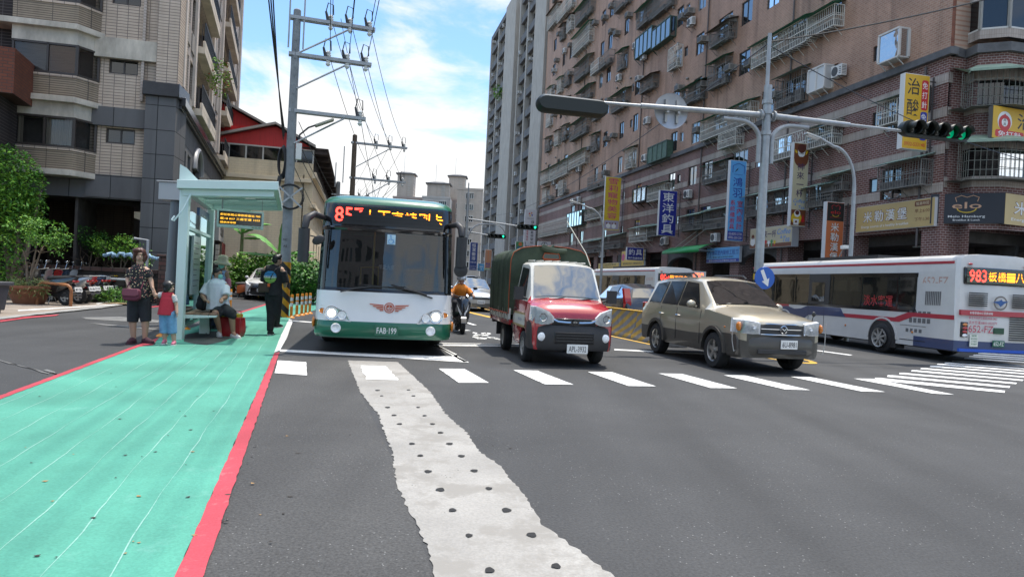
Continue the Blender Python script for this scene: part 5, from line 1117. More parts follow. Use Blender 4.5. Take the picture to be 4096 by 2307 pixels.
k=MB();M5=FRONT(gx(2.12)+.016,.06,2.12,radians(5));k.add([tuple(M5@Vector(p))for p in((-.075,0,-.09),(.075,0,-.09),(.075,0,.09),(-.075,0,.09))],[(0,1,2,3)],0)
for pts in([(-.01,.06),(-.005,.0),(.035,-.005),(.045,-.05),(.06,-.05)],):k.tube([tuple(M5@Vector((x,-.004,z)))for x,z in pts],.008,4,1)
k.tube([tuple(M5@Vector((-.008+.042*cos(t),-.004,-.035+.042*sin(t))))for t in[1.9+i*.42 for i in range(11)]],.006,4,1);k.ell(M5@Vector((-.012,-.004,.072)),.012,8,5,1)
k.build('wheelchair_sticker',[M('sticker pale blue',(.45,.62,.72),.5),M('sticker blue',(.05,.25,.55),.5)],gb,smooth=False)
k=MB();letters(k,'博愛大座',0,0,.09,.3,M4=FRONT(-.75,0,1.62));k.build('notice_text',m_ww,gb,smooth=False)
k=MB();k.bb((-L,-1.1,.25),(-.5,1.1,.5));k.build('underbody',m_blk,gb)
m_b2w=M('bus cream white paint',(.56,.555,.54),.32,coat=.5,var=.1,vs=1.2);m_b2b=M('bus navy paint',(.035,.055,.135),.35,coat=.5,var=.12);m_b2r=M('bus red paint',(.40,.03,.05),.35,coat=.4,var=.1);m_brt=M('bus bright blue',(.01,.08,.45),.35)
def white_bus(nm,label,loc,rz,S,reg,tl,num,dest,detail=True):
 t=thing(nm,label,'bus',loc,rz);Lb,b=11.0,1.2
 zs=[.34,.62,1.18,1.36,2.32,2.42,2.72,2.82,2.90,2.93];bs=[b,b,b,b,b*.985,b*.98,b*.965,b*.93,b*.8,b*.5]
 mb=MB();gl=MB();O=[]
 for z,bb_ in zip(zs,bs):
  xr=0 if z<1.2 else .03+(z-1.2)*.045;xf=Lb-(0 if z<1.2 else(z-1.2)*.1);e=1 if z<2.8 else .99
  O.append([(xr+.10,bb_,z),(1.0,bb_,z),(1.55,bb_,z),(6,bb_,z),(9.9,bb_,z),(xf-.25,bb_*.99,z),(xf-.05,bb_*.85,z),(xf,0,z),(xf-.05,-bb_*.85,z),(xf-.25,-bb_*.99,z),(9.9,-bb_,z),(1.55,-bb_,z),(xr+.1,-bb_,z),(xr+.02,-bb_*.93,z),(xr,-bb_*.8,z),(xr-.03,0,z),(xr,bb_*.8,z),(xr+.02,bb_*.93,z)])
 n=18
 for i in range(len(O)-1):
  for k in range(n):
   q=[O[i][k],O[i][(k+1)%n],O[i+1][(k+1)%n],O[i+1][k]];xm=sum(p[0]for p in q)/4;zm=(zs[i]+zs[i+1])/2
   if 1.36<zm<2.32 and 1.5<xm:gl.add(q,[(0,1,2,3)]);continue
   mb.add(q,[(0,1,2,3)],(1 if xm<3.2 else 0)if zm<.62 else(2 if 2.42<zm<2.72 and False else 0))
 mb.poly(O[-1],0)
 mb.build('body',[m_b2w,m_b2b],t,ang=36,weld=.0005);gl.build('side_glass',glass('tinted bus glass',(.20,.21,.20),.03,.62,.03,.05),t,ang=40,weld=.0005)
 k=MB();k.bb((.4,-1.1,1.0),(10.6,1.1,1.05));k.build('floor',m_seat,t)
 k=MB()
 for i in range(8):
  for y in(-.75,.75):k.bb((2.4+i*.95,y-.42,1.05),(2.55+i*.95,y+.42,1.85))
 k.build('seat_rows',M('blue grey seats',(.07,.09,.13),.8),t,bevel=.03)
 for s in(-1,1):
  k=MB()
  for x in(1.55,2.28,3.9,5.4,5.75,6.75,7.65,9.0,10.2):k.bb((x-.03,s*b*.985-.02,1.34),(x+.03,s*b+.006,2.36))
  k.bb((1.5,s*b*.982-.02,2.30),(10.7,s*b*.985+.012,2.42));k.bb((1.5,s*b-.01,1.28),(10.8,s*b+.006,1.37));k.build('window_bars',m_gblk,t,smooth=False)
  wheel(t,2.85,s*(b-.125),.46,.28,m_steel,8,s,out=.13);wheel(t,8.3,s*(b-.125),.46,.28,m_steel,8,s,out=.13)
  k=MB();k.bb((.25,s*b*.965-.06,2.66),(10.9,s*b*.965+.012,2.73));k.build('roof_stripe',m_b2r,t,smooth=False)
  k=MB()
  for x in(1.6,4.6,6.9):k.ell((x,s*(b+.005),.72),(.05,.02,.035),8,6)
  k.build('side_lamp',m_amb,t)
  e=s*(b+.004)
  k=MB();k.prism([(.12,1.16),(1.6,1.16),(2.15,.98),(4.6,.98),(4.75,1.10),(2.35,1.10),(1.8,1.28),(.12,1.28)],e-.002,e+.003*s,'y',0);k.prism([(9.0,1.17),(10.75,1.0),(10.75,1.12),(9.0,1.28),(8.0,1.28),(8.0,1.19)],e-.002,e+.003*s,'y',0)
  sw=[(4.75,1.10),(4.6,.98),(5.6,.98),(6.7,.95),(7.15,.72),(6.9,.5),(6.2,.36),(7.7,.36),(8.0,.62),(8.25,.95),(8.7,1.17),(8.1,1.22),(7.6,1.13),(7.2,1.16),(6.8,1.27)]
  k.prism(sw+[(4.9,1.27)],e-.001,e+.0045*s,'y',1);k.build('livery',[m_b2r,m_b2b],t,smooth=False)
  k=MB();k.tube([(5.8,e,.42),(5.8,e,1.25)],.008,4);k.tube([(6.72,e,.42),(6.72,e,1.25)],.008,4);k.bb((1.1,e-.005,.48),(2.1,e+.003,.50));k.bb((1.1,e-.005,.9),(2.1,e+.003,.91));k.build('panel_gap',m_blk,t)
 bus_arches(t,(2.85,8.3),b,.46,m_b2w)
 k=MB();k.bb((5.55,b*.98-.02,1.36),(6.75,b+.012,2.42));k.build('emergency_door',M('dark door',(.04,.04,.042),.4),t,bevel=.01)
 k=MB();k.bb((5.8,b*.985,1.45),(6.55,b+.02,2.12));k.build('door_glass',m_bglass,t)
 lb_=MB();letters(lb_,reg,0,0,.25,.92,0,0,.01,M4=LEFT(.86,b*.988,2.18));lb_.build('fleet_number',M('faded red ink',(.46,.29,.24),.5),t,smooth=False)
 if tl:lb_=MB();letters(lb_,tl,0,0,.34,1.3,0,0,.02,M4=LEFT(3.1,b+.012,1.58));lb_.build('company_name',M('company red',(.40,.03,.03),.5),t,smooth=False)
 k=MB()
 for i in range(9):k.bb((.62+i*.065,b-.01,1.52),(.65+i*.065,b+.008,1.9))
 for i in range(5):
  for j in range(2):k.bb((.95+i*.17,b-.01,1.0+j*.2),(1.07+i*.17,b+.006,1.13+j*.2))
 for i in range(4):k.bb((1.25+i*.17,b-.01,.72),(1.35+i*.17,b+.006,.82))
 k.build('side_louvre',M('louvre shade',(.12,.12,.12),.6),t,smooth=False)
 R=lambda y,z,e=.0:REAR((0 if z<1.2 else .03+(z-1.2)*.045)-.03*(1-abs(y)/1.0)-e,y,z)
 k=MB();k.T=REAR(.03,0,0);k.bb((-1.02,-.02,2.12),(1.02,.12,2.58));k.build('rear_screen',m_gblk,t,bevel=.04)
 k=MB();letters(k,num,-.66,2.35,.32,.52,0,-.028,.03,M4=REAR(.03,0,0))
 for i,ch in enumerate(dest):letters(k,ch,-.22+.28*i,2.35,.25,.25,1,-.028,.0,M4=REAR(.03,0,0))
 k.build('rear_text',[m_ledr,m_leda],t,smooth=False)
 k=MB();k.T=REAR(.0,0,0)
 for z in(2.30,2.39,2.46):k.bb((-.95,-.03,z),(.95,-.029,z+.022))
 k.T=None;k.build('screen_scanlines',m_gblk,t,smooth=False)
 for s in(-1,1):
  k=MB();k.bb((-.035,s*1.0-.09,.72),(.08,s*1.0+.1,1.12));o=k.build('tail_lamp',m_gblk,t,bevel=.02)
  for j,mm in enumerate((m_lampin,m_red_l,m_red_l,m_amb)):q=MB();q.ell((-.035,s*1.0,.77+.095*j),(.03,.075,.04),12,7);q.build('lamp',mm,o)
  q=MB();q.ell((.06,s*.85,2.66),(.03,.07,.03));q.build('marker_lamp',m_red_l,t)
 k=MB();k.T=REAR(-.035,0,0)
 for j in range(7):k.bb((-.92,-.01,1.55+.055*j),(-.38,.02,1.58+.055*j));k.bb((.40,-.01,1.55+.055*j),(.92,.02,1.58+.055*j))
 for j in range(11):k.bb((.34,-.01,.68+.06*j),(.98,.02,.71+.06*j))
 k.build('engine_louvre',M('louvre black',(.03,.03,.03),.6),t,smooth=False)
 k=MB();k.T=REAR(-.032,0,0);k.bb((-1.15,-.008,1.30),(1.15,.06,1.44));k.build('rear_stripe',m_b2r,t)
 k=MB();k.T=REAR(-.03,0,0);k.bb((-1.15,-.012,.34),(1.15,.05,.42));k.build('rear_skirt',m_brt,t)
 k=MB();M4=REAR(-.06,0,0);letters(k,'本車限速40公里請通報',-.56,1.37,.07,.7,1,0,.005,M4=M4);letters(k,'新北市政府交通局:8968-2460',-.50,1.24,.085,.84,0,0,.01,M4=M4);letters(k,'淡水客運:0800-002279',-.5,1.12,.09,.86,0,0,.01,M4=M4);letters(k,reg,-.55,.95,.19,.75,0,0,.03,M4=M4)
 k.build('rear_lettering',[M('rear red ink',(.42,.06,.10),.5),m_ww],t,smooth=False)
 k=MB();k.T=REAR(-.05,0,0);k.bb((-.86,-.01,.48),(-.62,.01,.80));k.build('notice',M('notice sheet',(.60,.62,.56),.5),t);k=MB();letters(k,'誠徵',-.74,.77,.045,.15,0,-.012,.01,M4=REAR(-.05,0,0));letters(k,'優良駕駛員',-.74,.69,.04,.2,0,-.012,.0,M4=REAR(-.05,0,0));letters(k,'工作穩定',-.74,.62,.04,.17,0,-.012,.0,M4=REAR(-.05,0,0));letters(k,'薪資優厚',-.74,.55,.04,.17,0,-.012,.0,M4=REAR(-.05,0,0));k.build('notice_text',M('green ink',(.03,.16,.07),.5),t,smooth=False)
 plate(t,REAR(-.06,-.0,.58),reg,.36,.17,M('plate green',(.02,.12,.07),.4),m_ww)
 k=MB();k.T=REAR(-.05,.0,.9);k.bb((-.15,-.02,-.06),(.15,.03,.10));k.build('plate_lamp_box',M('dark green box',(.02,.07,.04),.4),t,bevel=.01)
 M4=REAR(-.06,0,1.66);k=MB();n=20
 k.add([tuple(M4@Vector((rr*1.1*cos(2*pi*i/n),0,rr*sin(2*pi*i/n))))for rr in(.15,.19)for i in range(n)],[(i,(i+1)%n,n+(i+1)%n,n+i)for i in range(n)],0)
 k.poly([tuple(M4@Vector(p))for p in((-.24,-.004,.02),(-.05,-.004,.06),(.02,-.004,.10),(.06,-.004,.05),(.24,-.004,.06),(.10,-.004,-.02),(.0,-.004,-.10),(-.08,-.004,-.02))],1);k.build('emblem',[M('emblem bronze',(.16,.14,.12),.5),M('emblem blue',(.03,.10,.28),.5)],t,smooth=False)
 k=MB();k.bb((.3,-1.05,.3),(10.6,1.05,.6));k.bb((3.6,-.9,2.9),(7.4,.9,3.02));k.build('underbody',[m_blk],t)
 t.scale=(S,S,S);return t
white_bus('city_bus','white, red and navy city bus seen from its left rear, number 983',(12.05,16.9,0),away(9.0),.93,'652-FZ','淡水客運','983','板橋-八里')
white_bus('city_bus','white and red bus half hidden between the light truck and gold car',(8.45,35.4,0),away(12.8),.92,'619-FR','','000','臨方往台')
# OTHER CARS
def simple_car(name,lab,cat,loc,rz,paint,kn,wh,z0,wins,scr,rear,lamps=None,wr=.31,extra=None,sc=1):
 t=thing(name,lab,cat,loc,rz);c=Car(kn,wh,z0);c.shell(t,[paint,paint])
 c.screen(t,*scr,m_cgl2);c.screen(t,*rear,m_cgl2,'rear_window');c.windows(t,wins,m_cgl2)
 for x,R,z in wh:
  for s in(-1,1):wheel(t,x,s*(kn[3][1]-.1),wr,.2,m_rim,6,s)
 for s in(-1,1):mirror(t,scr[0]-.35,s*kn[3][1]*.97,kn[4][4]+.08,paint,s)
 k=MB();k.bb((kn[-1][0]+.5,-.6,z0-.05),(-.5,.6,z0+.12));k.build('underbody',m_blk,t)
 if extra:extra(t,c)
 t.scale=(sc,sc,sc);return t
m_silver=M('silver paint',(.47,.48,.48),.28,.6,coat=.8);m_white_p=M('white car paint',(.62,.62,.62),.28,coat=.9);m_bluec=M('dark blue car paint',(.03,.05,.10),.25,.4,coat=.9);m_dgrey=M('dark grey car paint',(.055,.055,.062),.25,.5,coat=.9)
van_k=[(0,.60,.5,.58,.68,.46,.72,.02),(-.1,.78,.54,.76,.78,.6,.82,.03),(-.35,.84,.55,.82,.86,.66,.9,.04),(-1.05,.86,.56,.83,.98,.7,1.02,.05),(-1.15,.86,.56,.83,1.0,.7,1.06,.05),(-2.1,.86,.56,.83,1.02,.58,1.56,.04),(-3.3,.86,.56,.83,1.04,.58,1.58,.04),(-4.1,.85,.56,.82,1.04,.56,1.48,.03),(-4.4,.82,.56,.79,.98,.66,1.02,.02),(-4.5,.76,.5,.7,.7,.6,.74,.01)]
def ex_silver(t,c):
 for s in(-1,1):
  l=MB();l.loft([[(.0-q,s*y,z0),(.01-q,s*y,z1),(-.15-q,s*y,z1+.03)]for y,q,z0,z1 in((.45,.04,.58,.70),(.62,.08,.6,.78),(.76,.2,.64,.85),(.8,.4,.7,.88))],closed=False,caps=False);l.build('headlight',m_lampin,t,ang=50)
  f=MB();f.ell((-.08,s*.62,.36),(.04,.06,.05));f.build('fog_lamp',m_lampin,t)
 g=MB();g.loft([[(.03-.03*abs(y),y,.60),(.03-.03*abs(y),y,.68)]for y in(-.42,0,.42)],closed=False,caps=False)
 for z in(.28,.33,.38):g.bb((.0,-.45,z),(.035,.45,z+.025))
 g.build('grille',m_blk,t,smooth=False);plate(t,FRONT(.04,0,.47),'AXX-8182',.36,.16)
simple_car('estate_car','silver people carrier following the scooter rider down the avenue','car',(-1.45,32.6,0),toward(12.8),m_silver,van_k,[(-.85,.38,.31),(-3.6,.38,.31)],.25,[[(-1.7,.05),(-2.4,.05),(-2.4,.92),(-2.25,.92)],[(-2.48,.05),(-3.3,.05),(-3.3,.93),(-2.48,.93)],[(-3.4,.06),(-4.0,.1),(-3.85,.9),(-3.4,.92)]],(-1.17,-2.06),(-4.13,-4.36),extra=ex_silver)
crv_k=[(0,.62,.56,.60,.74,.50,.78,.02),(-.1,.80,.60,.78,.86,.64,.9,.03),(-.35,.88,.62,.86,.94,.72,.98,.03),(-1.15,.90,.62,.87,1.06,.74,1.08,.05),(-1.25,.90,.62,.87,1.07,.72,1.1,.05),(-2.1,.90,.62,.87,1.08,.62,1.62,.04),(-3.3,.90,.62,.87,1.10,.62,1.66,.04),(-4.15,.89,.62,.86,1.12,.56,1.52,.03),(-4.4,.86,.62,.82,1.05,.7,1.1,.02),(-4.5,.80,.5,.76,.7,.7,.74,.01)]
def ex_crv(t,c):
 for s in(-1,1):
  l=MB();l.loft([[(-4.2-q,s*.86,z),(-4.26-q,s*.66,z),(-4.12-q,s*.90,z)]for q,z in((.18,.82),(.2,1.0),(.12,1.2),(-.0,1.5))]);l.build('tail_lamp',m_red_l,t)
 plate(t,REAR(-4.53,0,.62),'AGL-5117',.36,.16)
crv_w=[[(-1.6,.05),(-2.5,.05),(-2.5,.92),(-2.2,.92)],[(-2.57,.05),(-3.35,.05),(-3.35,.93),(-2.57,.93)],[(-3.45,.06),(-4.05,.12),(-3.9,.7),(-3.45,.92)]]
simple_car('suv','dark grey off-road car with tall red tail lamps behind the striped barrier','car',(3.75,27.6,0),away(12.8),m_dgrey,crv_k,[(-.9,.42,.34),(-3.5,.42,.34)],.28,crv_w,(-1.28,-2.05),(-4.17,-4.36),wr=.34,extra=ex_crv,sc=.97)
def ex_jeep(t,c):
 k=MB();R=Matrix.Rotation(-pi/2,3,'Y');k.lathe([(0,.16),(.30,.16),(.34,.10),(.34,0)],(-4.42,.1,.95),24,R=R);o=k.build('spare_wheel',m_white_p,t,ang=40)
 k=MB();letters(k,'TERIOS',0,0,.08,.36,M4=REAR(-4.59,.1,.95));k.build('spare_cover_text',m_ink,o,smooth=False)
 for s in(-1,1):k=MB();k.bb((-4.5,s*.8-.06,.8),(-4.3,s*.8+.06,1.1));k.build('tail_lamp',m_red_l,t,bevel=.02)
simple_car('suv','white off-road car with a spare wheel on its tailgate, far down the avenue','car',(-.85,49.8,0),away(13),m_white_p,crv_k,[(-.9,.42,.34),(-3.5,.42,.34)],.32,crv_w,(-1.28,-2.05),(-4.17,-4.36),wr=.34,extra=ex_jeep,sc=.95)
vn_k=[(0,.7,.5,.7,.8,.6,.85,.02),(-.1,.84,.55,.82,.95,.7,1.0,.03),(-.4,.86,.56,.84,1.1,.72,1.16,.04),(-.8,.86,.56,.84,1.15,.72,1.22,.04),(-.82,.86,.56,.84,1.15,.72,1.22,.04),(-1.4,.86,.56,.84,1.15,.68,1.88,.04),(-4.2,.86,.56,.84,1.15,.68,1.9,.04),(-4.5,.86,.56,.84,1.15,.68,1.86,.03),(-4.6,.84,.56,.82,1.1,.7,1.2,.02)]
simple_car('van','dark blue van beyond the white off-road car','van',(-4.3,63,0),away(13),m_bluec,vn_k,[(-.9,.4,.33),(-3.7,.4,.33)],.3,[[(-1.2,.06),(-2.2,.06),(-2.2,.9),(-1.5,.9)],[(-2.3,.06),(-4.3,.06),(-4.3,.9),(-2.3,.9)]],(-.85,-1.36),(-4.5,-4.58),wr=.33)
def ex_mit(t,c):
 g=MB();g.loft([[(.05-.05*abs(y),y,.42),(.06-.05*abs(y),y,.62),(.03-.05*abs(y),y,.80),(-.04,y,.86)]for y in(-.55,0,.55)],closed=False,caps=False);o=g.build('grille',m_gblk,t)
 for s in(-1,1):
  k=MB();k.tube([(.05,s*.15,.80),(.04,s*.45,.78),(.03,s*.60,.62),(-.02,s*.66,.46)],.03,5);k.build('chrome_bar',m_chrome,o)
  l=MB();l.loft([[(.0-q,s*y,.82),(-.02-q,s*y,.90)]for y,q in((.5,.02),(.66,.1),(.8,.3))],closed=False,caps=False);l.build('headlight',m_lampin,t)
 b=MB();b.loft([[(.04-q,y,.28),(.06-q,y,.42),(-.05-q,y,.5)]for y,q in((-.86,.36),(-.7,.06),(0,0),(.7,.06),(.86,.36))],closed=False,caps=False);b.build('front_bumper',m_blk,t)
 g=MB();g.tube([(.06,-.4,.84),(.07,0,.84),(.06,.4,.84)],.02,5);g.tube([(.06,-.4,.77),(.07,0,.77),(.06,.4,.77)],.014,5);g.build('grille_trim',m_chrome,t)
 plate(t,FRONT(.09,-.05,.52),'BFM-7592',.36,.16)
simple_car('suv','silver white off-road car with a black grille parked on the side street','car',(-12.15,33.2,0),toward(13),m_white_p,crv_k,[(-.9,.42,.34),(-3.5,.42,.34)],.26,crv_w,(-1.28,-2.05),(-4.17,-4.36),wr=.34,extra=ex_mit,sc=.95)
# STREET FURNITURE
def stripes(name,a,b,period,rot=.6,axes='z'):
 m=bpy.data.materials.new(name);m.use_nodes=True;nt=m.node_tree;p=nt.nodes['Principled BSDF'];L=nt.links.new
 tc=NN(nt,'ShaderNodeTexCoord');s=NN(nt,'ShaderNodeSeparateXYZ');L(tc.outputs['Object'],s.inputs[0])
 q=NN(nt,'ShaderNodeMath',operation='MULTIPLY_ADD');L(s.outputs[0],q.inputs[0]);q.inputs[1].default_value=rot;L(s.outputs[2],q.inputs[2])
 d=NN(nt,'ShaderNodeMath',operation='MULTIPLY');L(q.outputs[0],d.inputs[0]);d.inputs[1].default_value=1/period
 f=NN(nt,'ShaderNodeMath',operation='FRACT');L(d.outputs[0],f.inputs[0]);g=NN(nt,'ShaderNodeMath',operation='GREATER_THAN');L(f.outputs[0],g.inputs[0]);g.inputs[1].default_value=.5
 x=NN(nt,'ShaderNodeMix',data_type='RGBA');L(g.outputs[0],x.inputs[0]);x.inputs[6].default_value=(*a,1);x.inputs[7].default_value=(*b,1)
 n=NN(nt,'ShaderNodeTexNoise',i_Scale=6.,i_Detail=6.);L(tc.outputs['Object'],n.inputs[0]);r=NN(nt,'ShaderNodeMapRange');r.inputs[1].default_value=.3;r.inputs[2].default_value=.7;r.inputs[3].default_value=.7;r.inputs[4].default_value=1.1;L(n.outputs[0],r.inputs[0])
 y=NN(nt,'ShaderNodeMix',data_type='RGBA',blend_type='MULTIPLY');y.inputs[0].default_value=1;L(x.outputs[2],y.inputs[6]);L(r.outputs[0],y.inputs[7]);L(y.outputs[2],p.inputs['Base Color']);p.inputs['Roughness'].default_value=.6;return m
m_galv=M('galvanised steel',(.33,.345,.355),.45,.45,var=.18,vs=6);m_pole=M('concrete pole grey',(.20,.215,.225),.75,var=.2,vs=4,bump=.2);m_polew=M('old wooden pole',(.10,.075,.055),.85,var=.3)
m_cable=M('black cable',(.012,.012,.014),.5);m_ins=M('white porcelain',(.62,.62,.6),.25);m_insb=M('black terminal',(.02,.02,.022),.5)
b0,b1=Vector((4.35,17.6,0)),Vector((-1.75,39.5,0));bd=b1-b0;n_seg=10
m_barr=stripes('barrier stripes',(.20,.20,.205),(.42,.27,.05),.34,.55)
seg0=None
for i in range(n_seg):
 p=b0.lerp(b1,i/n_seg);Ls=bd.length/n_seg-.02;lab='yellow and grey striped median barrier block, '+('nearest, beside the gold car' if i==0 else ORD[i+1]+' of the row')
 if i==0:
  t=thing('median_barrier',lab,'barrier',p,atan2(bd.y,bd.x),'median barrier blocks');k=MB();k.prism([(-.28,0),(.28,0),(.26,.12),(.13,.36),(.09,.8),(-.09,.8),(-.13,.36),(-.26,.12)],0,Ls,'x');k.build('barrier_block',m_barr,t,bevel=.015)
  k=MB();k.bb((0,-.1,.802),(Ls,.1,.83));k.build('capping',m_yel,t);seg0=t
 else:dup(seg0,p,atan2(bd.y,bd.x),lab)
struct('kerb_strip',MB().add([tuple(b0+R_*-.55+Vector((0,0,.0087))),tuple(b0+R_*-.43+Vector((0,0,.0087))),tuple(b1+R_*-.43+Vector((0,0,.0087))),tuple(b1+R_*-.55+Vector((0,0,.0087)))],[(0,1,2,3)]),m_yel,smooth=False)
q=GD(2035,914);k=MB();n=20;P=[q+A_*(1.1*cos(t))+R_*(.5*sin(t))+A_*1.0 for t in[2*pi*i/n for i in range(n)]];k.add([(p.x,p.y,.009)for p in P]+[(q.x+A_.x+(p.x-q.x-A_.x)*.8,q.y+A_.y+(p.y-q.y-A_.y)*.8,.009)for p in P],[(i,(i+1)%n,n+(i+1)%n,n+i)for i in range(n)]);struct('yellow_line',k,m_yel,smooth=False)
TP=Vector((5.93,16.5,0));TPl=Plane(TP,(R_.x,R_.y,0))
tp=thing('traffic_signal','grey steel signal pole with two long arms standing on the median','traffic signal',TP,RANG)
k=MB();k.tube([(0,0,0),(0,0,6.0),(0,0,6.5)],[.115,.095,.095],16);k.cyl((0,0,0),(0,0,.03),.2,n=12);k.tube([(-.03,0,6.4),(-.03,0,7.75)],.045,8)
for z in(5.35,5.85,6.1):k.cyl((0,0,z-.05),(0,0,z+.05),.125,n=16)
k.build('pole',m_galv,tp)
tr=TPl.px(3590,522);tl=TPl.px(2230,398);az=TPl.px(3060,462)[1]
def rz_(s,z):return(s,0,z)
for nm,(s1,z1),sg in(('arm',tr,1),('arm',tl,-1)):
 k=MB();m1=.62;k.tube([rz_(sg*.1,az),rz_(s1*m1,az+(z1-az)*m1)],[.075,.06],12);k.tube([rz_(s1*m1,az+(z1-az)*m1),rz_(s1+sg*.1,z1)],[.04,.035],10);k.cyl(rz_(sg*.16,az),rz_(sg*.2,az),.13,n=14);k.box((sg*.1,0,az),(.24,.05,.2));k.build(nm,m_galv,tp)
 k=MB();pts=[(sg*.17,0,az-1.15),(sg*.17,0,az-.6)]+[(sg*(.17+.55*(1-cos(t))),0,az-.6+.42*sin(t))for t in[pi/2*i/8 for i in range(1,9)]]+[(sg*1.15,0,az-.18)];k.tube(pts,.055,10);k.build('arm_brace',m_galv,tp)
m_sigh=M('signal housing',(.008,.012,.010),.45);m_lensd=M('dark lens',(.006,.010,.009),.15,coat=.6);m_lensg=M('green lens',(.0,.30,.13),.2,emit=.5,coat=1);m_litg=M('lit green arrow',(.02,.95,.45),.4,emit=3.)
def signal_head(par,M4,n,lens,r=.15,name='signal_head',arrow=False):
 p=r*2.45;W=p*n;k=MB();k.T=M4
 out=[(-W/2-r*.3+r*.0+(r*1.25)*(1-cos(t))*0,0)for t in(0,)]
 pts=[(W/2-r*.6+r*1.25*cos(t),r*1.3*sin(t))for t in[-pi/2+pi*i/10 for i in range(11)]]+[(-W/2+r*.6+r*1.25*cos(t),r*1.3*sin(t))for t in[pi/2+pi*i/10 for i in range(11)]]
 k.loft([[(x,.0,z)for x,z in pts],[(x,.16,z)for x,z in pts],[(x*.96,.26,z*.72)for x,z in pts]]);o=k.build(name,m_sigh,par,ang=40)
 for i in range(n):
  x=-W/2+p*(i+.5);h=MB();h.T=M4;R=Matrix.Rotation(pi/2,3,'X');m=20;V=[]
  for y,rr in((0,r*1.12),(-.28,r*1.1)):
   for j in range(m):a=-2.5+5.0*j/(m-1)+pi/2;V.append((x+rr*cos(a),y*(1 if abs(j-m/2)<7 else .55),rr*sin(a)))
  h.add(V,[(j,j+1,m+j+1,m+j)for j in range(m-1)]);ho=h.build('hood',m_sigh,o,ang=60);s=ho.modifiers.new('solid','SOLIDIFY');s.thickness=.008
  l=MB();l.T=M4;l.lathe([(0,.035),(r*.6,.025),(r,.003)],(x,0,0),20,R=R);l.build('lens',lens[i],o,ang=60)
  if arrow and i==n-1:a=MB();a.T=M4;a.tube([(x,-.045,-r*.6),(x,-.045,r*.55)],r*.1,5);a.tube([(x-r*.55,-.045,r*.02),(x,-.045,r*.62),(x+r*.55,-.045,r*.02)],r*.1,5);a.build('arrow',m_litg,o)
 return o
s0,z0_=TPl.px(3735,528);signal_head(tp,Matrix.Translation((s0,-.1,z0_))@Matrix.Rotation(.0,4,'Y'),5,[m_lensd,m_lensd,m_lensd,m_lensg,m_lensg])
s0,z0_=TPl.px(2290,408);signal_head(tp,Matrix.Translation((s0,.1,z0_-.1))@Matrix.Rotation(pi,4,'Z'),4,[m_lensd]*4)
s0,z0_=TPl.px(2694,440);ds=thing('round_sign','round metal road sign seen from behind on the left signal arm','sign',TP+R_*s0+A_*.12+Vector((0,0,z0_)),RANG)
k=MB();R=Matrix.Rotation(pi/2,3,'X');k.lathe([(0,0),(.40,0),(.42,.01),(.42,-.012),(.40,-.014),(0,-.014)],n=36,R=R);k.build('disc',M('brushed aluminium',(.36,.37,.39),.42,.6,var=.12,vs=5),ds)
for s in(-1,1):k=MB();k.bb((s*.14-.03,-.05,-.28),(s*.14+.03,-.01,.26));k.box((s*.14,-.09,-.02),(.06,.1,.12));k.build('bracket',m_steel,ds)
bs=thing('round_sign','blue round sign with a white arrow at the foot of the signal pole','sign',TP-A_*.17+Vector((0,0,0)),RANG);s0,z0_=TPl.px(3042,1112)
k=MB();k.lathe([(0,.012),(.262,.012),(.27,.0),(0,0)],(s0,0,z0_),36,R=R);k.build('disc',M('sign blue',(.015,.10,.42),.35),bs)
k=MB();d1=Vector((.42,0,-.9)).normalized();n1_=Vector((.9,0,.42));c_=Vector((s0,-.016,z0_))
k.add([c_-d1*.21-n1_*.045,c_-d1*.21+n1_*.045,c_+d1*.05+n1_*.045,c_+d1*.04+n1_*.11,c_+d1*.22,c_+d1*.04-n1_*.11,c_+d1*.05-n1_*.045],[tuple(range(7))]);k.build('arrow',m_ww,bs,smooth=False)
k=MB();k.cyl((s0,.02,z0_),(s0*.3,.17,z0_),.03,n=8);k.build('bracket',m_steel,bs)
k=MB();k.cyl((0,.16+.01,1.25),(0,.17,2.0),.118,n=18);
wrp=k.build('warning_wrap',stripes('pole wrap stripes',(.55,.36,.02),(.015,.015,.015),.28,1.2),None);wrp.parent=tp;wrp.location=(0,-.165,0)
def street_lamp(lab,base,h,reach,side,rz):
 t=thing('street_lamp',lab,'street lamp',base,rz);k=MB();pts=[(0,0,0),(0,0,h-1.6)]+[(side*reach*.62*(1-cos(a)),0,h-1.6+1.35*sin(a))for a in[pi/2*i/8 for i in range(1,9)]]+[(side*reach,0,h)]
 k.tube(pts,[.085,.065]+[.055]*8+[.04],10);k.build('pole',m_galv,t);k=MB();k.box((side*(reach+.25),0,h+.02),(.62,.22,.07),0,Matrix.Rotation(-side*.22,3,'Y'));k.build('lamp_head',m_alu,t,bevel=.02)
 k=MB();k.box((side*(reach+.26),0,h-.02),(.45,.16,.02),0,Matrix.Rotation(-side*.22,3,'Y'));k.build('lamp_glass',m_lampin,t)
p=AT(3393,1200,24.0);street_lamp('curved grey street lamp in front of the orange shop sign',(p.x,p.y,0),7.0,1.5,-1,RANG)
p=AT(2402,1150,40.0);street_lamp('curved grey street lamp beside the yellow pet shop sign',(p.x,p.y,0),6.3,1.6,-1,RANG)
p=AT(2012,1120,80.0);street_lamp('distant street lamp in front of the grey towers',(p.x,p.y,0),8.5,2.2,-1,RANG)
cc=thing('camera','small white surveillance camera beside the orange shop sign','camera',AT(3378,990,25.5));k=MB();k.bb((-.09,-.16,-.06),(.09,.16,.08));k.build('housing',m_acw,cc,bevel=.02);k=MB();k.cyl((0,.1,-.05),(0,.35,-.3),.025,n=6);k.cyl((0,.35,-.3),(0,.35,-1.5),.025,n=6);k.build('stem',m_steel,cc)
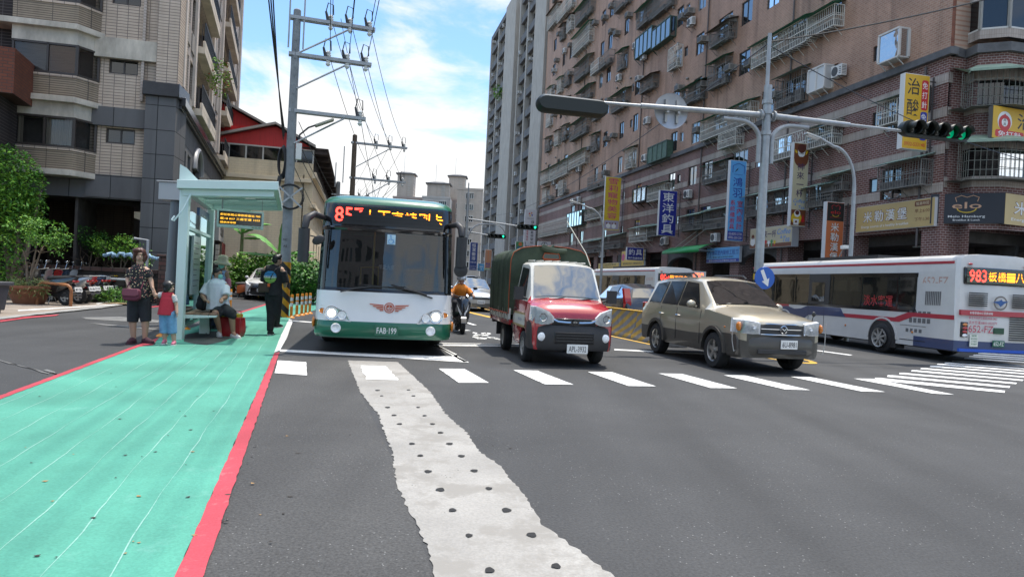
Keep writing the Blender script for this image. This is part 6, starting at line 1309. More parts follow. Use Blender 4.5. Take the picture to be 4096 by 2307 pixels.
FP=AT(1856,1120,47.0);FP.z=0;FPl=Plane(FP,(R_.x,R_.y,0));ft=thing('traffic_signal','distant signal pole with two green arrows above the avenue','traffic signal',FP,RANG)
(s1,z1),(s2,z2)=FPl.px(2110,909),FPl.px(1990,944);k=MB();k.tube([(0,0,0),(0,0,7.5)],.1,10);k.tube([(0,0,8.2),(0,0,7.4)],.04,6);k.build('pole',m_galv,ft)
k=MB();k.tube([(0,0,z1+.3),(s1-.6,0,z1+.02)],.06,8);k.tube([(.1,0,z1-1.2)]+[(.1+1.0*(1-cos(a)),0,z1-1.2+1.2*sin(a))for a in[pi/2*i/6 for i in range(7)]]+[(2.0,0,z1+.05)],.05,8);k.build('arm',m_galv,ft)
k=MB();k.tube([(0,.3,z2+.2),(s2-.5,.3,z2+.02)],.05,8);k.build('arm',m_galv,ft)
signal_head(ft,Matrix.Translation((s1,-.1,z1)),4,[m_lensd]*4,.14,arrow=True);signal_head(ft,Matrix.Translation((s2,.2,z2)),4,[m_lensd]*4,.12,arrow=True)
UP=Vector((-7.2,21.6,0));UPl=Plane(UP,(.954,.30,0));UR=atan2(.30,.954)
def upole(lab,base,h,r0,r1,mat,arms,group='utility poles',wrap=False,detail=True):
 t=thing('utility_pole',lab,'utility pole',base,UR,group);k=MB();k.tube([(0,0,0),(0,0,h)],[r0,r1],16);k.ell((0,0,h),(r1,r1,r1*.6));k.build('pole',mat,t)
 if detail:
  k=MB()
  for i in range(24):z=2.6+i*(h-3)/24;k.box((0,-(r0+(r1-r0)*z/h)-.002,z),(.05,.02,.05))
  k.build('climbing_hole_plate',m_pole,t,bevel=.004)
 for z,x0,x1,n in arms:
  k=MB();k.bb((x0,-.12,z-.05),(x1,-.04,z+.05));k.bb((x0,.04,z-.05),(x1,.12,z+.05));k.tube([(r0*.5,-.1,z-(x1-.2)*.5),(x1*.72,-.08,z-.04)],.03,5);k.build('cross_arm',m_galv,t)
  for j in range(n):
   x=x1-.18-j*(x1-.5)/max(1,n)*.95;k=MB();k.lathe([(.03,0),(.07,.03),(.09,.07),(.05,.10),(.085,.14),(.06,.19),(.025,.21)],(x,0,z+.06),12);k.build('insulator',m_ins,t,ang=60)
   k=MB();k.cyl((x-.08,-.05,z+.05),(x-.16,-.05,z+.34),.055,.035,n=8);k.tube([(x-.16,-.05,z+.32),(x-.1,-.05,z+.62),(x+.06,-.03,z+.58),(x+.08,0,z+.28)],.018,5);k.build('terminal',m_insb,t)
   k=MB();k.lathe([(.02,0),(.075,-.03),(.05,-.08),(.08,-.12),(.05,-.17),(.02,-.19)],(x,-.08,z-.06),10);k.build('insulator',m_ins,t,ang=60)
 return t
hz=lambda u,v:UPl.px(u,v)[1]
za,zb_,zc_=hz(1215,78),hz(1200,222),hz(1180,445);xe=[UPl.px(1500,122)[0],UPl.px(1485,262)[0],UPl.px(1462,480)[0]];zt=hz(1222,50)
up=upole('tall grey concrete utility pole with striped foot beside the bus',UP,zt,.17,.115,m_pole,[(za,-.2,xe[0],3),(zb_,-.2,xe[1],3),(zc_,-.12,xe[2],1)])
k=MB();k.cyl((0,0,.0),(0,0,1.75),.178,.172,n=24);k.build('warning_wrap',stripes('utility wrap stripes',(.50,.24,.01),(.015,.015,.015),.42,1.0),up)
for s in(-1,1):k=MB();k.bb((s*.22-.025,-.1,zt-1.2),(s*.22+.025,-.06,zt+1.4));k.build('angle_iron',m_galv,up)
k=MB();k.bb((.15,-.12,hz(1195,640)),(.33,.06,hz(1195,575)));k.build('meter_box',m_acw,up,bevel=.01)
zl=hz(1200,572);k=MB();k.tube([(.2,-.05,zl),(.25,-.05,zl+.25),(.5,-.05,zl+.5),(.75,-.05,zl+.62)],.03,6);k.build('lamp_arm',m_insb,up);k=MB();k.box((.98,-.1,zl+.70),(.62,.30,.07),0,Matrix.Rotation(-.45,3,'Y'));k.build('lamp_head',M('lamp head beige',(.36,.34,.28),.5),up,bevel=.02)
k=MB();zc2=hz(1140,650)
for j in range(7):k.tube([(-.28+.03*sin(j),-.05+.02*j,zc2+.9*sin(a)*(.5+.03*j))if False else(-.27+.10*cos(a)+.01*j,-.1+.02*j,zc2+(.42+.02*j)*sin(a))for a in[2*pi*i/18 for i in range(19)]],.016,4)
k.build('cable_coil',m_cable,up)
zr=hz(1160,790);k=MB()
for j in range(3):k.tube([(.05+(.36+.03*j)*cos(a),-.2-.01*j,zr+(.36+.02*j)*sin(a))for a in[2*pi*i/24 for i in range(25)]],.014,4)
k.build('cable_ring',m_cable,up);k=MB()
for s in(-1,1):k.box((.05,-.22,zr),(.95,.03,.05),0,Matrix.Rotation(s*.72,3,'Y'))
k.cyl((-.33,-.2,zr+.25),(-.28,-.2,zr+.62),.06,n=10,mi=1);k.build('cable_cross',[m_galv,m_cable],up)
k=MB();letters(k,'NC',-.03,2.45,.07,.12,y=-.172);letters(k,'AE',-.03,2.25,.07,.12,y=-.172);k.build('pole_marking',m_ink,up,smooth=False)
P2=AT(1392,1120,39.0);P2.z=0;P3=AT(1335,1120,56.0);P3.z=0
up2=upole('brown utility pole with a transformer, second along the kerb',P2,9.4,.17,.13,m_polew,[(9.0,-.2,3.0,3),(7.0,-.2,3.0,3),(5.0,-.7,2.4,0)],detail=False)
k=MB();k.cyl((.55,0,3.1),(.55,0,4.2),.42,n=14);k.cyl((.55,0,4.2),(.55,0,4.35),.36,n=14);k.build('transformer',m_insb,up2)
up3=upole('grey utility pole, third along the kerb, farthest away',P3,9.0,.2,.16,m_pole,[(8.0,-.5,2.6,3),(6.9,-.5,2.4,3),(5.8,-.5,2.4,0)],detail=False)
k=MB();k.bb((-.3,-.05,8.6),(-.22,.05,10.6));k.bb((.3,-.05,9),(.38,.05,12));k.build('angle_iron',m_galv,up3)
cab=0
def wire(a,b,sag,r=.011,lab=None,n=14,name='power_cable'):
 P=[a.lerp(b,i/n)-Vector((0,0,sag*4*(i/n)*(1-i/n)))for i in range(n+1)]
 o=MB().tube(P,r,5).build(name,m_cable);tag(o,lab,'cable','overhead cables');return o
def on_arm(base,x,z,y=0):return base+Vector((.954,.30,0))*x+Vector((-.30,.954,0))*y+Vector((0,0,z))
BP=Vector((1.8,-7.5,0))
for ai,z,n in((0,za,3),(1,zb_,3)):
 for j in range(n):
  x=xe[ai]-.18-j*(xe[ai]-.5)/3*.95;x2=3.0-.18-j*2.5/3*.95;lv='upper' if ai==0 else 'lower';wn=('outer','middle','inner')[j]
  wire(on_arm(UP,x,z+.2),on_arm(P2,x2,(9.0,7.0)[ai]+.2),.5,lab=wn+' '+lv+' power line running from the concrete pole to the brown pole')
  wire(on_arm(UP,x+.05,z+.25),on_arm(BP,x-1,z+.3),.3,lab=wn+' '+lv+' power line running overhead from the concrete pole towards the viewer')
  wire(on_arm(P2,x2,(9.0,7.0)[ai]+.2),on_arm(P3,x2-.4,(8.0,6.9)[ai]+.2),.4,lab=wn+' '+lv+' power line between the two farther poles')
wire(on_arm(UP,xe[2]-.2,zc_+.2),on_arm(P2,1.6,5.2),.3,lab='thin line from the lowest arm of the concrete pole to the brown pole')
wire(on_arm(UP,xe[0]*.55,za+.2),on_arm(UP,xe[2]-.25,zc_+.25),0,.010,lab='thin jumper line dropping between the arms of the concrete pole')
tq=AT(1068,-60,15.5)
for j in range(3):wire(on_arm(UP,-.2-.02*j,hz(1155,535)-.1*j),tq+Vector((.06*j,0,0)),.12+.04*j,.018,lab=('front','middle','rear')[j]+' cable of the bundle rising to the upper left from the concrete pole')
wire(on_arm(UP,.1,hz(1180,660)),P3+Vector((0,0,4.6)),.5,.012,lab='loose slack line from the concrete pole past the cream hall')
for j,(za_,zb3)in enumerate([(6.2,4.4),(5.6,4.1),(5.3,3.9)]):wire(on_arm(UP,.2,za_),on_arm(P2,.2,zb3),.35+.1*j,.012,lab=('upper','middle','lower')[j]+' telephone line between the concrete pole and the brown pole')
for j in range(5):
 a_,b_=on_arm(P2,2.6-.5*j,7.0-.3*(j%2)),on_arm(P2,.3+.35*j,4.8-.5*(j%3));wire(a_,b_,.12,.014,lab=ORD[j+1]+' jumper cable dropping from the lower arm of the brown pole')
wire(on_arm(P2,2.4,5.0),on_arm(P2,3.2,.8),.3,.02,lab='slack cable hanging from the lowest arm of the brown pole')
TPT=TP+Vector((0,0,7.55));wire(TPT,AT(4200,-70,18),.12,.02,lab='thick cable rising to the upper right from the signal pole');wire(TPT-Vector((0,0,.1)),AT(4180,660,22),.35,.012,lab='thin cable sagging to the right from the signal pole');wire(TPT,AT(1960,860,80),1.2,.014,lab='long cable sagging along the brick block from the signal pole')
# BUS SHELTER
m_mint=M('pale mint enamel',(.58,.70,.67),.35,coat=.3,var=.04);m_sglass=glass('shelter glass',(.62,.80,.76),.04,.86,.02);m_wood=M('bench slat',(.20,.115,.075),.6,var=.3,vs=5,stretch=(.2,6,6))
SH=Vector((-6.42,13.25,0));sr=radians(17.7);sh=thing('bus_shelter','pale mint bus shelter with a glass back and cantilever roof','bus shelter',SH,sr)
SL_=4.7;zr0=2.93
sl=lambda x:zr0+(x+.1)*.07
for y,nm in((0,'front_post'),(SL_-.35,'rear_post')):k=MB();k.bb((-.10,y,0),(.065,y+.28,zr0));k.build(nm,m_mint,sh,bevel=.015)
def slab(x0,x1,y0,y1,dz0,dz1,nm,mat,bev=.01):k=MB();k.add([(x,y,sl(x)+d)for d in(dz0,dz1)for x,y in((x0,y0),(x1,y0),(x1,y1),(x0,y1))],[(3,2,1,0),(4,5,6,7),(0,1,5,4),(1,2,6,5),(2,3,7,6),(3,0,4,7)]);return k.build(nm,mat,sh,bevel=bev,smooth=False)
slab(-.14,1.70,-.12,-.0,.0,.17,'roof_beam',m_mint);slab(-.05,1.62,-.02,.06,-.13,.0,'roof_beam',m_mint);slab(-.14,1.70,SL_-.1,SL_,.0,.17,'roof_beam',m_mint);slab(1.60,1.70,.0,SL_-.1,.02,.15,'roof_edge',m_mint);slab(-.14,.0,.0,SL_-.1,.0,.17,'roof_edge',m_mint)
slab(.0,1.6,0,SL_-.1,.09,.12,'roof_panel',glass('roof glass',(.74,.88,.85),.03,.72,.05));
for y in(1.5,3.0):slab(.0,1.6,y,y+.08,.0,.088,'roof_rib',m_mint)
slab(.75,1.15,.3,1.45,.07,.088,'roof_light_panel',m_sglass,0);slab(.75,1.15,1.7,2.9,.07,.088,'roof_light_panel',m_sglass,0)
k=MB();k.prism([(-.12,zr0+.17),(.25,zr0+.17),(.0,zr0+.42),(-.12,zr0+.48)],.02,.08,'y');k.build('fin',m_mint,sh)
k=MB();k.bb((-.03,.34,.25),(-.015,SL_-.36,2.6));k.build('glass_back',m_sglass,sh,smooth=False)
k=MB();k.bb((-.06,.33,2.18),(.03,SL_-.36,2.26));k.bb((-.06,.33,.2),(.03,SL_-.36,.27));k.bb((-.06,2.3,.27),(.03,2.4,2.18));k.build('glass_frame',m_mint,sh,bevel=.01)
k=MB();k.bb((.0,1.1,.85),(.05,2.25,2.1));o=k.build('route_board',M('route board grey',(.34,.38,.37),.3,coat=.3),sh,bevel=.01)
k=MB();rnd=random.Random(3)
for i in range(9):k.bb((.051,1.2,1.95-i*.115),(.053,1.2+rnd.uniform(.5,.95),1.965-i*.115))
k.build('route_text',m_ink,o,smooth=False)
k=MB();k.bb((-.1,2.5,2.28),(-.04,4.3,2.8));o=k.build('name_board',M('name board blue',(.03,.07,.16),.3),sh);k=MB();letters(k,'公車站',0,0,.3,1.2,M4=Matrix.Translation((-.036,3.4,2.55))@Matrix.Rotation(pi/2,4,'Z'));k.build('name_text',m_ww,o,smooth=False)
for y in(1.5,3.0):
 k=MB();k.bb((.18,y,0),(.38,y+.10,.42));k.build('bench_leg',m_mint,sh,bevel=.01)
k=MB();k.prism([(.0,.40),(.62,.44),(.62,.475),(.0,.475)],.38,3.3,'y');k.build('bench_tray',m_mint,sh,bevel=.005)
for i in range(4):k=MB();k.bb((.03+i*.15,.42,.478),(.165+i*.15,3.26,.51));k.build('bench_slat',m_wood,sh,bevel=.006)
k=MB();k.tube([(.1,-.02,2.85),(.0,-.1,2.55),(-.16,-.12,2.3),(-.2,-.1,2.32),(-.18,.05,2.4)],.018,6);k.build('conduit',m_mint,sh)
sp_=Plane(SH+Vector((-.304,.953,0))*1.9,(cos(sr),sin(sr),0));(xa,zaa),(xb,zbb)=sp_.px(870,846),sp_.px(1053,910)
li=thing('display_board','hanging bus arrival display board with amber text under the shelter roof','display',SH+Vector((-.304,.953,0))*1.9+Vector((cos(sr),sin(sr),0))*((xa+xb)/2),sr);W=xb-xa;zc_b=(zaa+zbb)/2;H=.40
k=MB();k.bb((-W/2,-.06,zc_b-H/2),(W/2,.06,zc_b+H/2));k.build('casing',m_mint,li,bevel=.01);k=MB();k.bb((-W/2+.04,-.064,zc_b-H/2+.07),(W/2-.04,-.061,zc_b+H/2-.04));k.build('screen',m_gblk,li)
k=MB();letters(k,'前往板橋公車即將進站 785',0,zc_b+.09,.05,W*.86,y=-.066);letters(k,'藍18 857 三重客運 10分',0,zc_b-.0,.05,W*.86,y=-.066);letters(k,'請依序排隊',-W*.26,zc_b-.085,.045,W*.34,y=-.066);k.build('screen_text',m_ledy,li,smooth=False)
k=MB();k.tube([(-W*.4,0,zc_b+H/2),(-W*.4,0,3.0)],.02,6);k.tube([(W*.46,0,zc_b+H/2),(W*.46,0,3.05)],.008,5);k.build('hanger',m_galv,li)
k=MB();letters(k,'新北市',W*.35,zc_b-H/2+.035,.04,W*.2,y=-.068);k.build('maker_label',M('olive print',(.25,.22,.05),.5),li,smooth=False)
gp_=thing('meter_post','grey round post with a steel box on top behind the shelter','post',AT(690,1100,16.5));gp_.location.z=0;zz=AT(690,770,16.5).z
k=MB();k.tube([(0,0,0),(0,0,1.75),(0,0,zz-.2)],[.155,.15,.12],14);k.build('post',M('post grey',(.12,.13,.14),.4,.3),gp_);k=MB();k.bb((-.33,-.2,zz-.2),(.28,.2,zz+.22));k.bb((-.37,-.24,zz+.22),(.32,.24,zz+.25));k.build('box',M('steel box',(.36,.36,.36),.45,.3),gp_,bevel=.01)
# BOLLARDS, RAILS, POTS
m_org=M('orange plastic',(.62,.22,.012),.45,var=.12);m_refl=M('reflective white',(.62,.62,.62),.35)
b_src=None
bl=[((1164,1271),'front bollard of the row beside the striped pole'),((1186,1264),'second bollard of the row beside the striped pole'),((1206,1261),'third bollard of the row beside the striped pole'),((1222,1257),'fourth bollard of the row beside the striped pole'),((1238,1254),'fifth bollard of the row, closest to the bus'),((893,1232),'left orange bollard behind the seated man'),((906,1236),'middle orange bollard behind the seated man'),((920,1240),'right orange bollard behind the seated man'),((648,1345),'orange bollard behind the little girl'),((742,1318),'orange bollard seen through the shelter glass')]
for i,((u,v),lab)in enumerate(bl):
 p=G(u,v)
 if not b_src:
  b_src=thing('bollard','','bollard',p,0,'orange lane bollards');k=MB();k.lathe([(.0,.74),(.035,.74),(.045,.72),(.045,.06),(.1,.03),(.115,0)],n=14);k.build('post',m_org,b_src,ang=50)
  for z in(.36,.53):k=MB();k.lathe([(.0458,z),(.0468,z+.01),(.0468,z+.10),(.0458,z+.11)],n=14);k.build('reflective_band',m_refl,b_src)
  b_src['label']=lab
 else:dup(b_src,p,0,lab)
m_rust=M('rusty orange pipe',(.32,.12,.03),.5,var=.5,vs=3.,var2=(.13,.045,.02));m_ss=M('stainless pipe',(.50,.50,.48),.25,.9)
rp=G(282,1229);r2_=G(160,1229);t=thing('bike_rail','rusty orange bent pipe rail beside the clay pot','rail',rp);k=MB();v=AT(160,1155,rp.y)-rp;k.tube([(0,0,0),(0,0,.52),(-.04,0,.62),(-.12,0,.68),(-.22,0,.70),(v.x,.1,.72),(v.x-.1,.1,.66),(v.x-.14,.1,.5),(v.x-.14,.1,0)],.045,10);k.build('pipe',m_rust,t)
rp=G(459,1211);t=thing('bike_rail','stainless hoop rail in front of the far clay pot','rail',rp);k=MB();k.tube([(0,0,0),(0,0,.42),(-.08,0,.5),(-.2,0,.53),(-.9,.3,.53)],.03,8);k.tube([(.35,.1,0),(.35,.1,.42),(.42,.12,.5)],.03,8);k.build('pipe',m_ss,t)
m_clay=M('terracotta',(.21,.082,.04),.75,var=.3,vs=5);m_slp=M('dark slate planter',(.075,.075,.085),.6,var=.25,vs=3);m_soil=M('soil',(.05,.035,.022),.95)
def clay_pot(lab,p,r,h):
 t=thing('plant_pot',lab,'plant pot',p);k=MB();k.lathe([(0,0),(r*.66,0),(r*.70,.06),(r*.95,h*.7),(r,h*.85),(r*1.08,h*.86),(r*1.08,h),(r*.96,h),(r*.9,h*.85),(0,h*.84)],n=24);k.build('pot',m_clay,t,ang=40);k=MB();k.lathe([(0,h*.9),(r*.93,h*.88)],n=20);k.build('soil',m_soil,t);return t
 # SIGNS ON THE BRICK BLOCK
def blade(lab,u0,v0,u1,v1,bg,draw,side=(.55,.55,.55),depth=.28,rods=4,Y=None,name='blade_sign'):
 vm=(v0+v1)/2
 if Y is None:s,z=PB.px(u1,vm,-.45);o=PBp(s,.45)
 else:o=AT(u1,vm,Y);o.z=0
 pl=Plane(o,(R_.x,R_.y,0));a=pl.px(u0,vm)[0];b=pl.px(u1,vm)[0];zt=(pl.px(u0,v0)[1]+pl.px(u1,v0)[1])/2;zb=(pl.px(u0,v1)[1]+pl.px(u1,v1)[1])/2;W=b-a;H=zt-zb
 t=thing(name,lab,'sign',o+R_*(a+b)/2+Vector((0,0,zb)),RANG)
 k=MB();k.bb((-W/2,-depth/2+.01,0),(W/2,depth/2,H));k.build('cabinet',M('cabinet %s'%(side,),side,.5),t,bevel=.01)
 k=MB();k.bb((-W/2+.03,-depth/2-.004,.03),(W/2-.03,-depth/2+.009,H-.03));k.build('sign_face',M('face %s'%(bg,),bg,.4,var=.06,vs=2),t)
 l=MB();mats=draw(l,W,H,-depth/2-.0075);l.build('lettering',mats,t,smooth=False)
 k=MB()
 for i in range(rods):z=H*(.06+.88*i/max(1,rods-1));k.bb((W/2,-.02,z-.02),(W/2+.5,.02,z+.02))
 k.bb((W/2+.28,-.03,.0),(W/2+.33,.03,H));k.build('bracket',m_iron,t,smooth=False);return t
def flat_sign(lab,q,bg,draw,off=.3,depth=.18,side=(.5,.5,.5),name='shop_sign',pl=None):
 """q: four photo pixels TL TR BR BL on the facade"""
 P=[PB.px(u,v,-off)for u,v in q];x0=-(P[0][0]+P[3][0])/2;x1=-(P[1][0]+P[2][0])/2;zt=(P[0][1]+P[1][1])/2;zb=(P[2][1]+P[3][1])/2;W=x1-x0;H=zt-zb
 t=thing(name,lab,'sign',PBp(-(x0+x1)/2,off,zb),PB.ang+pi)
 k=MB();k.bb((-W/2,0.012,0),(W/2,depth,H));k.build('cabinet',M('cabinet %s'%(side,),side,.5),t);k=MB();k.bb((-W/2+.02,0,.02),(W/2-.02,.012,H-.02));k.build('sign_face',M('face %s'%(bg,),bg,.4,var=.06,vs=2),t)
 l=MB();mats=draw(l,W,H,-.004);l.build('lettering',mats,t,smooth=False);return t
def rect(l,x0,x1,z0,z1,y,mi):l.add([(x0,y,z0),(x1,y,z0),(x1,y,z1),(x0,y,z1)],[(0,1,2,3)],mi)
def rrect(l,x0,x1,z0,z1,y,mi):
 r=min(x1-x0,z1-z0)*.3;P=[]
 for cx,cz,a0 in((x1-r,z1-r,0),(x0+r,z1-r,1),(x0+r,z0+r,2),(x1-r,z0+r,3)):P+=[(cx+r*cos(a0*pi/2+i*pi/8),y,cz+r*sin(a0*pi/2+i*pi/8))for i in range(5)]
 l.poly(P,mi)
def circ(l,x,z,r,y,mi,n=24,sx=1):l.poly([(x+sx*r*cos(2*pi*i/n),y,z+r*sin(2*pi*i/n))for i in range(n)],mi)
I=lambda n,c:M('ink '+n,c,.45)
K_,Wh,Rd,Bl,Yl,Or,Br,Cr,Pk,Gn=I('black',(.015,.015,.015)),I('white',(.70,.70,.68)),I('red',(.48,.02,.025)),I('blue',(.02,.035,.28)),I('yellow',(.62,.42,.02)),I('orange',(.55,.16,.05)),I('brown',(.16,.05,.02)),I('cream',(.55,.45,.28)),I('pink',(.52,.04,.17)),I('green',(.05,.25,.08))
def d_sheri(l,W,H,y):
 vert(l,'雪莉寵物美容',0,H*.98,H*.21,W*.62,0,y,.022);rect(l,-W*.46,W*.46,H*.02,H*.185,y+.002,1)
 for x in(-.2,.15):circ(l,W*x,H*.08,W*.14,y,2);circ(l,W*x-W*.1,H*.13,W*.05,y,3);circ(l,W*x+W*.1,H*.13,W*.05,y,3)
 return[Pk,I('lilac',(.36,.33,.42)),Wh,Br]
blade('yellow blade sign with pink characters for a pet groomer',2416,709,2479,922,(.62,.44,.03),d_sheri)
blade('dark blue blade sign with four large white characters for fishing tackle',2633,763,2703,944,(.018,.025,.24),lambda l,W,H,y:(vert(l,'東洋釣具',0,H*.97,H*.03,W*.66,0,y,.03),[Wh])[1])
def d_hung(l,W,H,y):
 rect(l,-W*.47,W*.47,H*.012,H*.12,y+.002,1);o=.85
 l.tube([(W*x,y-.004,H*z)for x,z in((-.34,.845),(-.34,.93),(0,.965),(.36,.935),(.36,.84))],.02,4,1);letters(l,'HUNGYU',0,H*.825,H*.014,W*.52,1,y)
 l.add([(W*x,y,H*z)for x,z in((-.22,.85),(-.12,.885),(.0,.91),(-.05,.88),(-.15,.86))],[(0,1,2,3,4)],3)
 vert(l,'鴻羽',0,H*.80,H*.53,W*.58,1,y,.03);vert(l,'系統櫃廚具',-W*.24,H*.51,H*.14,W*.30,2,y,.02);vert(l,'室內設計',W*.2,H*.51,H*.14,W*.34,2,y,.02)
 letters(l,'02-8292-2728',0,H*.088,H*.032,W*.8,0,y);letters(l,'0933-230-238',0,H*.042,H*.032,W*.8,0,y);return[Wh,Bl,Rd,K_]
blade('sky blue blade sign of an interior designer, hung left of the signal pole',2910,643,2975,965,(.11,.37,.70),d_hung)
def d_coffee(l,W,H,y):
 rect(l,-W*.47,W*.47,H*.80,H*.985,y+.0022,1);circ(l,0,H*.80,W*.44,y+.002,1)
 l.add([(W*x,y,H*z)for x,z in((-.26,.93),(.26,.93),(.2,.85),(.1,.83),(-.1,.83),(-.2,.85))],[tuple(range(6))],2);circ(l,0,H*.93,W*.26,y-.001,3,sx=1);l.tube([(W*(.24+.1*sin(a)),y-.001,H*.885+H*.028*cos(a))for a in[pi*i/8 for i in range(9)]],.016,4,5);letters(l,'coffee',0,H*.872,H*.022,W*.3,6,y-.002)
 for s in(-1,1):l.add([(s*W*.26,y,H*.89),(s*W*.42,y,H*.915),(s*W*.40,y,H*.88),(s*W*.28,y,H*.865)],[(0,1,2,3)],5)
 vert(l,'神來一杯',0,H*.765,H*.345,W*.46,0,y,.02);letters(l,'Coffee',0,H*.305,H*.045,W*.74,4,y,.02,.25);letters(l,'&',-W*.22,H*.262,H*.025,W*.12,4,y,.02,.25);letters(l,'Tea',W*.16,H*.232,H*.04,W*.42,4,y,.02,.25)
 rect(l,-W*.47,W*.47,H*.015,H*.20,y+.002,1);circ(l,-W*.12,H*.10,W*.34,y+.0012,5);circ(l,-W*.08,H*.155,W*.2,y,2,sx=1.0);circ(l,-W*.08,H*.165,W*.13,y-.001,3);l.add([(W*x,y,H*z)for x,z in((-.32,.09),(.06,.09),(.03,.02),(-.29,.02))],[(0,1,2,3)],2);circ(l,-W*.13,H*.058,W*.07,y-.001,1)
 l.add([(W*x,y,H*z)for x,z in((.3,.15),(.42,.07),(.3,.05),(.16,.07))],[(0,1,2,3)],7);return[I('violet',(.06,.035,.09)),Br,Wh,I('dark coffee',(.09,.02,.012)),I('sky blue',(.06,.22,.55)),Yl,K_,Rd]
blade('tall cream blade sign with coffee cups and blue script',3162,572,3224,908,(.50,.45,.30),d_coffee)
def d_elo(l,W,H,y):
 rect(l,-W*.47,W*.47,H*.70,H*.985,y+.002,3);letters(l,'elo',0,H*.84,H*.055,W*.56,1,y,.03);l.tube([(W*.17*cos(a),y,H*.795-H*.025*sin(a))for a in[pi*i/8 for i in range(9)]],.016,4,2);l.tube([(W*(x),y,H*z)for x,z in((-.2,.88),(-.24,.93),(-.12,.955),(0,.93),(.12,.955),(.24,.93),(.2,.88))],.014,4,1);letters(l,'Melo Hamburg',0,H*.755,H*.014,W*.6,1,y)
 vert(l,'米勒漢堡',0,H*.68,H*.06,W*.5,0,y,.05);vert(l,'米勒漢堡',0,H*.68,H*.06,W*.46,4,y-.002,.02);return[K_,Rd,Yl,K_,Wh]
blade('orange and black blade sign with white characters for a burger shop',3295,809,3366,1062,(.52,.15,.055),d_elo)
def d_acid(l,W,H,y):
 vert(l,'治酸痛',-W*.14,H*.97,H*.14,W*.48,0,y,.045);rrect(l,W*.18,W*.44,H*.53,H*.93,y+.0015,1);vert(l,'免打針',W*.31,H*.92,H*.54,W*.2,2,y,.02);rrect(l,W*.18,W*.44,H*.13,H*.51,y+.0015,3);vert(l,'免吃藥',W*.31,H*.50,H*.14,W*.2,2,y,.02);letters(l,'0932-533148',0,H*.07,H*.05,W*.82,1,y,.02);return[K_,Rd,Wh,Bl]
blade('large yellow blade sign with black brush characters near the block corner',3603,300,3704,602,(.60,.35,.01),d_acid,side=(.62,.62,.6))
def d_insp(l,W,H,y):
 for i,c in enumerate((3,1,2,4)):a=pi/2*i+.4;l.add([(W*.2*cos(a+t)*r,y,H*.87+W*.2*sin(a+t)*r)for t,r in((.2,1),(1.2,1),(1.0,.25),(.4,.25))],[(0,1,2,3)],c)
 letters(l,'新北市政府',0,H*.775,H*.016,W*.55,0,y);letters(l,'環保局認可',0,H*.75,H*.016,W*.55,0,y)
 vert(l,'機車排氣檢驗站',W*.18,H*.72,H*.10,W*.24,0,y,.02);vert(l,'系統保養維修',-W*.22,H*.60,H*.18,W*.17,1,y,.015);letters(l,'和鑫車業',0,H*.045,H*.045,W*.6,0,y);return[K_,Rd,Yl,Or,Bl]
blade('white blade sign of a motorcycle test station at the far end of the brick block',2096,838,2143,992,(.58,.58,.60),d_insp)
t=blade('navy blade sign with white characters for bathroom fittings, beside the bus mirror',1878,969,1909,1081,(.02,.045,.20),lambda l,W,H,y:(vert(l,'恒潔衛浴',0,H*.96,H*.36,W*.5,0,y,.03),letters(l,'HEGII',0,H*.29,H*.045,W*.74,0,y,.03),letters(l,'2291-0110',0,H*.14,H*.035,W*.66,0,y),letters(l,'0912-090053',0,H*.06,H*.035,W*.7,0,y),[Wh])[-1],Y=88)
blade('small sky blue sign beside the navy bathroom sign',1909,1054,1936,1084,(.08,.34,.62),lambda l,W,H,y:(letters(l,'INAX',0,H*.6,H*.26,W*.6,0,y,.02),letters(l,'淋浴',0,H*.28,H*.2,W*.4,0,y),[Wh])[-1],Y=92,rods=0)
blade('faded orange and brown hanging sign in front of the grey tower',1938,998,1965,1081,(.42,.22,.13),lambda l,W,H,y:(rect(l,-W*.05,W*.02,H*.35,H*.97,y+.001,2),letters(l,'專售',0,H*.30,H*.12,W*.7,0,y,.02),letters(l,'維修',0,H*.18,H*.1,W*.6,0,y),rect(l,-W*.47,W*.47,H*.02,H*.10,y+.001,3),letters(l,'修理買賣',0,H*.06,H*.06,W*.8,1,y),[Bl,Wh,Or,Gn])[-1],Y=84,rods=0)
blade('green and red sign half behind the canvas truck',2062,966,2092,1000,(.06,.22,.08),lambda l,W,H,y:(circ(l,W*.1,H*.7,H*.22,y+.001,1),letters(l,'各式',0,H*.28,H*.35,W*.7,0,y,.02),[I('bright blue',(.03,.07,.4)),Or])[-1],Y=86,rods=0)
def d_ymh(l,W,H,y):
 l.tube([(H*.36*cos(a),y,H*.56+H*.36*sin(a))for a in[2*pi*i/24 for i in range(25)]],H*.03,4,0)
 for i in range(3):a=pi/2+i*2*pi/3;l.tube([(0,y,H*.56),(H*.32*cos(a),y,H*.56+H*.32*sin(a))],H*.04,4,0)
 return[K_]
blade('pale grey sign with a round black emblem above the canvas truck',2150,966,2202,1000,(.50,.50,.52),d_ymh,rods=0,Y=78)
blade('small dark blue fishing tackle sign hung above the second white bus',2505,990,2571,1041,(.02,.025,.20),lambda l,W,H,y:(letters(l,'釣',-W*.22,H*.62,H*.46,W*.38,0,y,.03),letters(l,'具',W*.22,H*.62,H*.46,W*.38,0,y,.03),letters(l,'各種釣具修理',0,H*.17,H*.18,W*.84,0,y,.01),[Wh])[-1])
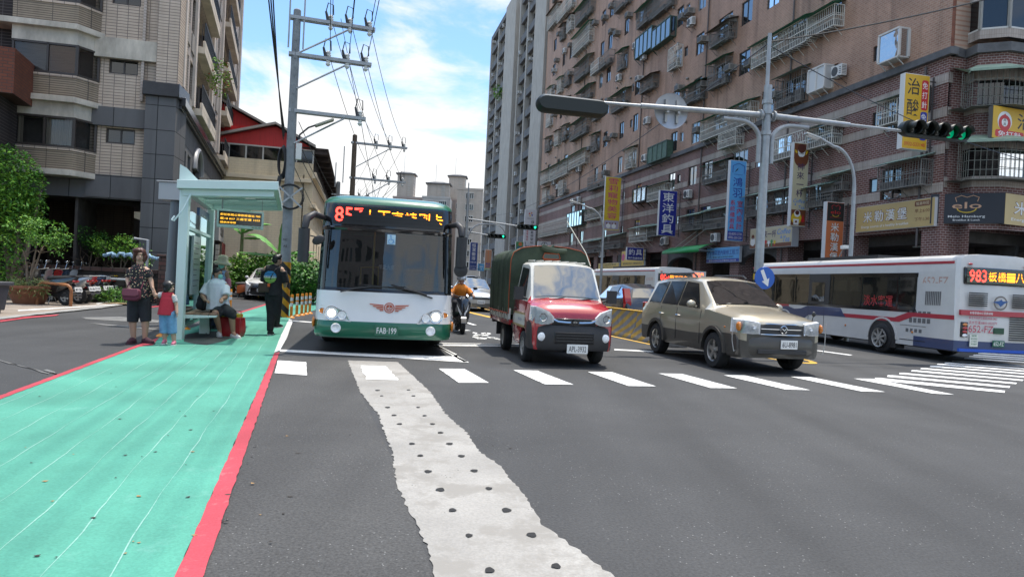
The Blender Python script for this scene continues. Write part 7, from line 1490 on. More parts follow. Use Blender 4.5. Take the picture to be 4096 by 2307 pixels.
def d_melo(l,W,H,y):
 for i,c in enumerate('米勒漢堡'):x=-W*.33+i*W*.15;letters(l,c,x,H*.56,H*.46,W*.135,1,y,.06);letters(l,c,x,H*.56,H*.42,W*.12,0,y-.003,.02)
 letters(l,'Energy source of a healthy breakfast',-W*.105,H*.17,H*.13,W*.62,0,y,.02);rrect(l,W*.27,W*.45,H*.74,H*.93,y+.001,1);letters(l,'營業時間',W*.36,H*.835,H*.12,W*.15,2,y);letters(l,'早上6:00',W*.36,H*.58,H*.14,W*.17,1,y);letters(l,'下午1:30',W*.36,H*.28,H*.14,W*.17,1,y);return[Wh,Br,Cr]
mC=lambda x,y:(2996+.5857*x,750+.5857*y)
flat_sign('long tan burger shop board with white characters and opening hours',[mC(730,150),mC(1268,50),mC(1268,242),mC(730,325)],(.50,.36,.15),d_melo,off=.18)
def world_board(lab,p0,p1,z0,z1,bg,draw,name='shop_sign'):
 d=p1-p0;W=d.length;t=thing(name,lab,'sign',(p0+p1)/2+Vector((0,0,z0)),atan2(d.y,d.x));H=z1-z0
 k=MB();k.bb((-W/2,.012,0),(W/2,.2,H));k.build('cabinet',M('cabinet dark',(.1,.1,.1),.5),t);k=MB();k.bb((-W/2,0,0),(W/2,.012,H));k.build('sign_face',M('face %s'%(bg,),bg,.4,var=.06,vs=2),t);l=MB();mats=draw(l,W,H,-.004);l.build('lettering',mats,t,smooth=False);return t
def d_blk(l,W,H,y):
 letters(l,'elo',0,H*.60,H*.22,W*.40,0,y,.03);l.tube([(W*.13*cos(a),y,H*.5-H*.14*sin(a))for a in[pi*i/8 for i in range(9)]],.025,4,3);l.tube([(W*x,y,H*z)for x,z in((-.14,.72),(-.16,.86),(-.08,.93),(0,.87),(.08,.93),(.16,.86),(.14,.72))],.02,4,0)
 letters(l,'Melo Hamburg',0,H*.22,H*.10,W*.5,1,y,.02);letters(l,'Breakfast & Lunch',0,H*.11,H*.06,W*.36,1,y);return[I('peach',(.52,.30,.18)),Wh,Br,Yl]
def d_melo2(l,W,H,y):
 for i,c in enumerate('米勒漢堡'):x=-W/2+1.0+i*1.15;letters(l,c,x,H*.56,H*.46,1.0,1,y,.06);letters(l,c,x,H*.56,H*.42,.9,0,y-.003,.02)
 letters(l,'Energy source of a healthy breakfast',-W/2+3.0,H*.17,H*.13,5.2,0,y,.02);return[Wh,Br]
f0=PBp(.38,.22);f1=Vector((20.25,28.35,0));f2=Vector((27.2,30.95,0))
world_board('black corner board with a rounded cup logo between two tan burger boards',f0,f1,4.95,6.22,(.018,.018,.024),d_blk)
world_board('tan burger board running right from the black corner board',f1+Vector((.02,0,0)),f2,4.92,6.2,(.50,.36,.15),d_melo2)
def d_acid2(l,W,H,y):
 circ(l,-W/2+.65,H*.56,.40,y+.001,2);circ(l,-W/2+.65,H*.5,.34,y,1);l.add([(-W/2+.65+x,y-.001,H*.56+z)for x,z in((-.26,-.1),(-.26,.05),(0,.32),(.26,.05),(.26,-.1))],[tuple(range(5))],1);circ(l,-W/2+.65,H*.52,.17,y-.0015,2);letters(l,'高',-W/2+.65,H*.60,.15,.16,0,y-.002,.02);letters(l,'基',-W/2+.65,H*.46,.15,.16,0,y-.002,.02)
 for i,c in enumerate('治酸痛'):letters(l,c,-W/2+1.8+i*1.1,H*.62,H*.5,.9,0,y,.045)
 rrect(l,-W/2+.15,-W/2+1.75,H*.05,H*.28,y+.001,1);letters(l,'免打針',-W/2+.95,H*.165,H*.18,1.3,2,y,.02);rrect(l,-W/2+1.85,-W/2+3.4,H*.05,H*.28,y+.001,3);letters(l,'免吃藥',-W/2+2.6,H*.165,H*.18,1.3,2,y,.02);return[K_,Rd,Wh,Bl]
a_=AT(3972,480,28.1);world_board('yellow board with a red house emblem on the corner bay',Vector((a_.x,a_.y,0)),Vector((a_.x+4.2,a_.y+1.3,0)),AT(3972,545,28.1).z-.05,AT(3972,423,28.1).z+.02,(.60,.35,.01),d_acid2)
def d_hl(l,W,H,y):
 rect(l,-W/2+.03,W/2-.03,.03,H*.24,y+.001,1);letters(l,'鴻羽室內裝修工程',.1,H*.66,H*.34,W*.70,1,y,.03);letters(l,'有限',W*.43,H*.74,H*.14,W*.08,1,y);letters(l,'公司',W*.43,H*.56,H*.14,W*.08,1,y);letters(l,'室內設計 裝潢工程 舊屋翻新 規劃施作',.1,H*.36,H*.11,W*.62,3,y);letters(l,'電話:02-8292-2728 手機:0933-230-238',0,H*.13,H*.13,W*.82,0,y,.015)
 l.tube([(-W*.46+W*.10*x,y-.002,H*z)for x,z in((.1,.35),(.1,.6),(.5,.82),(.9,.6),(.9,.35))],.018,4,1);return[Wh,Bl,Rd,K_]
flat_sign('long sky blue interior designer board above the shop, below its blade sign',[cE(425,1085),cE(745,1038),cE(745,1190),cE(425,1226)],(.12,.38,.68),d_hl)
def d_cf(l,W,H,y):
 rect(l,-W/2+.03,W/2-.03,.03,H*.2,y+.001,3);letters(l,'神來一杯',-W*.06,H*.66,H*.36,W*.42,0,y,.03);letters(l,'Coffee',W*.32,H*.72,H*.26,W*.30,1,y,.02,.3);letters(l,'&',W*.27,H*.46,H*.14,W*.05,1,y,.02);letters(l,'Tea',W*.38,H*.36,H*.26,W*.16,1,y,.02,.3)
 circ(l,-W*.42,H*.34,H*.2,y,2);circ(l,-W*.42,H*.58,H*.12,y,3)
 for i in range(7):circ(l,-W*.30+i*W*.07,H*(.25+.04*(i%2)),H*.09,y,(4,5,2,4,2,6,5)[i]);rect(l,-W*.30+i*W*.07-.05,-W*.30+i*W*.07+.05,H*.06,H*.2,y+.0005,(5,4,2,3,2,6,4)[i])
 return[I('violet',(.06,.035,.09)),I('sky blue',(.06,.22,.55)),Wh,Br,Rd,Yl,Gn]
flat_sign('cream coffee shop board behind the signal pole',[cE(845,892),cE(1252,832),cE(1252,1036),cE(845,1092)],(.48,.42,.28),d_cf,off=.5,depth=.45)
flat_sign('yellow pet shop board with pink characters behind the small fishing sign',[cD(1408,1190),cD(1672,1140),cD(1672,1322),cD(1408,1365)],(.60,.38,.04),lambda l,W,H,y:(letters(l,'雪莉寵物',-W*.05,H*.62,H*.36,W*.6,0,y,.03),circ(l,-W*.42,H*.6,H*.25,y,0),letters(l,'專業美容住宿 活體寵物用品',0,H*.16,H*.15,W*.85,1,y),[Pk,K_])[-1])
flat_sign('yellow pet shop board with black characters above the canvas truck',[cD(1140,1312),cD(1378,1310),cD(1378,1372),cD(1140,1385)],(.55,.36,.05),lambda l,W,H,y:(letters(l,'貓犬貓造型美容',0,H*.7,H*.34,W*.75,0,y,.02),letters(l,'寵物精品百貨',0,H*.25,H*.3,W*.6,0,y,.02),[K_])[-1])
s0,z0_=PB.px(*cE(30,1130),-1.2);s1,_=PB.px(*cE(385,1140),-1.2);t=thing('shop_awning','bright green pull-out shop awning under the air conditioners','awning',PBp((s0+s1)/2,.1,z0_+.1),PB.ang+pi);W=abs(s0-s1)
k=MB();P=[(-W/2,-.0,.55),(-W/2,-.7,.42),(-W/2,-1.4,.1),(-W/2,-1.42,-.12)];Q=[(W/2,*p[1:])for p in P];k.loft([P,Q],0,closed=False,caps=False);o=k.build('canopy',M('bright green canvas',(.02,.26,.07),.5,var=.1),t,ang=60);s=o.modifiers.new('solid','SOLIDIFY');s.thickness=.03
k=MB();
for i in range(9):x=-W/2+W*i/8;k.tube([(x,-1.35,.02),(x,0,.0)],.025,4);k.tube([(x,-1.35,.02),(min(W/2,x+W/16),-.7,.3),(x,0,.05)],.018,4)
k.tube([(-W/2,-1.36,.02),(W/2,-1.36,.02)],.03,5);k.tube([(-W*.1,-1.0,.3),(W*.35,-.05,1.9)],.02,4);k.tube([(-W*.3,-1.0,.3),(W*.1,-.05,1.8)],.02,4);k.build('frame',m_alu,t)
a_=AT(2770,1097,36);t=thing('display_board','small red lit display board beside the second white bus','display',(a_.x,a_.y,0),RANG);k=MB();k.bb((-.75,-.05,a_.z-.18),(.75,.1,a_.z+.18));k.build('casing',m_acw,t);k=MB();letters(k,'歡迎光臨釣具',0,a_.z+.03,.14,1.25,0,-.056);letters(k,'營業中',0,a_.z-.11,.06,.9,0,-.056);k.build('screen_text',M('led orange red',(1,.16,.05),.5,emit=2.2),t,smooth=False)
for lab,s,z,W,H,bg,draw in[('pale shop board with red print on the side of the stone corner building',12.0,3.5,4.4,1.15,(.42,.40,.38),lambda l,W,H,y:(letters(l,'頂呱呱炸雞',0,H*.6,H*.4,W*.7,0,y,.03),[Rd])[-1]),('white shop board beside the far shops of the stone corner building',20.5,3.3,5.5,1.3,(.46,.46,.46),lambda l,W,H,y:(letters(l,'家常麵食館',-W*.1,H*.5,H*.5,W*.5,0,y,.03),circ(l,W*.35,H*.5,H*.3,y,1),[K_,Rd])[-1])]:
 t=thing('shop_sign',lab,'sign',on_side(s,.3,z),PR.ang);k=MB();k.bb((-W/2,.012,0),(W/2,.25,H));k.build('cabinet',m_alu,t);k=MB();k.bb((-W/2+.03,0,.03),(W/2-.03,.012,H-.03));k.build('sign_face',M('face %s'%(bg,),bg,.4),t);l=MB();mt=draw(l,W,H,-.004);l.build('lettering',mt,t,smooth=False)
t=thing('shop_banner','red printed cloth banner hanging under the white shop board','banner',on_side(19.0,.45,1.2),PR.ang);k=MB();k.loft([[(x,.03*sin(x*5),0),(x,.03*sin(x*5+1),2.0)]for x in[i*.2 for i in range(16)]],closed=False,caps=False);k.build('cloth',M('banner red',(.25,.04,.035),.8,var=.4,vs=6),t)
for i,(s,z)in enumerate([(13.5,1.9),(17.8,1.7),(22.8,1.6),(26.5,1.5)]):
 t=thing('wall_lantern','cream box wall lantern, '+ORD[i+1]+' along the stone shop fronts','lamp',on_side(s,.12,z),PR.ang,'lanterns on the stone shop fronts');k=MB()
 for j in range(4):k.bb((-.12,-.24,j*.34),(.12,-.0,j*.34+.3))
 k.build('shade',M('lantern cream',(.50,.46,.38),.6),t);k=MB();k.bb((-.13,-.02,-.02),(.13,.1,1.36));k.build('back_plate',m_blk,t)
 # PEOPLE (one remeshed skin each, clothes as children)
def blob(name,prims,mat,par,vox=.011,it=3,sc=1):
 mb=MB()
 for q in prims:
  if q[0]=='e':mb.ell(q[1],q[2],12,9,R=q[3]if len(q)>3 else None)
  else:
   a,b,ra,rb=Vector(q[1]),Vector(q[2]),q[3],q[4];mb.cyl(a,b,ra,rb,12)
   if q[0]=='c':mb.ell(a,ra,12,8);mb.ell(b,rb,12,8)
 o=mb.build(name,mat,None,smooth=False);r=o.modifiers.new('r','REMESH');r.mode='VOXEL';r.voxel_size=vox;s=o.modifiers.new('s','SMOOTH');s.iterations=it;s.factor=.5
 me=bpy.data.meshes.new_from_object(o.evaluated_get(bpy.context.evaluated_depsgraph_get()));me.polygons.foreach_set('use_smooth',[True]*len(me.polygons));bpy.data.objects.remove(o);me.materials.clear();me.materials.append(mat)
 p=bpy.data.objects.new(name,me);C.objects.link(p)
 if par:p.parent=par
 return p
V=Vector
WF=lambda x0,y0,k:lambda x,y,d=0:V(((x-x0)*k-.05*(y0-y)*k,d,(y0-y)*k))
def chain(P,R,kind='c'):return[(kind,P[i],P[i+1],R[i],R[i+1])for i in range(len(P)-1)]
def hand(w,d,n,s=1.,curl=.5):
 """palm, four curled fingers and a thumb; d = direction of the fingers, n = out of the palm"""
 w,d,n=V(w),V(d).normalized(),V(n);n=(n-d*n.dot(d)).normalized();t=d.cross(n);o=[]
 for i in(-1,0,1):o.append(('c',w+t*.012*i*s,w+(d*.075+t*.022*i)*s,.017*s,.014*s))
 for i,L_ in enumerate((.068,.078,.072,.056)):
  b=w+(d*.078+t*(.03-.02*i))*s;m=b+(d*cos(curl)+n*sin(curl))*L_*.55*s;e=m+(d*cos(curl*2.2)+n*sin(curl*2.2))*L_*.5*s;o+=chain([b,m,e],[.0095*s,.009*s,.0075*s])
 b=w+(d*.02+t*.026)*s;o+=chain([b,b+(d*.035+t*.022+n*.012)*s,b+(d*.062+t*.02+n*.026)*s],[.012*s,.0105*s,.009*s]);return o
def head(c,f,h,ears=True):
 """skull, jaw, nose, ears; c centre, f facing (unit, horizontal), h head height"""
 c,f=V(c),V(f).normalized();r=V((f.y,-f.x,0));z=V((0,0,1));k=h/.23
 Rm=Matrix((r,f,z)).transposed()
 o=[('e',c+z*.02*k-f*.01*k,V((.075,.092,.098))*k,Rm),('e',c-z*.045*k+f*.022*k,V((.056,.062,.07))*k,Rm),('c',c+f*.085*k-z*.005*k,c+f*.105*k-z*.03*k,.010*k,.014*k),('e',c+f*.088*k-z*.062*k,V((.024,.010,.010))*k,Rm),('e',c+f*.085*k+z*.028*k,V((.05,.012,.012))*k,Rm)]
 if ears:o+=[('e',c+r*s*.076*k-z*.012*k,V((.012,.022,.03))*k,Rm)for s in(-1,1)]
 return o
m_eye=M('eye dark',(.02,.015,.012),.3);m_lip=M('lip',(.28,.09,.08),.5)
def face(par,c,f,h,lips=True):
 c,f=V(c),V(f).normalized();r=V((f.y,-f.x,0));z=V((0,0,1));k=h/.23;Rm=Matrix((r,f,z)).transposed();m=MB()
 for s in(-1,1):m.ell(c+f*.083*k+r*s*.032*k+z*.008*k,V((.010,.0045,.004))*k,8,5,0,Rm);m.ell(c+f*.087*k+r*s*.034*k+z*.03*k,V((.017,.004,.0025))*k,8,5,0,Rm)
 if lips:m.ell(c+f*.094*k-z*.062*k,V((.022,.008,.007))*k,8,5,1,Rm)
 m.build('face_features',[m_eye,m_lip],par)
def dots(name,bg,cols,scale,th):
 m=bpy.data.materials.new(name);m.use_nodes=True;nt=m.node_tree;p=nt.nodes['Principled BSDF'];L=nt.links.new;tc=NN(nt,'ShaderNodeTexCoord');v=NN(nt,'ShaderNodeTexVoronoi',i_Scale=scale);L(tc.outputs['Object'],v.inputs[0])
 g=NN(nt,'ShaderNodeMath',operation='LESS_THAN');L(v.outputs[0],g.inputs[0]);g.inputs[1].default_value=th;cr=NN(nt,'ShaderNodeValToRGB');cr.color_ramp.interpolation='CONSTANT';s=NN(nt,'ShaderNodeSeparateColor');L(v.outputs[1],s.inputs[0]);L(s.outputs[0],cr.inputs[0]);e=cr.color_ramp.elements
 e[0].color=(*cols[0],1);e[1].position=.5;e[1].color=(*cols[-1],1);x=NN(nt,'ShaderNodeMix',data_type='RGBA');L(g.outputs[0],x.inputs[0]);x.inputs[6].default_value=(*bg,1);L(cr.outputs[0],x.inputs[7]);L(x.outputs[2],p.inputs['Base Color']);p.inputs['Roughness'].default_value=.85;return m
skin=M('skin',(.42,.255,.18),.55,var=.08);skin2=M('tanned skin',(.34,.19,.125),.55,var=.08);hairb=M('black hair',(.012,.010,.010),.4,var=.3,vs=30);hairr=M('auburn hair',(.075,.022,.014),.4,var=.6,vs=25)
blackc=M('black cloth',(.016,.017,.022),.9,var=.3,vs=6,bump=.3,bs=15);whitec=M('pale grey tee',(.60,.63,.68),.9,var=.08,bump=.3,bs=9);redc=M('red cotton',(.40,.022,.04),.85,var=.12,bump=.3,bs=12);denim=M('light denim',(.13,.27,.44),.9,var=.3,vs=8,bump=.3,bs=20);maskm=M('mint surgical mask',(.22,.55,.48),.7);shoe_m=M('plum knit shoe',(.055,.014,.024),.8,var=.4,vs=40);whites=M('white sole',(.5,.5,.5),.6);wine=M('wine red bag',(.10,.012,.03),.7,var=.2,vs=4);pinkc=M('pink cloth',(.46,.14,.20),.85,var=.2,vs=9);orangec=M('orange tee',(.62,.19,.015),.85,var=.1,bump=.3,bs=9)
def person(lab,u,v):return thing('person',lab,'person',G(u,v))
def shoes(par,specs,mat,sole=None):
 for a,b,r in specs:
  a,b=V(a),V(b);o=blob('shoe',[('c',a+V((0,0,.05)),a.lerp(b,.35)+V((0,0,.055)),r,r*1.1),('c',a.lerp(b,.35)+V((0,0,.05)),b+V((0,0,.035)),r*1.1,r*.8)],mat,par,.012);m=MB();d=(b-a);w=V((-d.y,d.x,0)).normalized()*r*1.1;m.prism([tuple((a-d*.25-w*.8).xy),tuple((b+d*.1-w*.9).xy),tuple((b+d*.25).xy),tuple((b+d*.1+w*.9).xy),tuple((a-d*.25+w*.8).xy)],min(a.z,b.z),min(a.z,b.z)+.022,'z');m.build('sole',sole or mat,o,bevel=.006)
wm=person('woman in a dotted black blouse and cropped trousers holding a child by the hand',556,1374)
W=WF(430,1325,.001615);hc=W(447,335,-.02);hf=V((.55,-.83,0))
body=head(hc,hf,.235)+chain([W(445,420,.0),W(440,380,0)],[.062,.056])+[('c',W(375,510,.02),W(490,500,.02),.075,.07),('c',W(430,540,.0),W(430,700,.0),.125,.14),('c',W(395,790,.01),W(470,790,0),.12,.12)]
body+=chain([W(335,510,.02),W(310,610,0),W(400,735,-.19)],[.055,.048,.032])+hand(W(400,735,-.19),(.9,-.1,-.35),(.1,.8,-.3),1,.35)
body+=chain([W(520,505,.02),W(560,625,.03),W(590,700,-.02)],[.052,.042,.03])+hand(W(590,698,-.02),(.35,-.1,-.6),(-.6,.2,-.2),1,.9)
body+=chain([W(385,800,0),W(365,1060,-.02),W(358,1270,.03)],[.10,.07,.042])+chain([W(480,800,.02),W(500,1060,.01),W(480,1265,.05)],[.10,.07,.042])+chain([W(358,1280,.03),W(372,1310,-.12)],[.035,.03])+chain([W(480,1280,.05),W(560,1310,-.02)],[.035,.03])
wb=blob('body',body,skin,wm,.0095);face(wm,hc,hf,.235)
blob('hair',[('e',hc+V((-.015,.02,.045)),(.115,.115,.10)),('e',hc+V((-.07,.03,-.03)),(.06,.09,.11)),('e',hc+V((.05,.055,-.03)),(.06,.07,.10)),('e',hc+V((-.02,-.06,.085)),(.085,.05,.045)),('e',hc+V((-.055,-.06,.02)),(.025,.03,.07))],hairr,wm,.012)
m_bl=dots('dotted blouse',(.012,.011,.013),[(.50,.42,.24),(.50,.20,.16)],26,.28)
blob('blouse',[('k',W(365,505,.02),W(500,497,.02),.088,.083),('c',W(430,520,.0),W(430,640,-.005),.15,.165),('k',W(428,640,-.005),W(432,820,-.005),.165,.20),('k',W(345,500,.02),W(318,590,.005),.078,.075),('k',W(515,498,.02),W(545,580,.03),.075,.072),('k',W(540,640,.05),W(560,850,.09),.06,.07)],m_bl,wm,.013)
blob('trousers',[('c',W(400,800,.01),W(465,800,.01),.135,.13),('k',W(385,800,0),W(362,1085,-.01),.13,.095),('k',W(482,800,.02),W(505,1075,.01),.13,.093)],blackc,wm,.014)
shoes(wm,[(W(350,1325,.05),W(375,1325,-.17),.055),(W(470,1322,.06),W(585,1322,-.03),.055)],shoe_m)
bg_=thing('shoulder_bag','wine red shoulder bag with a pink flap held by the standing woman','bag',wm.location+W(430,770,-.23));m=MB();P=[(.155*cos(a)*(1 if abs(cos(a))>.2 else 1),.115*sin(a))for a in[2*pi*i/20 for i in range(20)]];P=[(max(-.15,min(.15,x*1.15)),max(-.115,min(.1,z*1.2)))for x,z in P];m.prism(P,-.05,.05,'y');m.build('bag_body',wine,bg_,bevel=.02);m=MB();m.prism([(-.15,.0),(-.1,-.03),(.1,-.03),(.15,.0),(.13,.1),(-.13,.1)],-.066,-.052,'y');m.build('flap',M('dusty pink flap',(.19,.05,.075),.7),bg_,bevel=.008);m=MB();m.tube([(-.12,.03,.1),(-.05,.1,.3),(.05,.16,.44),(.09,.24,.46),(.12,.2,.3),(.13,.05,.1)],.01,5);m.build('strap',wine,bg_)
ch=person('little girl in a red vest and rolled jeans beside the woman',678,1380);W=WF(770,1345,.00162);hc=W(768,697);hf=V((.97,-.25,0))
body=head(hc,hf,.215)+[('c',W(755,760),W(755,720),.042,.042),('c',W(705,800),W(805,800),.055,.05),('c',W(750,820),W(742,960),.095,.105)]+chain([W(690,790),W(620,798,-.03),W(603,735,-.03)],[.04,.034,.024])+hand(W(604,738,-.03),(-.05,.0,1),(-.7,0,0),.6,.7)+chain([W(825,800),W(848,900),W(870,985,-.05)],[.038,.032,.023])+hand(W(868,980,-.05),(.3,-.1,-1),(-.8,-.3,0),.62,.6)
body+=chain([W(715,1000),W(715,1130,-.02),W(712,1290,.02)],[.075,.055,.036])+chain([W(790,1000),W(805,1130,0),W(815,1290,.02)],[.075,.055,.036])+chain([W(712,1300,.02),W(718,1322,-.07)],[.032,.028])+chain([W(815,1310,.02),W(825,1335,-.07)],[.032,.028])
blob('body',body,skin,ch,.008);face(ch,hc,hf,.215)
blob('hair',[('e',hc+V((-.02,.0,.035)),(.105,.10,.09)),('e',hc+V((-.055,.01,-.03)),(.06,.085,.09)),('e',hc+V((.01,-.06,.0)),(.05,.03,.075)),('e',hc+V((.06,-.0,.05)),(.035,.07,.03)),('e',hc+V((-.035,-.045,-.05)),(.05,.045,.06)),('e',hc+V((-.05,.03,-.055)),(.05,.06,.06))],hairb,ch,.01)
blob('vest',[('k',W(700,795),W(810,795),.075,.07),('c',W(752,800),W(750,830),.10,.11),('k',W(752,820),W(738,1008),.115,.155)],redc,ch,.011)
blob('sleeves',[('k',W(705,785),W(655,795,-.01),.058,.055),('k',W(815,790),W(838,862),.05,.048)],dots('speckled sleeve',(.48,.48,.48),[(.05,.08,.12),(.3,.1,.1)],60,.3),ch,.010)
blob('jeans',[('c',W(715,1000),W(790,1000),.095,.095),('k',W(713,1000),W(708,1215),.092,.075),('k',W(792,1000),W(808,1215),.092,.075)],denim,ch,.012)
shoes(ch,[(W(712,1335,.03),W(725,1338,-.09),.035),(W(815,1345,.03),W(830,1347,-.09),.035)],pinkc,whites)
sm=person('seated man in a pale grey tee and black shorts on the shelter bench',927,1352);W=WF(1480,1262,.00184);hc=W(1268,545,.25);hf=V((.93,-.36,0))
body=head(hc,hf,.235)+chain([W(1245,620,.26),W(1255,590,.25)],[.062,.06])+[('c',W(1170,680,.25),W(1350,690,.25),.085,.08),('c',W(1260,720,.25),W(1270,900,.25),.17,.18)]+chain([W(1160,690,.25),W(1115,800,.15),W(1180,850,-.0)],[.065,.055,.035])+chain([W(1370,700,.22),W(1385,810,.1),W(1385,830,-.1)],[.06,.05,.035])+hand(W(1385,830,-.1),(.3,-.8,-.1),(0,.3,-.9),1,.7)+hand(W(1180,850,0),(.8,-.5,0),(0,0,-1),1,.7)
body+=chain([W(1290,935,.25),W(1490,990,-.05),W(1490,1190,.02)],[.115,.075,.045])+chain([W(1270,940,.3),W(1320,985,-.1),W(1320,1180,.1)],[.11,.075,.045])+chain([W(1490,1200,.02),W(1550,1240,-.05)],[.04,.035])+chain([W(1320,1190,.1),W(1350,1240,.0)],[.04,.035])
blob('body',body,skin2,sm,.011);face(sm,hc,hf,.235,False)
blob('hair',[('e',hc+V((-.02,.01,.055)),(.095,.10,.085)),('e',hc+V((-.055,.02,.0)),(.055,.085,.07))],hairb,sm,.011);blob('face_mask',[('e',hc+hf*.07+V((0,0,-.055)),(.05,.06,.058))],maskm,sm,.01)
blob('tee',[('k',W(1160,668,.25),W(1355,680,.25),.10,.095),('c',W(1255,700,.25),W(1262,850,.25),.205,.225),('k',W(1262,850,.25),W(1270,950,.25),.225,.25),('k',W(1165,680,.25),W(1118,790,.17),.105,.10),('k',W(1350,690,.24),W(1385,790,.12),.10,.095)],whitec,sm,.015)
blob('shorts',[('c',W(1250,935,.28),W(1300,935,.25),.15,.15),('k',W(1300,935,.25),W(1500,985,-.06),.145,.105),('c',W(1480,985,-.04),W(1498,1010,-.04),.10,.085),('k',W(1275,940,.3),W(1335,990,-.1),.14,.1)],blackc,sm,.015)
shoes(sm,[(W(1478,1262,.05),W(1575,1266,-.07),.055),(W(1310,1250,.1),W(1350,1255,-.02),.05)],whites)
bk2=thing('backpack','black backpack on the bench behind the seated man','bag',sm.location+W(1105,870,.22));blob('bag_body',[('e',(0,0,0),(.13,.12,.2)),('e',(-.03,-.08,-.08),(.09,.07,.1))],blackc,bk2,.016);m=MB();m.tube([(.05,-.08,.18),(.1,-.13,.05),(.06,-.1,-.15)],.014,5);m.build('strap',m_blk,bk2)
rb=thing('shopping_bag','bulging red shopping bag with yellow packages at the seated man’s feet','bag',G(925,1346));m=MB();m.loft([[(x*s,y*s2,z)for x,y in((-.24,-.13),(.24,-.13),(.25,.13),(-.25,.13))]for s,s2,z in((.9,.9,0),(1.02,1.1,.12),(1,1,.3),(.96,.85,.42))]);m.build('bag_body',M('red bag film',(.34,.018,.022),.35,var=.2,vs=4,bump=.6,bs=5.),rb,bevel=.02);m=MB();m.box((-.05,0,.44),(.3,.16,.1));m.box((.15,.03,.43),(.12,.14,.13),rot=.3);m.build('package',M('yellow package',(.55,.42,.02),.4),rb,bevel=.015);m=MB();m.tube([(.05,-.12,.38),(.1,-.12,.56),(.22,-.1,.56),(.24,-.1,.38)],.008,5);m.build('handle',redc,rb)
um=thing('umbrella','folded black umbrella with a hooked handle hanging below the bench','umbrella',sm.location+W(1215,1080,.1));m=MB();m.tube([(0,0,.22),(0,0,.1),(0,0,-.1),(.005,0,-.2)],[.012,.03,.02,.008],8);m.build('canopy',blackc,um);m=MB();m.tube([(.005,0,-.2),(.01,0,-.25)]+[(-.035+.045*cos(a),0,-.26+.045*sin(a))for a in[-pi*i/8 for i in range(9)]],.008,6);m.build('handle',m_blk,um)
hw=person('woman in a wide sun hat, mint face mask and blue dotted dress behind the bench',862,1316);W=WF(1250,1162,.00209);hc=W(1332,420);hf=V((.05,-1,0))
body=head(hc,hf,.235)+chain([W(1325,480),W(1330,450)],[.06,.056])+[('c',W(1250,535),W(1370,540),.08,.075),('c',W(1300,560),W(1300,800),.14,.17)]+chain([W(1235,540),W(1215,640),W(1250,700,-.15)],[.055,.045,.03])+hand(W(1250,700,-.15),(.8,-.4,0),(0,0,-1),1,.6)+chain([W(1380,545),W(1400,640),W(1390,730,-.1)],[.055,.045,.03])+hand(W(1390,730,-.1),(-.2,-.4,-.8),(-.7,0,0),1,.6)+chain([W(1270,850),W(1240,1000),W(1225,1130)],[.10,.07,.045])+chain([W(1320,850),W(1290,1000),W(1280,1130)],[.10,.07,.045])+chain([W(1225,1135),W(1228,1150,-.13)],[.04,.034])+chain([W(1280,1135),W(1284,1150,-.13)],[.04,.034])
blob('body',body,skin2,hw,.011);face(hw,hc,hf,.235,False);blob('face_mask',[('e',hc+hf*.065+V((0,0,-.05)),(.075,.055,.065))],maskm,hw,.01)
m=MB();m.lathe([(.20,-.05),(.215,-.02),(.12,.045),(.112,.10),(.10,.15),(.06,.175),(0,.18)],hc+V((0,0,.03)),24,R=Matrix.Rotation(.12,3,'Y'));m.build('sun_hat',M('straw cream',(.48,.42,.31),.85,var=.15,vs=9),hw,ang=70)
blob('dress',[('k',W(1250,530),W(1370,535),.095,.09),('c',W(1300,560),W(1300,760),.165,.2),('k',W(1300,760),W(1290,900),.2,.24)],dots('blue dotted dress',(.30,.42,.60),[(.03,.07,.26),(.45,.5,.6)],20,.32),hw,.015);blob('sleeves',[('k',W(1238,600),W(1222,690,-.03),.07,.06),('k',W(1392,590),W(1402,690,-.04),.075,.07)],pinkc,hw,.013);blob('trousers',[('k',W(1272,880),W(1228,1125),.115,.07),('k',W(1318,880),W(1284,1125),.11,.07)],M('navy cloth',(.02,.03,.07),.9),hw,.014);shoes(hw,[(W(1225,1160,.04),W(1228,1160,-.14),.05),(W(1280,1160,.04),W(1286,1160,-.14),.05)],m_blk)
mm=person('man in black with a circular back print looking down beside the striped pole',1085,1339);W=WF(1910,1238,.00201);hc=W(1985,400,-.02);hf=V((.75,.66,0))
body=head(hc,hf,.235)+chain([W(1965,470),W(1975,430)],[.062,.058])+[('c',W(1865,510),W(2020,510),.085,.08),('c',W(1940,540),W(1945,760),.145,.14)]+chain([W(1845,530),W(1835,650,.05),W(1900,680,.18)],[.06,.05,.035])+chain([W(2045,530),W(2060,650,.08),W(2030,690,.22)],[.06,.05,.035])+hand(W(2030,690,.22),(-.2,.7,.5),(-.6,0,.4),1,.8)+hand(W(1900,680,.18),(.5,.6,.4),(.2,0,.8),1,.8)
body+=chain([W(1900,790),W(1905,1000,.03),W(1905,1190,-.05)],[.105,.075,.05])+chain([W(1975,790),W(1960,980,.05),W(1925,1120,.22)],[.105,.075,.05])+chain([W(1905,1200,-.05),W(1905,1225,.08)],[.04,.034])+chain([W(1930,1120,.24),W(1950,1150,.34)],[.04,.034])
blob('body',body,skin,mm,.011);face(mm,hc,hf,.235);blob('hair',[('e',hc+V((-.015,-.01,.05)),(.10,.10,.085)),('e',hc+V((-.035,-.045,-.0)),(.075,.06,.075)),('e',hc+V((.03,.03,.1)),(.06,.06,.05))],hairb,mm,.011)
blob('tee',[('k',W(1858,505),W(2028,505),.10,.095),('c',W(1940,530),W(1942,700),.175,.175),('k',W(1942,700),W(1945,800),.175,.185),('k',W(1848,520),W(1832,645,.03),.095,.10),('k',W(2040,520),W(2060,645,.05),.09,.095)],blackc,mm,.014)
m=MB();pc=W(1935,590,-.212)
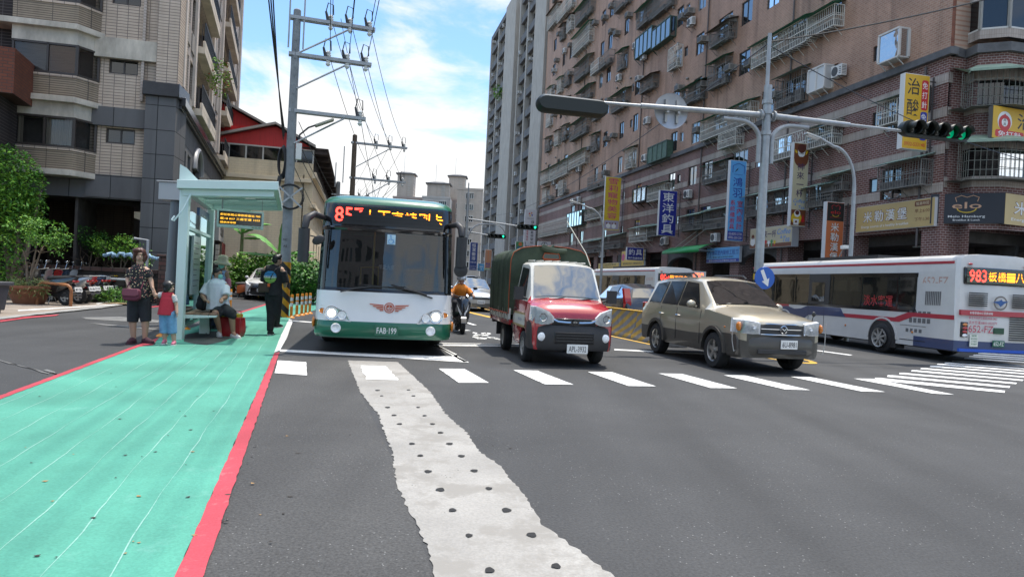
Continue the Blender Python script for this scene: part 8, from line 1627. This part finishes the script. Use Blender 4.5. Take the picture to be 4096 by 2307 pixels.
for i in range(8):
 z0=-.14+.035*i;z1=z0+.024;w0=sqrt(max(0,.14**2-(z0)**2));w1=sqrt(max(0,.14**2-min(.1399,z1)**2))
 for s in range(6):a0,a1=-1+s/3,-1+(s+1)/3;Y=lambda a,w:pc.y+.33*(a*w)**2*2;m.add([(pc.x+a0*w0,Y(a0,w0),pc.z+z0),(pc.x+a1*w0,Y(a1,w0),pc.z+z0),(pc.x+a1*w1,Y(a1,w1),pc.z+z1),(pc.x+a0*w1,Y(a0,w1),pc.z+z1)],[(0,1,2,3)],0 if i>3 else 1)
letters(m,'MAHAGRID',pc.x,pc.z,.06,.27,2,pc.y-.006,.03);m.build('back_print',[M('print blue',(.05,.28,.60),.7),M('print lime',(.28,.52,.10),.7),m_ww],mm,smooth=False)
blob('trousers',[('c',W(1905,800),W(1975,800),.13,.13),('c',W(1900,800),W(1905,1000,.03),.125,.1),('k',W(1905,1000,.03),W(1905,1195,-.05),.10,.072),('c',W(1978,800),W(1962,980,.05),.125,.1),('k',W(1962,980,.05),W(1925,1125,.24),.10,.075)],blackc,mm,.014);shoes(mm,[(W(1905,1238,-.1),W(1905,1238,.1),.05),(W(1920,1158,.2),W(1962,1165,.36),.048)],blackc,whites)
bb2=thing('shoulder_bag','brown shoulder bag on a black strap carried by the man in black','bag',mm.location+W(1860,710,-.16));m=MB();m.box((0,0,0),(.24,.09,.2),rot=.2);m.build('bag_body',M('brown leather',(.05,.03,.02),.6,var=.3),bb2,bevel=.02);m=MB();m.tube([(.1,-.02,.08),(.17,-.06,.25),(.24,-.02,.42),(.25,.1,.46)],.012,5);m.build('strap',m_blk,bb2);m=MB();m.box((.12,-.05,.06),(.05,.03,.07));m.build('tag',M('orange tag',(.65,.12,.02),.5),bb2)
# SCOOTERS
def scooter(lab,loc,rz,paint,accent,plate_txt='BGC-207',helmet=False,lit=False):
 t=thing('scooter',lab,'scooter',loc,rz);paint2=accent
 for x in(.62,-.62):wheel(t,x,0,.235,.11,m_steel,5,1,.58)
 b=MB();b.loft([[(x,y*w,z+q)for y,q in((-1,0),(-.8,h),(0,h*1.15),(.8,h),(1,0),(.7,-h),(-.7,-h))]for x,w,z,h in((-.98,.05,.80,.03),(-.85,.13,.70,.11),(-.6,.17,.60,.16),(-.3,.17,.52,.20),(-.12,.15,.46,.20))]);b.build('rear_body',paint,t,ang=50)
 b=MB();b.loft([[(x,-w,z),(x,-w*.6,z+.06),(x,w*.6,z+.06),(x,w,z),(x,w*.9,z-.05),(x,-w*.9,z-.05)]for x,w,z in((-.85,.09,.82),(-.6,.14,.80),(-.3,.15,.78),(-.05,.10,.76))]);b.build('seat',m_blk,t,ang=50)
 b=MB();b.bb((-.2,-.15,.24),(.35,.15,.30));b.bb((-.75,-.12,.22),(-.2,.05,.38));b.build('floorboard',m_blk,t,bevel=.03)
 b=MB();b.loft([[(x,-w,z),(x+.07,-w*.5,z),(x+.10,0,z),(x+.07,w*.5,z),(x,w,z),(x-.05,0,z)]for x,w,z in((.36,.16,.26),(.46,.19,.45),(.46,.20,.65),(.40,.15,.85),(.38,.17,.93),(.34,.10,1.0))]);b.build('front_shield',paint,t,ang=50)
 for s in(-1,1):b=MB();b.add([(.57,s*.03,.55),(.545,s*.10,.66),(.50,s*.165,.80),(.53,s*.12,.62),(.56,s*.05,.48)],[tuple(range(5))]);b.build('headlight',m_lampin,t,smooth=False)
 b=MB();b.tube([(.60,0,.30),(.44,0,.80),(.36,0,1.0)],.035,6);b.tube([(.32,-.33,1.04),(.38,-.12,1.0),(.38,.12,1.0),(.32,.33,1.04)],.018,6);b.build('handlebar',m_blk,t)
 for s in(-1,1):b=MB();b.tube([(.36,s*.22,1.03),(.38,s*.30,1.2)],.007,5);b.ell((.38,s*.33,1.24),(.015,.065,.042));b.build('mirror',m_gblk if s>0 else m_chrome,t)
 b=MB();b.loft([[(.62+.27*cos(a),y,.235+.27*sin(a))for a in[.25+i*.35 for i in range(7)]]for y in(-.07,.07)],closed=False,caps=False);b.build('front_mudguard',paint2,t)
 b=MB();b.loft([[(-.84,y,.62),(-1.0,y,.45),(-1.08,y,.30)]for y in(-.09,.09)],closed=False,caps=False);b.build('rear_mudguard',m_blk,t);b=MB();b.ell((-.93,0,.70),(.05,.12,.05));b.build('tail_lamp',m_red_l,t)
 b=MB();b.tube([(-.1,-.17,.24),(-.45,-.19,.28),(-.92,-.2,.40)],[.03,.06,.05],8);b.build('exhaust',m_steel,t);b=MB();b.tube([(-.85,-.14,.86),(-1.02,-.12,.86),(-1.02,.12,.86),(-.85,.14,.86)],.015,5);b.build('grab_rail',accent,t)
 b=MB();b.tube([(-.15,.05,.25),(-.2,.16,.02)],.012,5);b.tube([(-.15,-.05,.25),(-.2,-.16,.02)],.012,5);b.build('stand',m_steel,t)
 plate(t,REAR(-1.03,0,.47,radians(-18)),plate_txt,.26,.14)
 return t
m_sred=M('scooter red',(.36,.015,.02),.25,coat=1);m_sor=M('scooter orange',(.55,.11,.01),.3,coat=1);m_syel=M('scooter yellow',(.55,.36,.01),.3);m_sblk=M('scooter black',(.014,.014,.016),.2,coat=1);m_swh=M('scooter white',(.5,.5,.5),.3,coat=1)
q0,q1=G(262,1224),G(418,1206);hd=radians(172)
for i,(f,lab,a,b)in enumerate([(0,'black scooter nearest the clay pot, red lamp high on its tail',m_sblk,m_blk),(.27,'silver scooter, second from the clay pot',m_silver,m_steel),(.46,'red scooter, third from the clay pot',m_sred,m_steel),(.66,'dark blue scooter, fourth from the clay pot',m_bluec,m_chrome),(.84,'white scooter, fifth from the clay pot',m_swh,m_blk),(1.0,'dark scooter with a yellow grab rail, last of the row by the garden wall',m_sblk,m_syel)]):
 p=q0.lerp(q1,f);s=scooter(lab,p+V((cos(hd),sin(hd),0))*.66+V((0,0,.03)),hd+(.05 if i%2 else-.04),a,b,('MHF-2065','KRA-886','NXS-3310','275-GTE','MKW-9172','LRP-501')[i]);s['group']='scooters parked by the clay pot';s.scale=(1.1,1.1,1.1)
for lab,u,v,h,a,b in[('orange scooter parked behind the seated man',935,1195,200,m_sor,m_blk),('red scooter parked behind the orange scooter',968,1180,215,m_sred,m_steel),('black scooter with its front against the garden wall, leftmost of the back row',150,1205,168,m_sblk,m_sred),('white scooter in the back row by the garden wall',235,1196,165,m_swh,m_sblk),('red and black scooter in the back row by the garden wall',315,1188,170,m_sred,m_blk),('grey scooter among the bushes right of the striped pole',1178,1192,250,m_swh,m_blk),('dark scooter at the far shop fronts',950,1170,190,m_sblk,m_blk)]:scooter(lab,G(u,v),radians(h),a,b)
t=thing('stool','red plastic stool beside the white parked car','stool',G(965,1183));m=MB();m.bb((-.15,-.15,.42),(.15,.15,.46));m.build('seat',m_sred,t,bevel=.02)
for a in(-1,1):
 for b in(-1,1):m=MB();m.tube([(a*.12,b*.12,.43),(a*.17,b*.17,0)],.025,5);m.build('leg',m_sred,t)
sp=G(1838,1328);hd=toward(11);scooter('black scooter ridden beside the green bus',sp,hd,m_sblk,m_sblk)
rd=thing('person','scooter rider in an orange tee and silver helmet beside the green bus','person',sp,hd);hc=V((-.12,0,1.43));hf=V((1,0,0))
body=head(hc,hf,.235)+[('c',(-.15,0,1.30),(-.13,0,1.35),.06,.058),('c',(-.18,-.16,1.2),(-.18,.16,1.2),.085,.085),('c',(-.2,0,1.2),(-.3,0,.92),.15,.15)]
for s in(-1,1):body+=chain([(-.18,s*.21,1.18),(-.02,s*.30,1.06),(.26,s*.30,1.05)],[.06,.05,.035])+hand((.26,s*.30,1.05),(.8,0,-.1),(0,0,-1),1,.9)+chain([(-.3,s*.12,.88),(.12,s*.17,.80),(.1,s*.15,.40)],[.11,.08,.05])+chain([(.1,s*.15,.37),(.24,s*.15,.34)],[.042,.036])
blob('body',body,skin2,rd,.012);face(rd,hc,hf,.235);blob('tee',[('k',(-.18,-.18,1.2),(-.18,.18,1.2),.10,.10),('c',(-.19,0,1.2),(-.28,0,.98),.18,.18)]+[('k',(-.18,s*.2,1.19),(-.06,s*.29,1.06),.085,.08)for s in(-1,1)],orangec,rd,.015)
blob('trousers',[('c',(-.3,s*.12,.88),(.12,s*.17,.80),.125,.10)for s in(-1,1)]+[('k',(.12,s*.17,.8),(.1,s*.15,.42),.1,.07)for s in(-1,1)],blackc,rd,.015);blob('arm_sleeve',[('k',(-.0,s*.30,1.06),(.2,s*.3,1.05),.058,.045)for s in(-1,1)],blackc,rd,.013)
m=MB();m.lathe([(.125,-.01),(.135,.03),(.12,.09),(.08,.135),(0,.15)],hc+V((-.01,0,.03)),20);m.build('helmet',M('helmet silver',(.36,.37,.38),.25,.4,coat=.8),rd,ang=60);shoes(rd,[((.08,s*.15,.31),(.26,s*.15,.31),.045)for s in(-1,1)],m_blk)
# PLANTS
def leafm(n,c):return M(n,c,.5,var=.45,vs=2.5,spec=.35)
lg1,lg2,lg3,lg4=leafm('leaf mid green',(.095,.255,.03)),leafm('leaf dark green',(.032,.11,.018)),leafm('leaf lime',(.20,.38,.035)),leafm('dry grass',(.22,.19,.07))
def leaves(name,par,blobs,n,sz,mats,seed=1,asp=.5,droop=.3,cl=False):
 r=random.Random(seed);mb=MB()
 if cl:
  B=[]
  for c,q in blobs:
   for _ in range(9):
    while 1:
     d=V((r.uniform(-1,1),r.uniform(-1,1),r.uniform(-1,1)))
     if d.length<1:break
    k=r.uniform(.24,.46);B.append(((c[0]+d.x*q[0]*.85,c[1]+d.y*q[1]*.85,c[2]+d.z*q[2]*.85),(q[0]*k,q[1]*k,q[2]*k)))
  blobs=B
 tot=sum(b[1][0]*b[1][1]*b[1][2]for b in blobs);v,f,mi=mb.v,mb.f,mb.m
 for c,rad in blobs:
  for _ in range(int(n*rad[0]*rad[1]*rad[2]/tot)):
   while 1:
    d=V((r.uniform(-1,1),r.uniform(-1,1),r.uniform(-1,1)))
    if .35<d.length<1 and r.random()<d.length**1.5:break
   p=V((c[0]+d.x*rad[0],c[1]+d.y*rad[1],c[2]+d.z*rad[2]))+V((r.gauss(0,.03),r.gauss(0,.03),r.gauss(0,.03)))
   a=V((r.gauss(0,1),r.gauss(0,1),r.gauss(-droop,.6))).normalized();b=a.cross(V((r.gauss(0,.5),r.gauss(0,.5),1))).normalized();s=sz*r.uniform(.6,1.3);i=len(v);m=p+a*s*.5;nrm=a.cross(b)*s*.08
   v+=[tuple(p),tuple(m+b*s*asp*.5-nrm),tuple(p+a*s),tuple(m-b*s*asp*.5-nrm)];f.append((i,i+1,i+2,i+3));mi.append(r.choices(range(len(mats)),[6,3,2][:len(mats)])[0])
 return mb.build(name,mats,par,smooth=False)
def branches(name,par,base,tips,r0,mat,seed=2,n=14):
 r=random.Random(seed);mb=MB()
 for t in tips:
  b,t=V(base),V(t);P=[b.lerp(t,i/6)+V((r.gauss(0,.04),r.gauss(0,.04),0))*(i/6)*(b-t).length*.5+V((0,0,.1*sin(pi*i/6)))for i in range(7)];mb.tube(P,[r0*(1-.8*i/6)for i in range(7)],6)
  for _ in range(n//len(tips)+1):k=r.randint(3,6);e=P[k]+V((r.gauss(0,.25),r.gauss(0,.25),r.uniform(.05,.4)));mb.tube([P[k],P[k].lerp(e,.5)+V((0,0,.04)),e],[r0*.3,r0*.2,r0*.08],4)
 return mb.build(name,mat,par)
bark=M('grey brown bark',(.16,.12,.085),.9,var=.4,vs=9)
def tree_at(lab,p,h,tips,blobs,n,sz,mats,seed,name='tree',cat='tree',r0=.06,grp=None):
 t=thing(name,lab,cat,p,0,grp);branches('trunk',t,(0,0,0 if name!='potted_tree' else .4),[V(q)for q in tips],r0,bark,seed);leaves('crown',t,blobs,int(n*(.75 if n<9000 else 1)),sz*.95,mats,seed,cl=n<9000);return t
def at0(u,v):p=G(u,v);return V((p.x,p.y,.03))
p=AT(60,1100,23.5);zt=AT(60,565,23.5).z;p.z=0
tree_at('large clipped dark green tree at the left edge',p,zt,[(0,0,zt*.6),(-.8,0,zt*.7),(.5,.2,zt*.65)],[((-.75,0,zt-1.5),(1.5,1.2,1.45)),((-2,.1,zt-1.2),(1.3,1.1,1.5)),((-1.3,0,zt-2.6),(1.9,1.2,1.1)),((.0,-.1,zt-2.2),(.9,.8,.8)),((-1.2,-.2,1.5),(1.7,.8,1.3))],20000,.14,[lg1,lg3,lg2],3,r0=.16)
p=at0(115,1218);clay_pot('round terracotta pot with tufty grass in front of the scooters',p,.62,.58);gz=.5
tree_at('small leafy tree growing from the terracotta pot',p,2.6,[(-.25,0,1.7),(.1,.1,1.9),(.35,0,1.8)],[((-.35,0,2.2),(.75,.55,.42)),((.45,0,2.15),(.75,.55,.5)),((.05,0,2.45),(.6,.5,.35)),((.8,0,1.85),(.45,.4,.3))],2300,.10,[lg1,lg3,lg2],5,'potted_tree',r0=.055)
t=thing('potted_grass','tufty green and dry grass spilling over the terracotta pot','plant',p);leaves('grass_blades',t,[((0,0,.62),(.68,.62,.16)),((0,-.3,.45),(.75,.4,.2))],1500,.19,[leafm('tuft green',(.09,.17,.04)),lg4],8,.10,.1)
p=at0(-80,1258);t=thing('plant_pot','dark slate square planter cut by the left edge','plant pot',p);m=MB();m.loft([[(x*s,y*s,z)for x,y in((-1,-.5),(.35,-.5),(.35,.5),(-1,.5))]for s,z in((.85,.08),(1.0,.72))]);m.bb((-1.05,-.55,.70),(.42,.55,.80));m.bb((-.2,-.4,0),(.22,.4,.1));m.build('pot',m_slp,t,bevel=.02)
t=thing('potted_shrub','yellow green spiky shrub in the dark slate planter','plant',p);leaves('foliage',t,[((-.35,0,.95),(.7,.45,.3)),((-.2,0,1.15),(.4,.3,.3))],900,.2,[lg3,lg1],9,.14,-.6)
for i,(u,v,lab,h,w,n,mats)in enumerate([(345,1190,'dark leaved small tree behind the scooters',2.7,1.0,2100,[lg2,lg1]),(465,1205,'bright lime small tree in the far clay pot behind the woman',2.45,.95,2000,[lg3,lg1,lg2]),(400,1185,'thin dark shrub tree between the two brighter trees',2.5,.8,1400,[lg1,lg2])]):
 p=at0(u,v)
 if i==1:clay_pot('far terracotta pot half hidden behind the woman',p,.5,.55)
 tree_at(lab,p,h,[(-.35*w,0,h*.7),(.1,.1,h*.75),(.45*w,0,h*.72)],[((-.6*w,0,h*.83),(.7*w,.5,.4)),((.5*w,0,h*.8),(.7*w,.5,.42)),((0,0,h*.95),(.6*w,.5,.32)),((1.05*w,0,h*.68),(.4,.4,.3))],n,.10,mats,20+i,'potted_tree',r0=.05)
o=leaves('ground_cover',None,[((AT(u,1100,24.6).x,24.6-k*.1,.25),(1.0,.4,.3))for k,u in enumerate((40,150,330,420,520))],2600,.17,[lg1,lg2,lg3],12,.16,-.5);tag(o,'green ground cover along the low stone garden wall','ground cover',kind='stuff')
t=thing('plastic_tarp','crumpled blue and white plastic sheeting rolled along the garden wall','tarp',(0,0,0));a,b=AT(415,1015,25.3),AT(640,1030,25.3);r=random.Random(4);m=MB();m.tube([a.lerp(b,i/24)+V((0,r.uniform(-.08,.08),r.uniform(-.07,.07)))for i in range(25)],[r.uniform(.04,.10)for i in range(25)],9);m.build('sheeting',M('blue white film',(.30,.47,.62),.25,var=.6,vs=3.,coat=.5),t)
hedge=[(985,1130,38,2.3,1.9,[lg3,lg1]),(1060,1130,37,2.2,2.2,[lg1,lg2,lg3]),(1130,1150,35,1.9,1.6,[lg2,lg1]),(1190,1150,33,2.4,1.7,[lg1,lg2]),(1240,1170,32,1.9,1.5,[lg2,lg1])]
for i,(u,v,Y,h,w,mats)in enumerate(hedge):
 p=AT(u,v,Y);p.z=0;t=thing('shrub',('lime green','mixed green','dark green','mid green','low dark green')[i]+' bush beyond the parked white car, '+ORD[i+1]+' from the left','shrub',p);branches('stems',t,(0,0,0),[(-.4,0,h*.6),(.4,0,h*.6)],.05,bark,i);leaves('foliage',t,[((0,0,h*.62),(w*.75,1.2,h*.42)),((-w*.4,0,h*.42),(w*.6,1,h*.42)),((w*.45,0,h*.42),(w*.6,1,h*.42))],2800,.2,mats,30+i,cl=i in(0,1))
ban=leafm('banana leaf',(.10,.27,.04))
def banana(lab,p,tips):
 t=thing('banana_plant',lab,'plant',p);m=MB();m.tube([(0,0,0),(0,0,tips[0][1])],[.14,.09],8);m.build('stem',M('banana stem',(.16,.19,.08),.7,var=.3),t)
 for dx,z0,up,L_,w in tips:
  m=MB();P=[];s=1 if dx>0 else-1
  for i in range(13):q=i/12;x=s*L_*q*abs(dx);z=z0+up*sin(q*2.1)*1.0;ww=1.5*w*sin(pi*min(1,.08+q*.95))**.7*(1 if i%2 else .82);P.append([(x,-ww,z-ww*.35),(x,0,z),(x,ww,z-ww*.35)])
  m.loft(P,0,closed=False,caps=False);m.build('leaf',ban,t,ang=60)
p=AT(960,1130,39.5);p.z=0;banana('banana plant with torn leaves at the corner of the stone building',p,[(.9,3.6,.6,1.9,.3),(.35,3.6,2.0,1.6,.35),(-.8,3.5,.7,1.5,.3),(.8,3.3,.1,1.8,.28),(.15,3.6,2.3,1.2,.35)])
p=AT(1110,1130,36.5);p.z=0;banana('banana plant half behind the utility pole',p,[(-.9,2.5,.9,2.0,.33),(-1,2.3,.1,2.2,.28),(.25,2.5,1.7,1.4,.3),(.95,2.4,.2,2.2,.3),(.9,2.1,-.3,2.0,.28)])
p=on_side(8.2,.6,Z8+.2+pitch*.9);t=thing('balcony_plant','green and orange bougainvillea hanging from a balcony of the beige building','plant',p);leaves('foliage',t,[((0,0,.2),(.7,.5,.7)),((.2,.2,-.5),(.6,.4,.7))],420,.17,[lg3,lg1,M('dry bracts',(.35,.10,.05),.8)],44)
q=AT(1990,370,125);t=thing('balcony_plant','small green creeper on the far grey tower','plant',q);leaves('foliage',t,[((0,-.5,0),(.8,.6,1.6))],160,.5,[lg1,lg3],45)
t=thing('cardboard','flattened piece of brown cardboard on the paving beside the woman','cardboard',G(480,1215,.04));m=MB();m.add([(-.5,-.15,.0),(.3,-.3,.015),(.55,.1,.0),(-.2,.25,.02),(-.5,-.15,.012),(.3,-.3,.027),(.55,.1,.012),(-.2,.25,.032)],[(0,1,2,3),(4,5,6,7),(0,1,5,4),(1,2,6,5),(2,3,7,6),(3,0,4,7)]);m.build('sheet',M('cardboard brown',(.32,.22,.12),.9,var=.2),t,smooth=False)
r=random.Random(6);m=MB()
for i in range(70):
 p=GD(r.uniform(60,700),r.uniform(900,1400),.0125)if i<45 else GD(r.uniform(560,1400),r.uniform(930,1300),.0045);s=r.uniform(.006,.016);a=r.random()*6;m.add([p+V((cos(a+k*1.57)*s*(1.6 if k%2 else 1),sin(a+k*1.57)*s,.003*(k%2)))for k in range(4)],[(0,1,2,3)],0 if r.random()<.75 else 1)
o=m.build('ground_litter',[M('dark leaf litter',(.03,.025,.02),.9),M('dry leaf',(.30,.18,.07),.9)],smooth=False);tag(o,'tiny dark leaf scraps scattered over the green path','litter',kind='stuff')
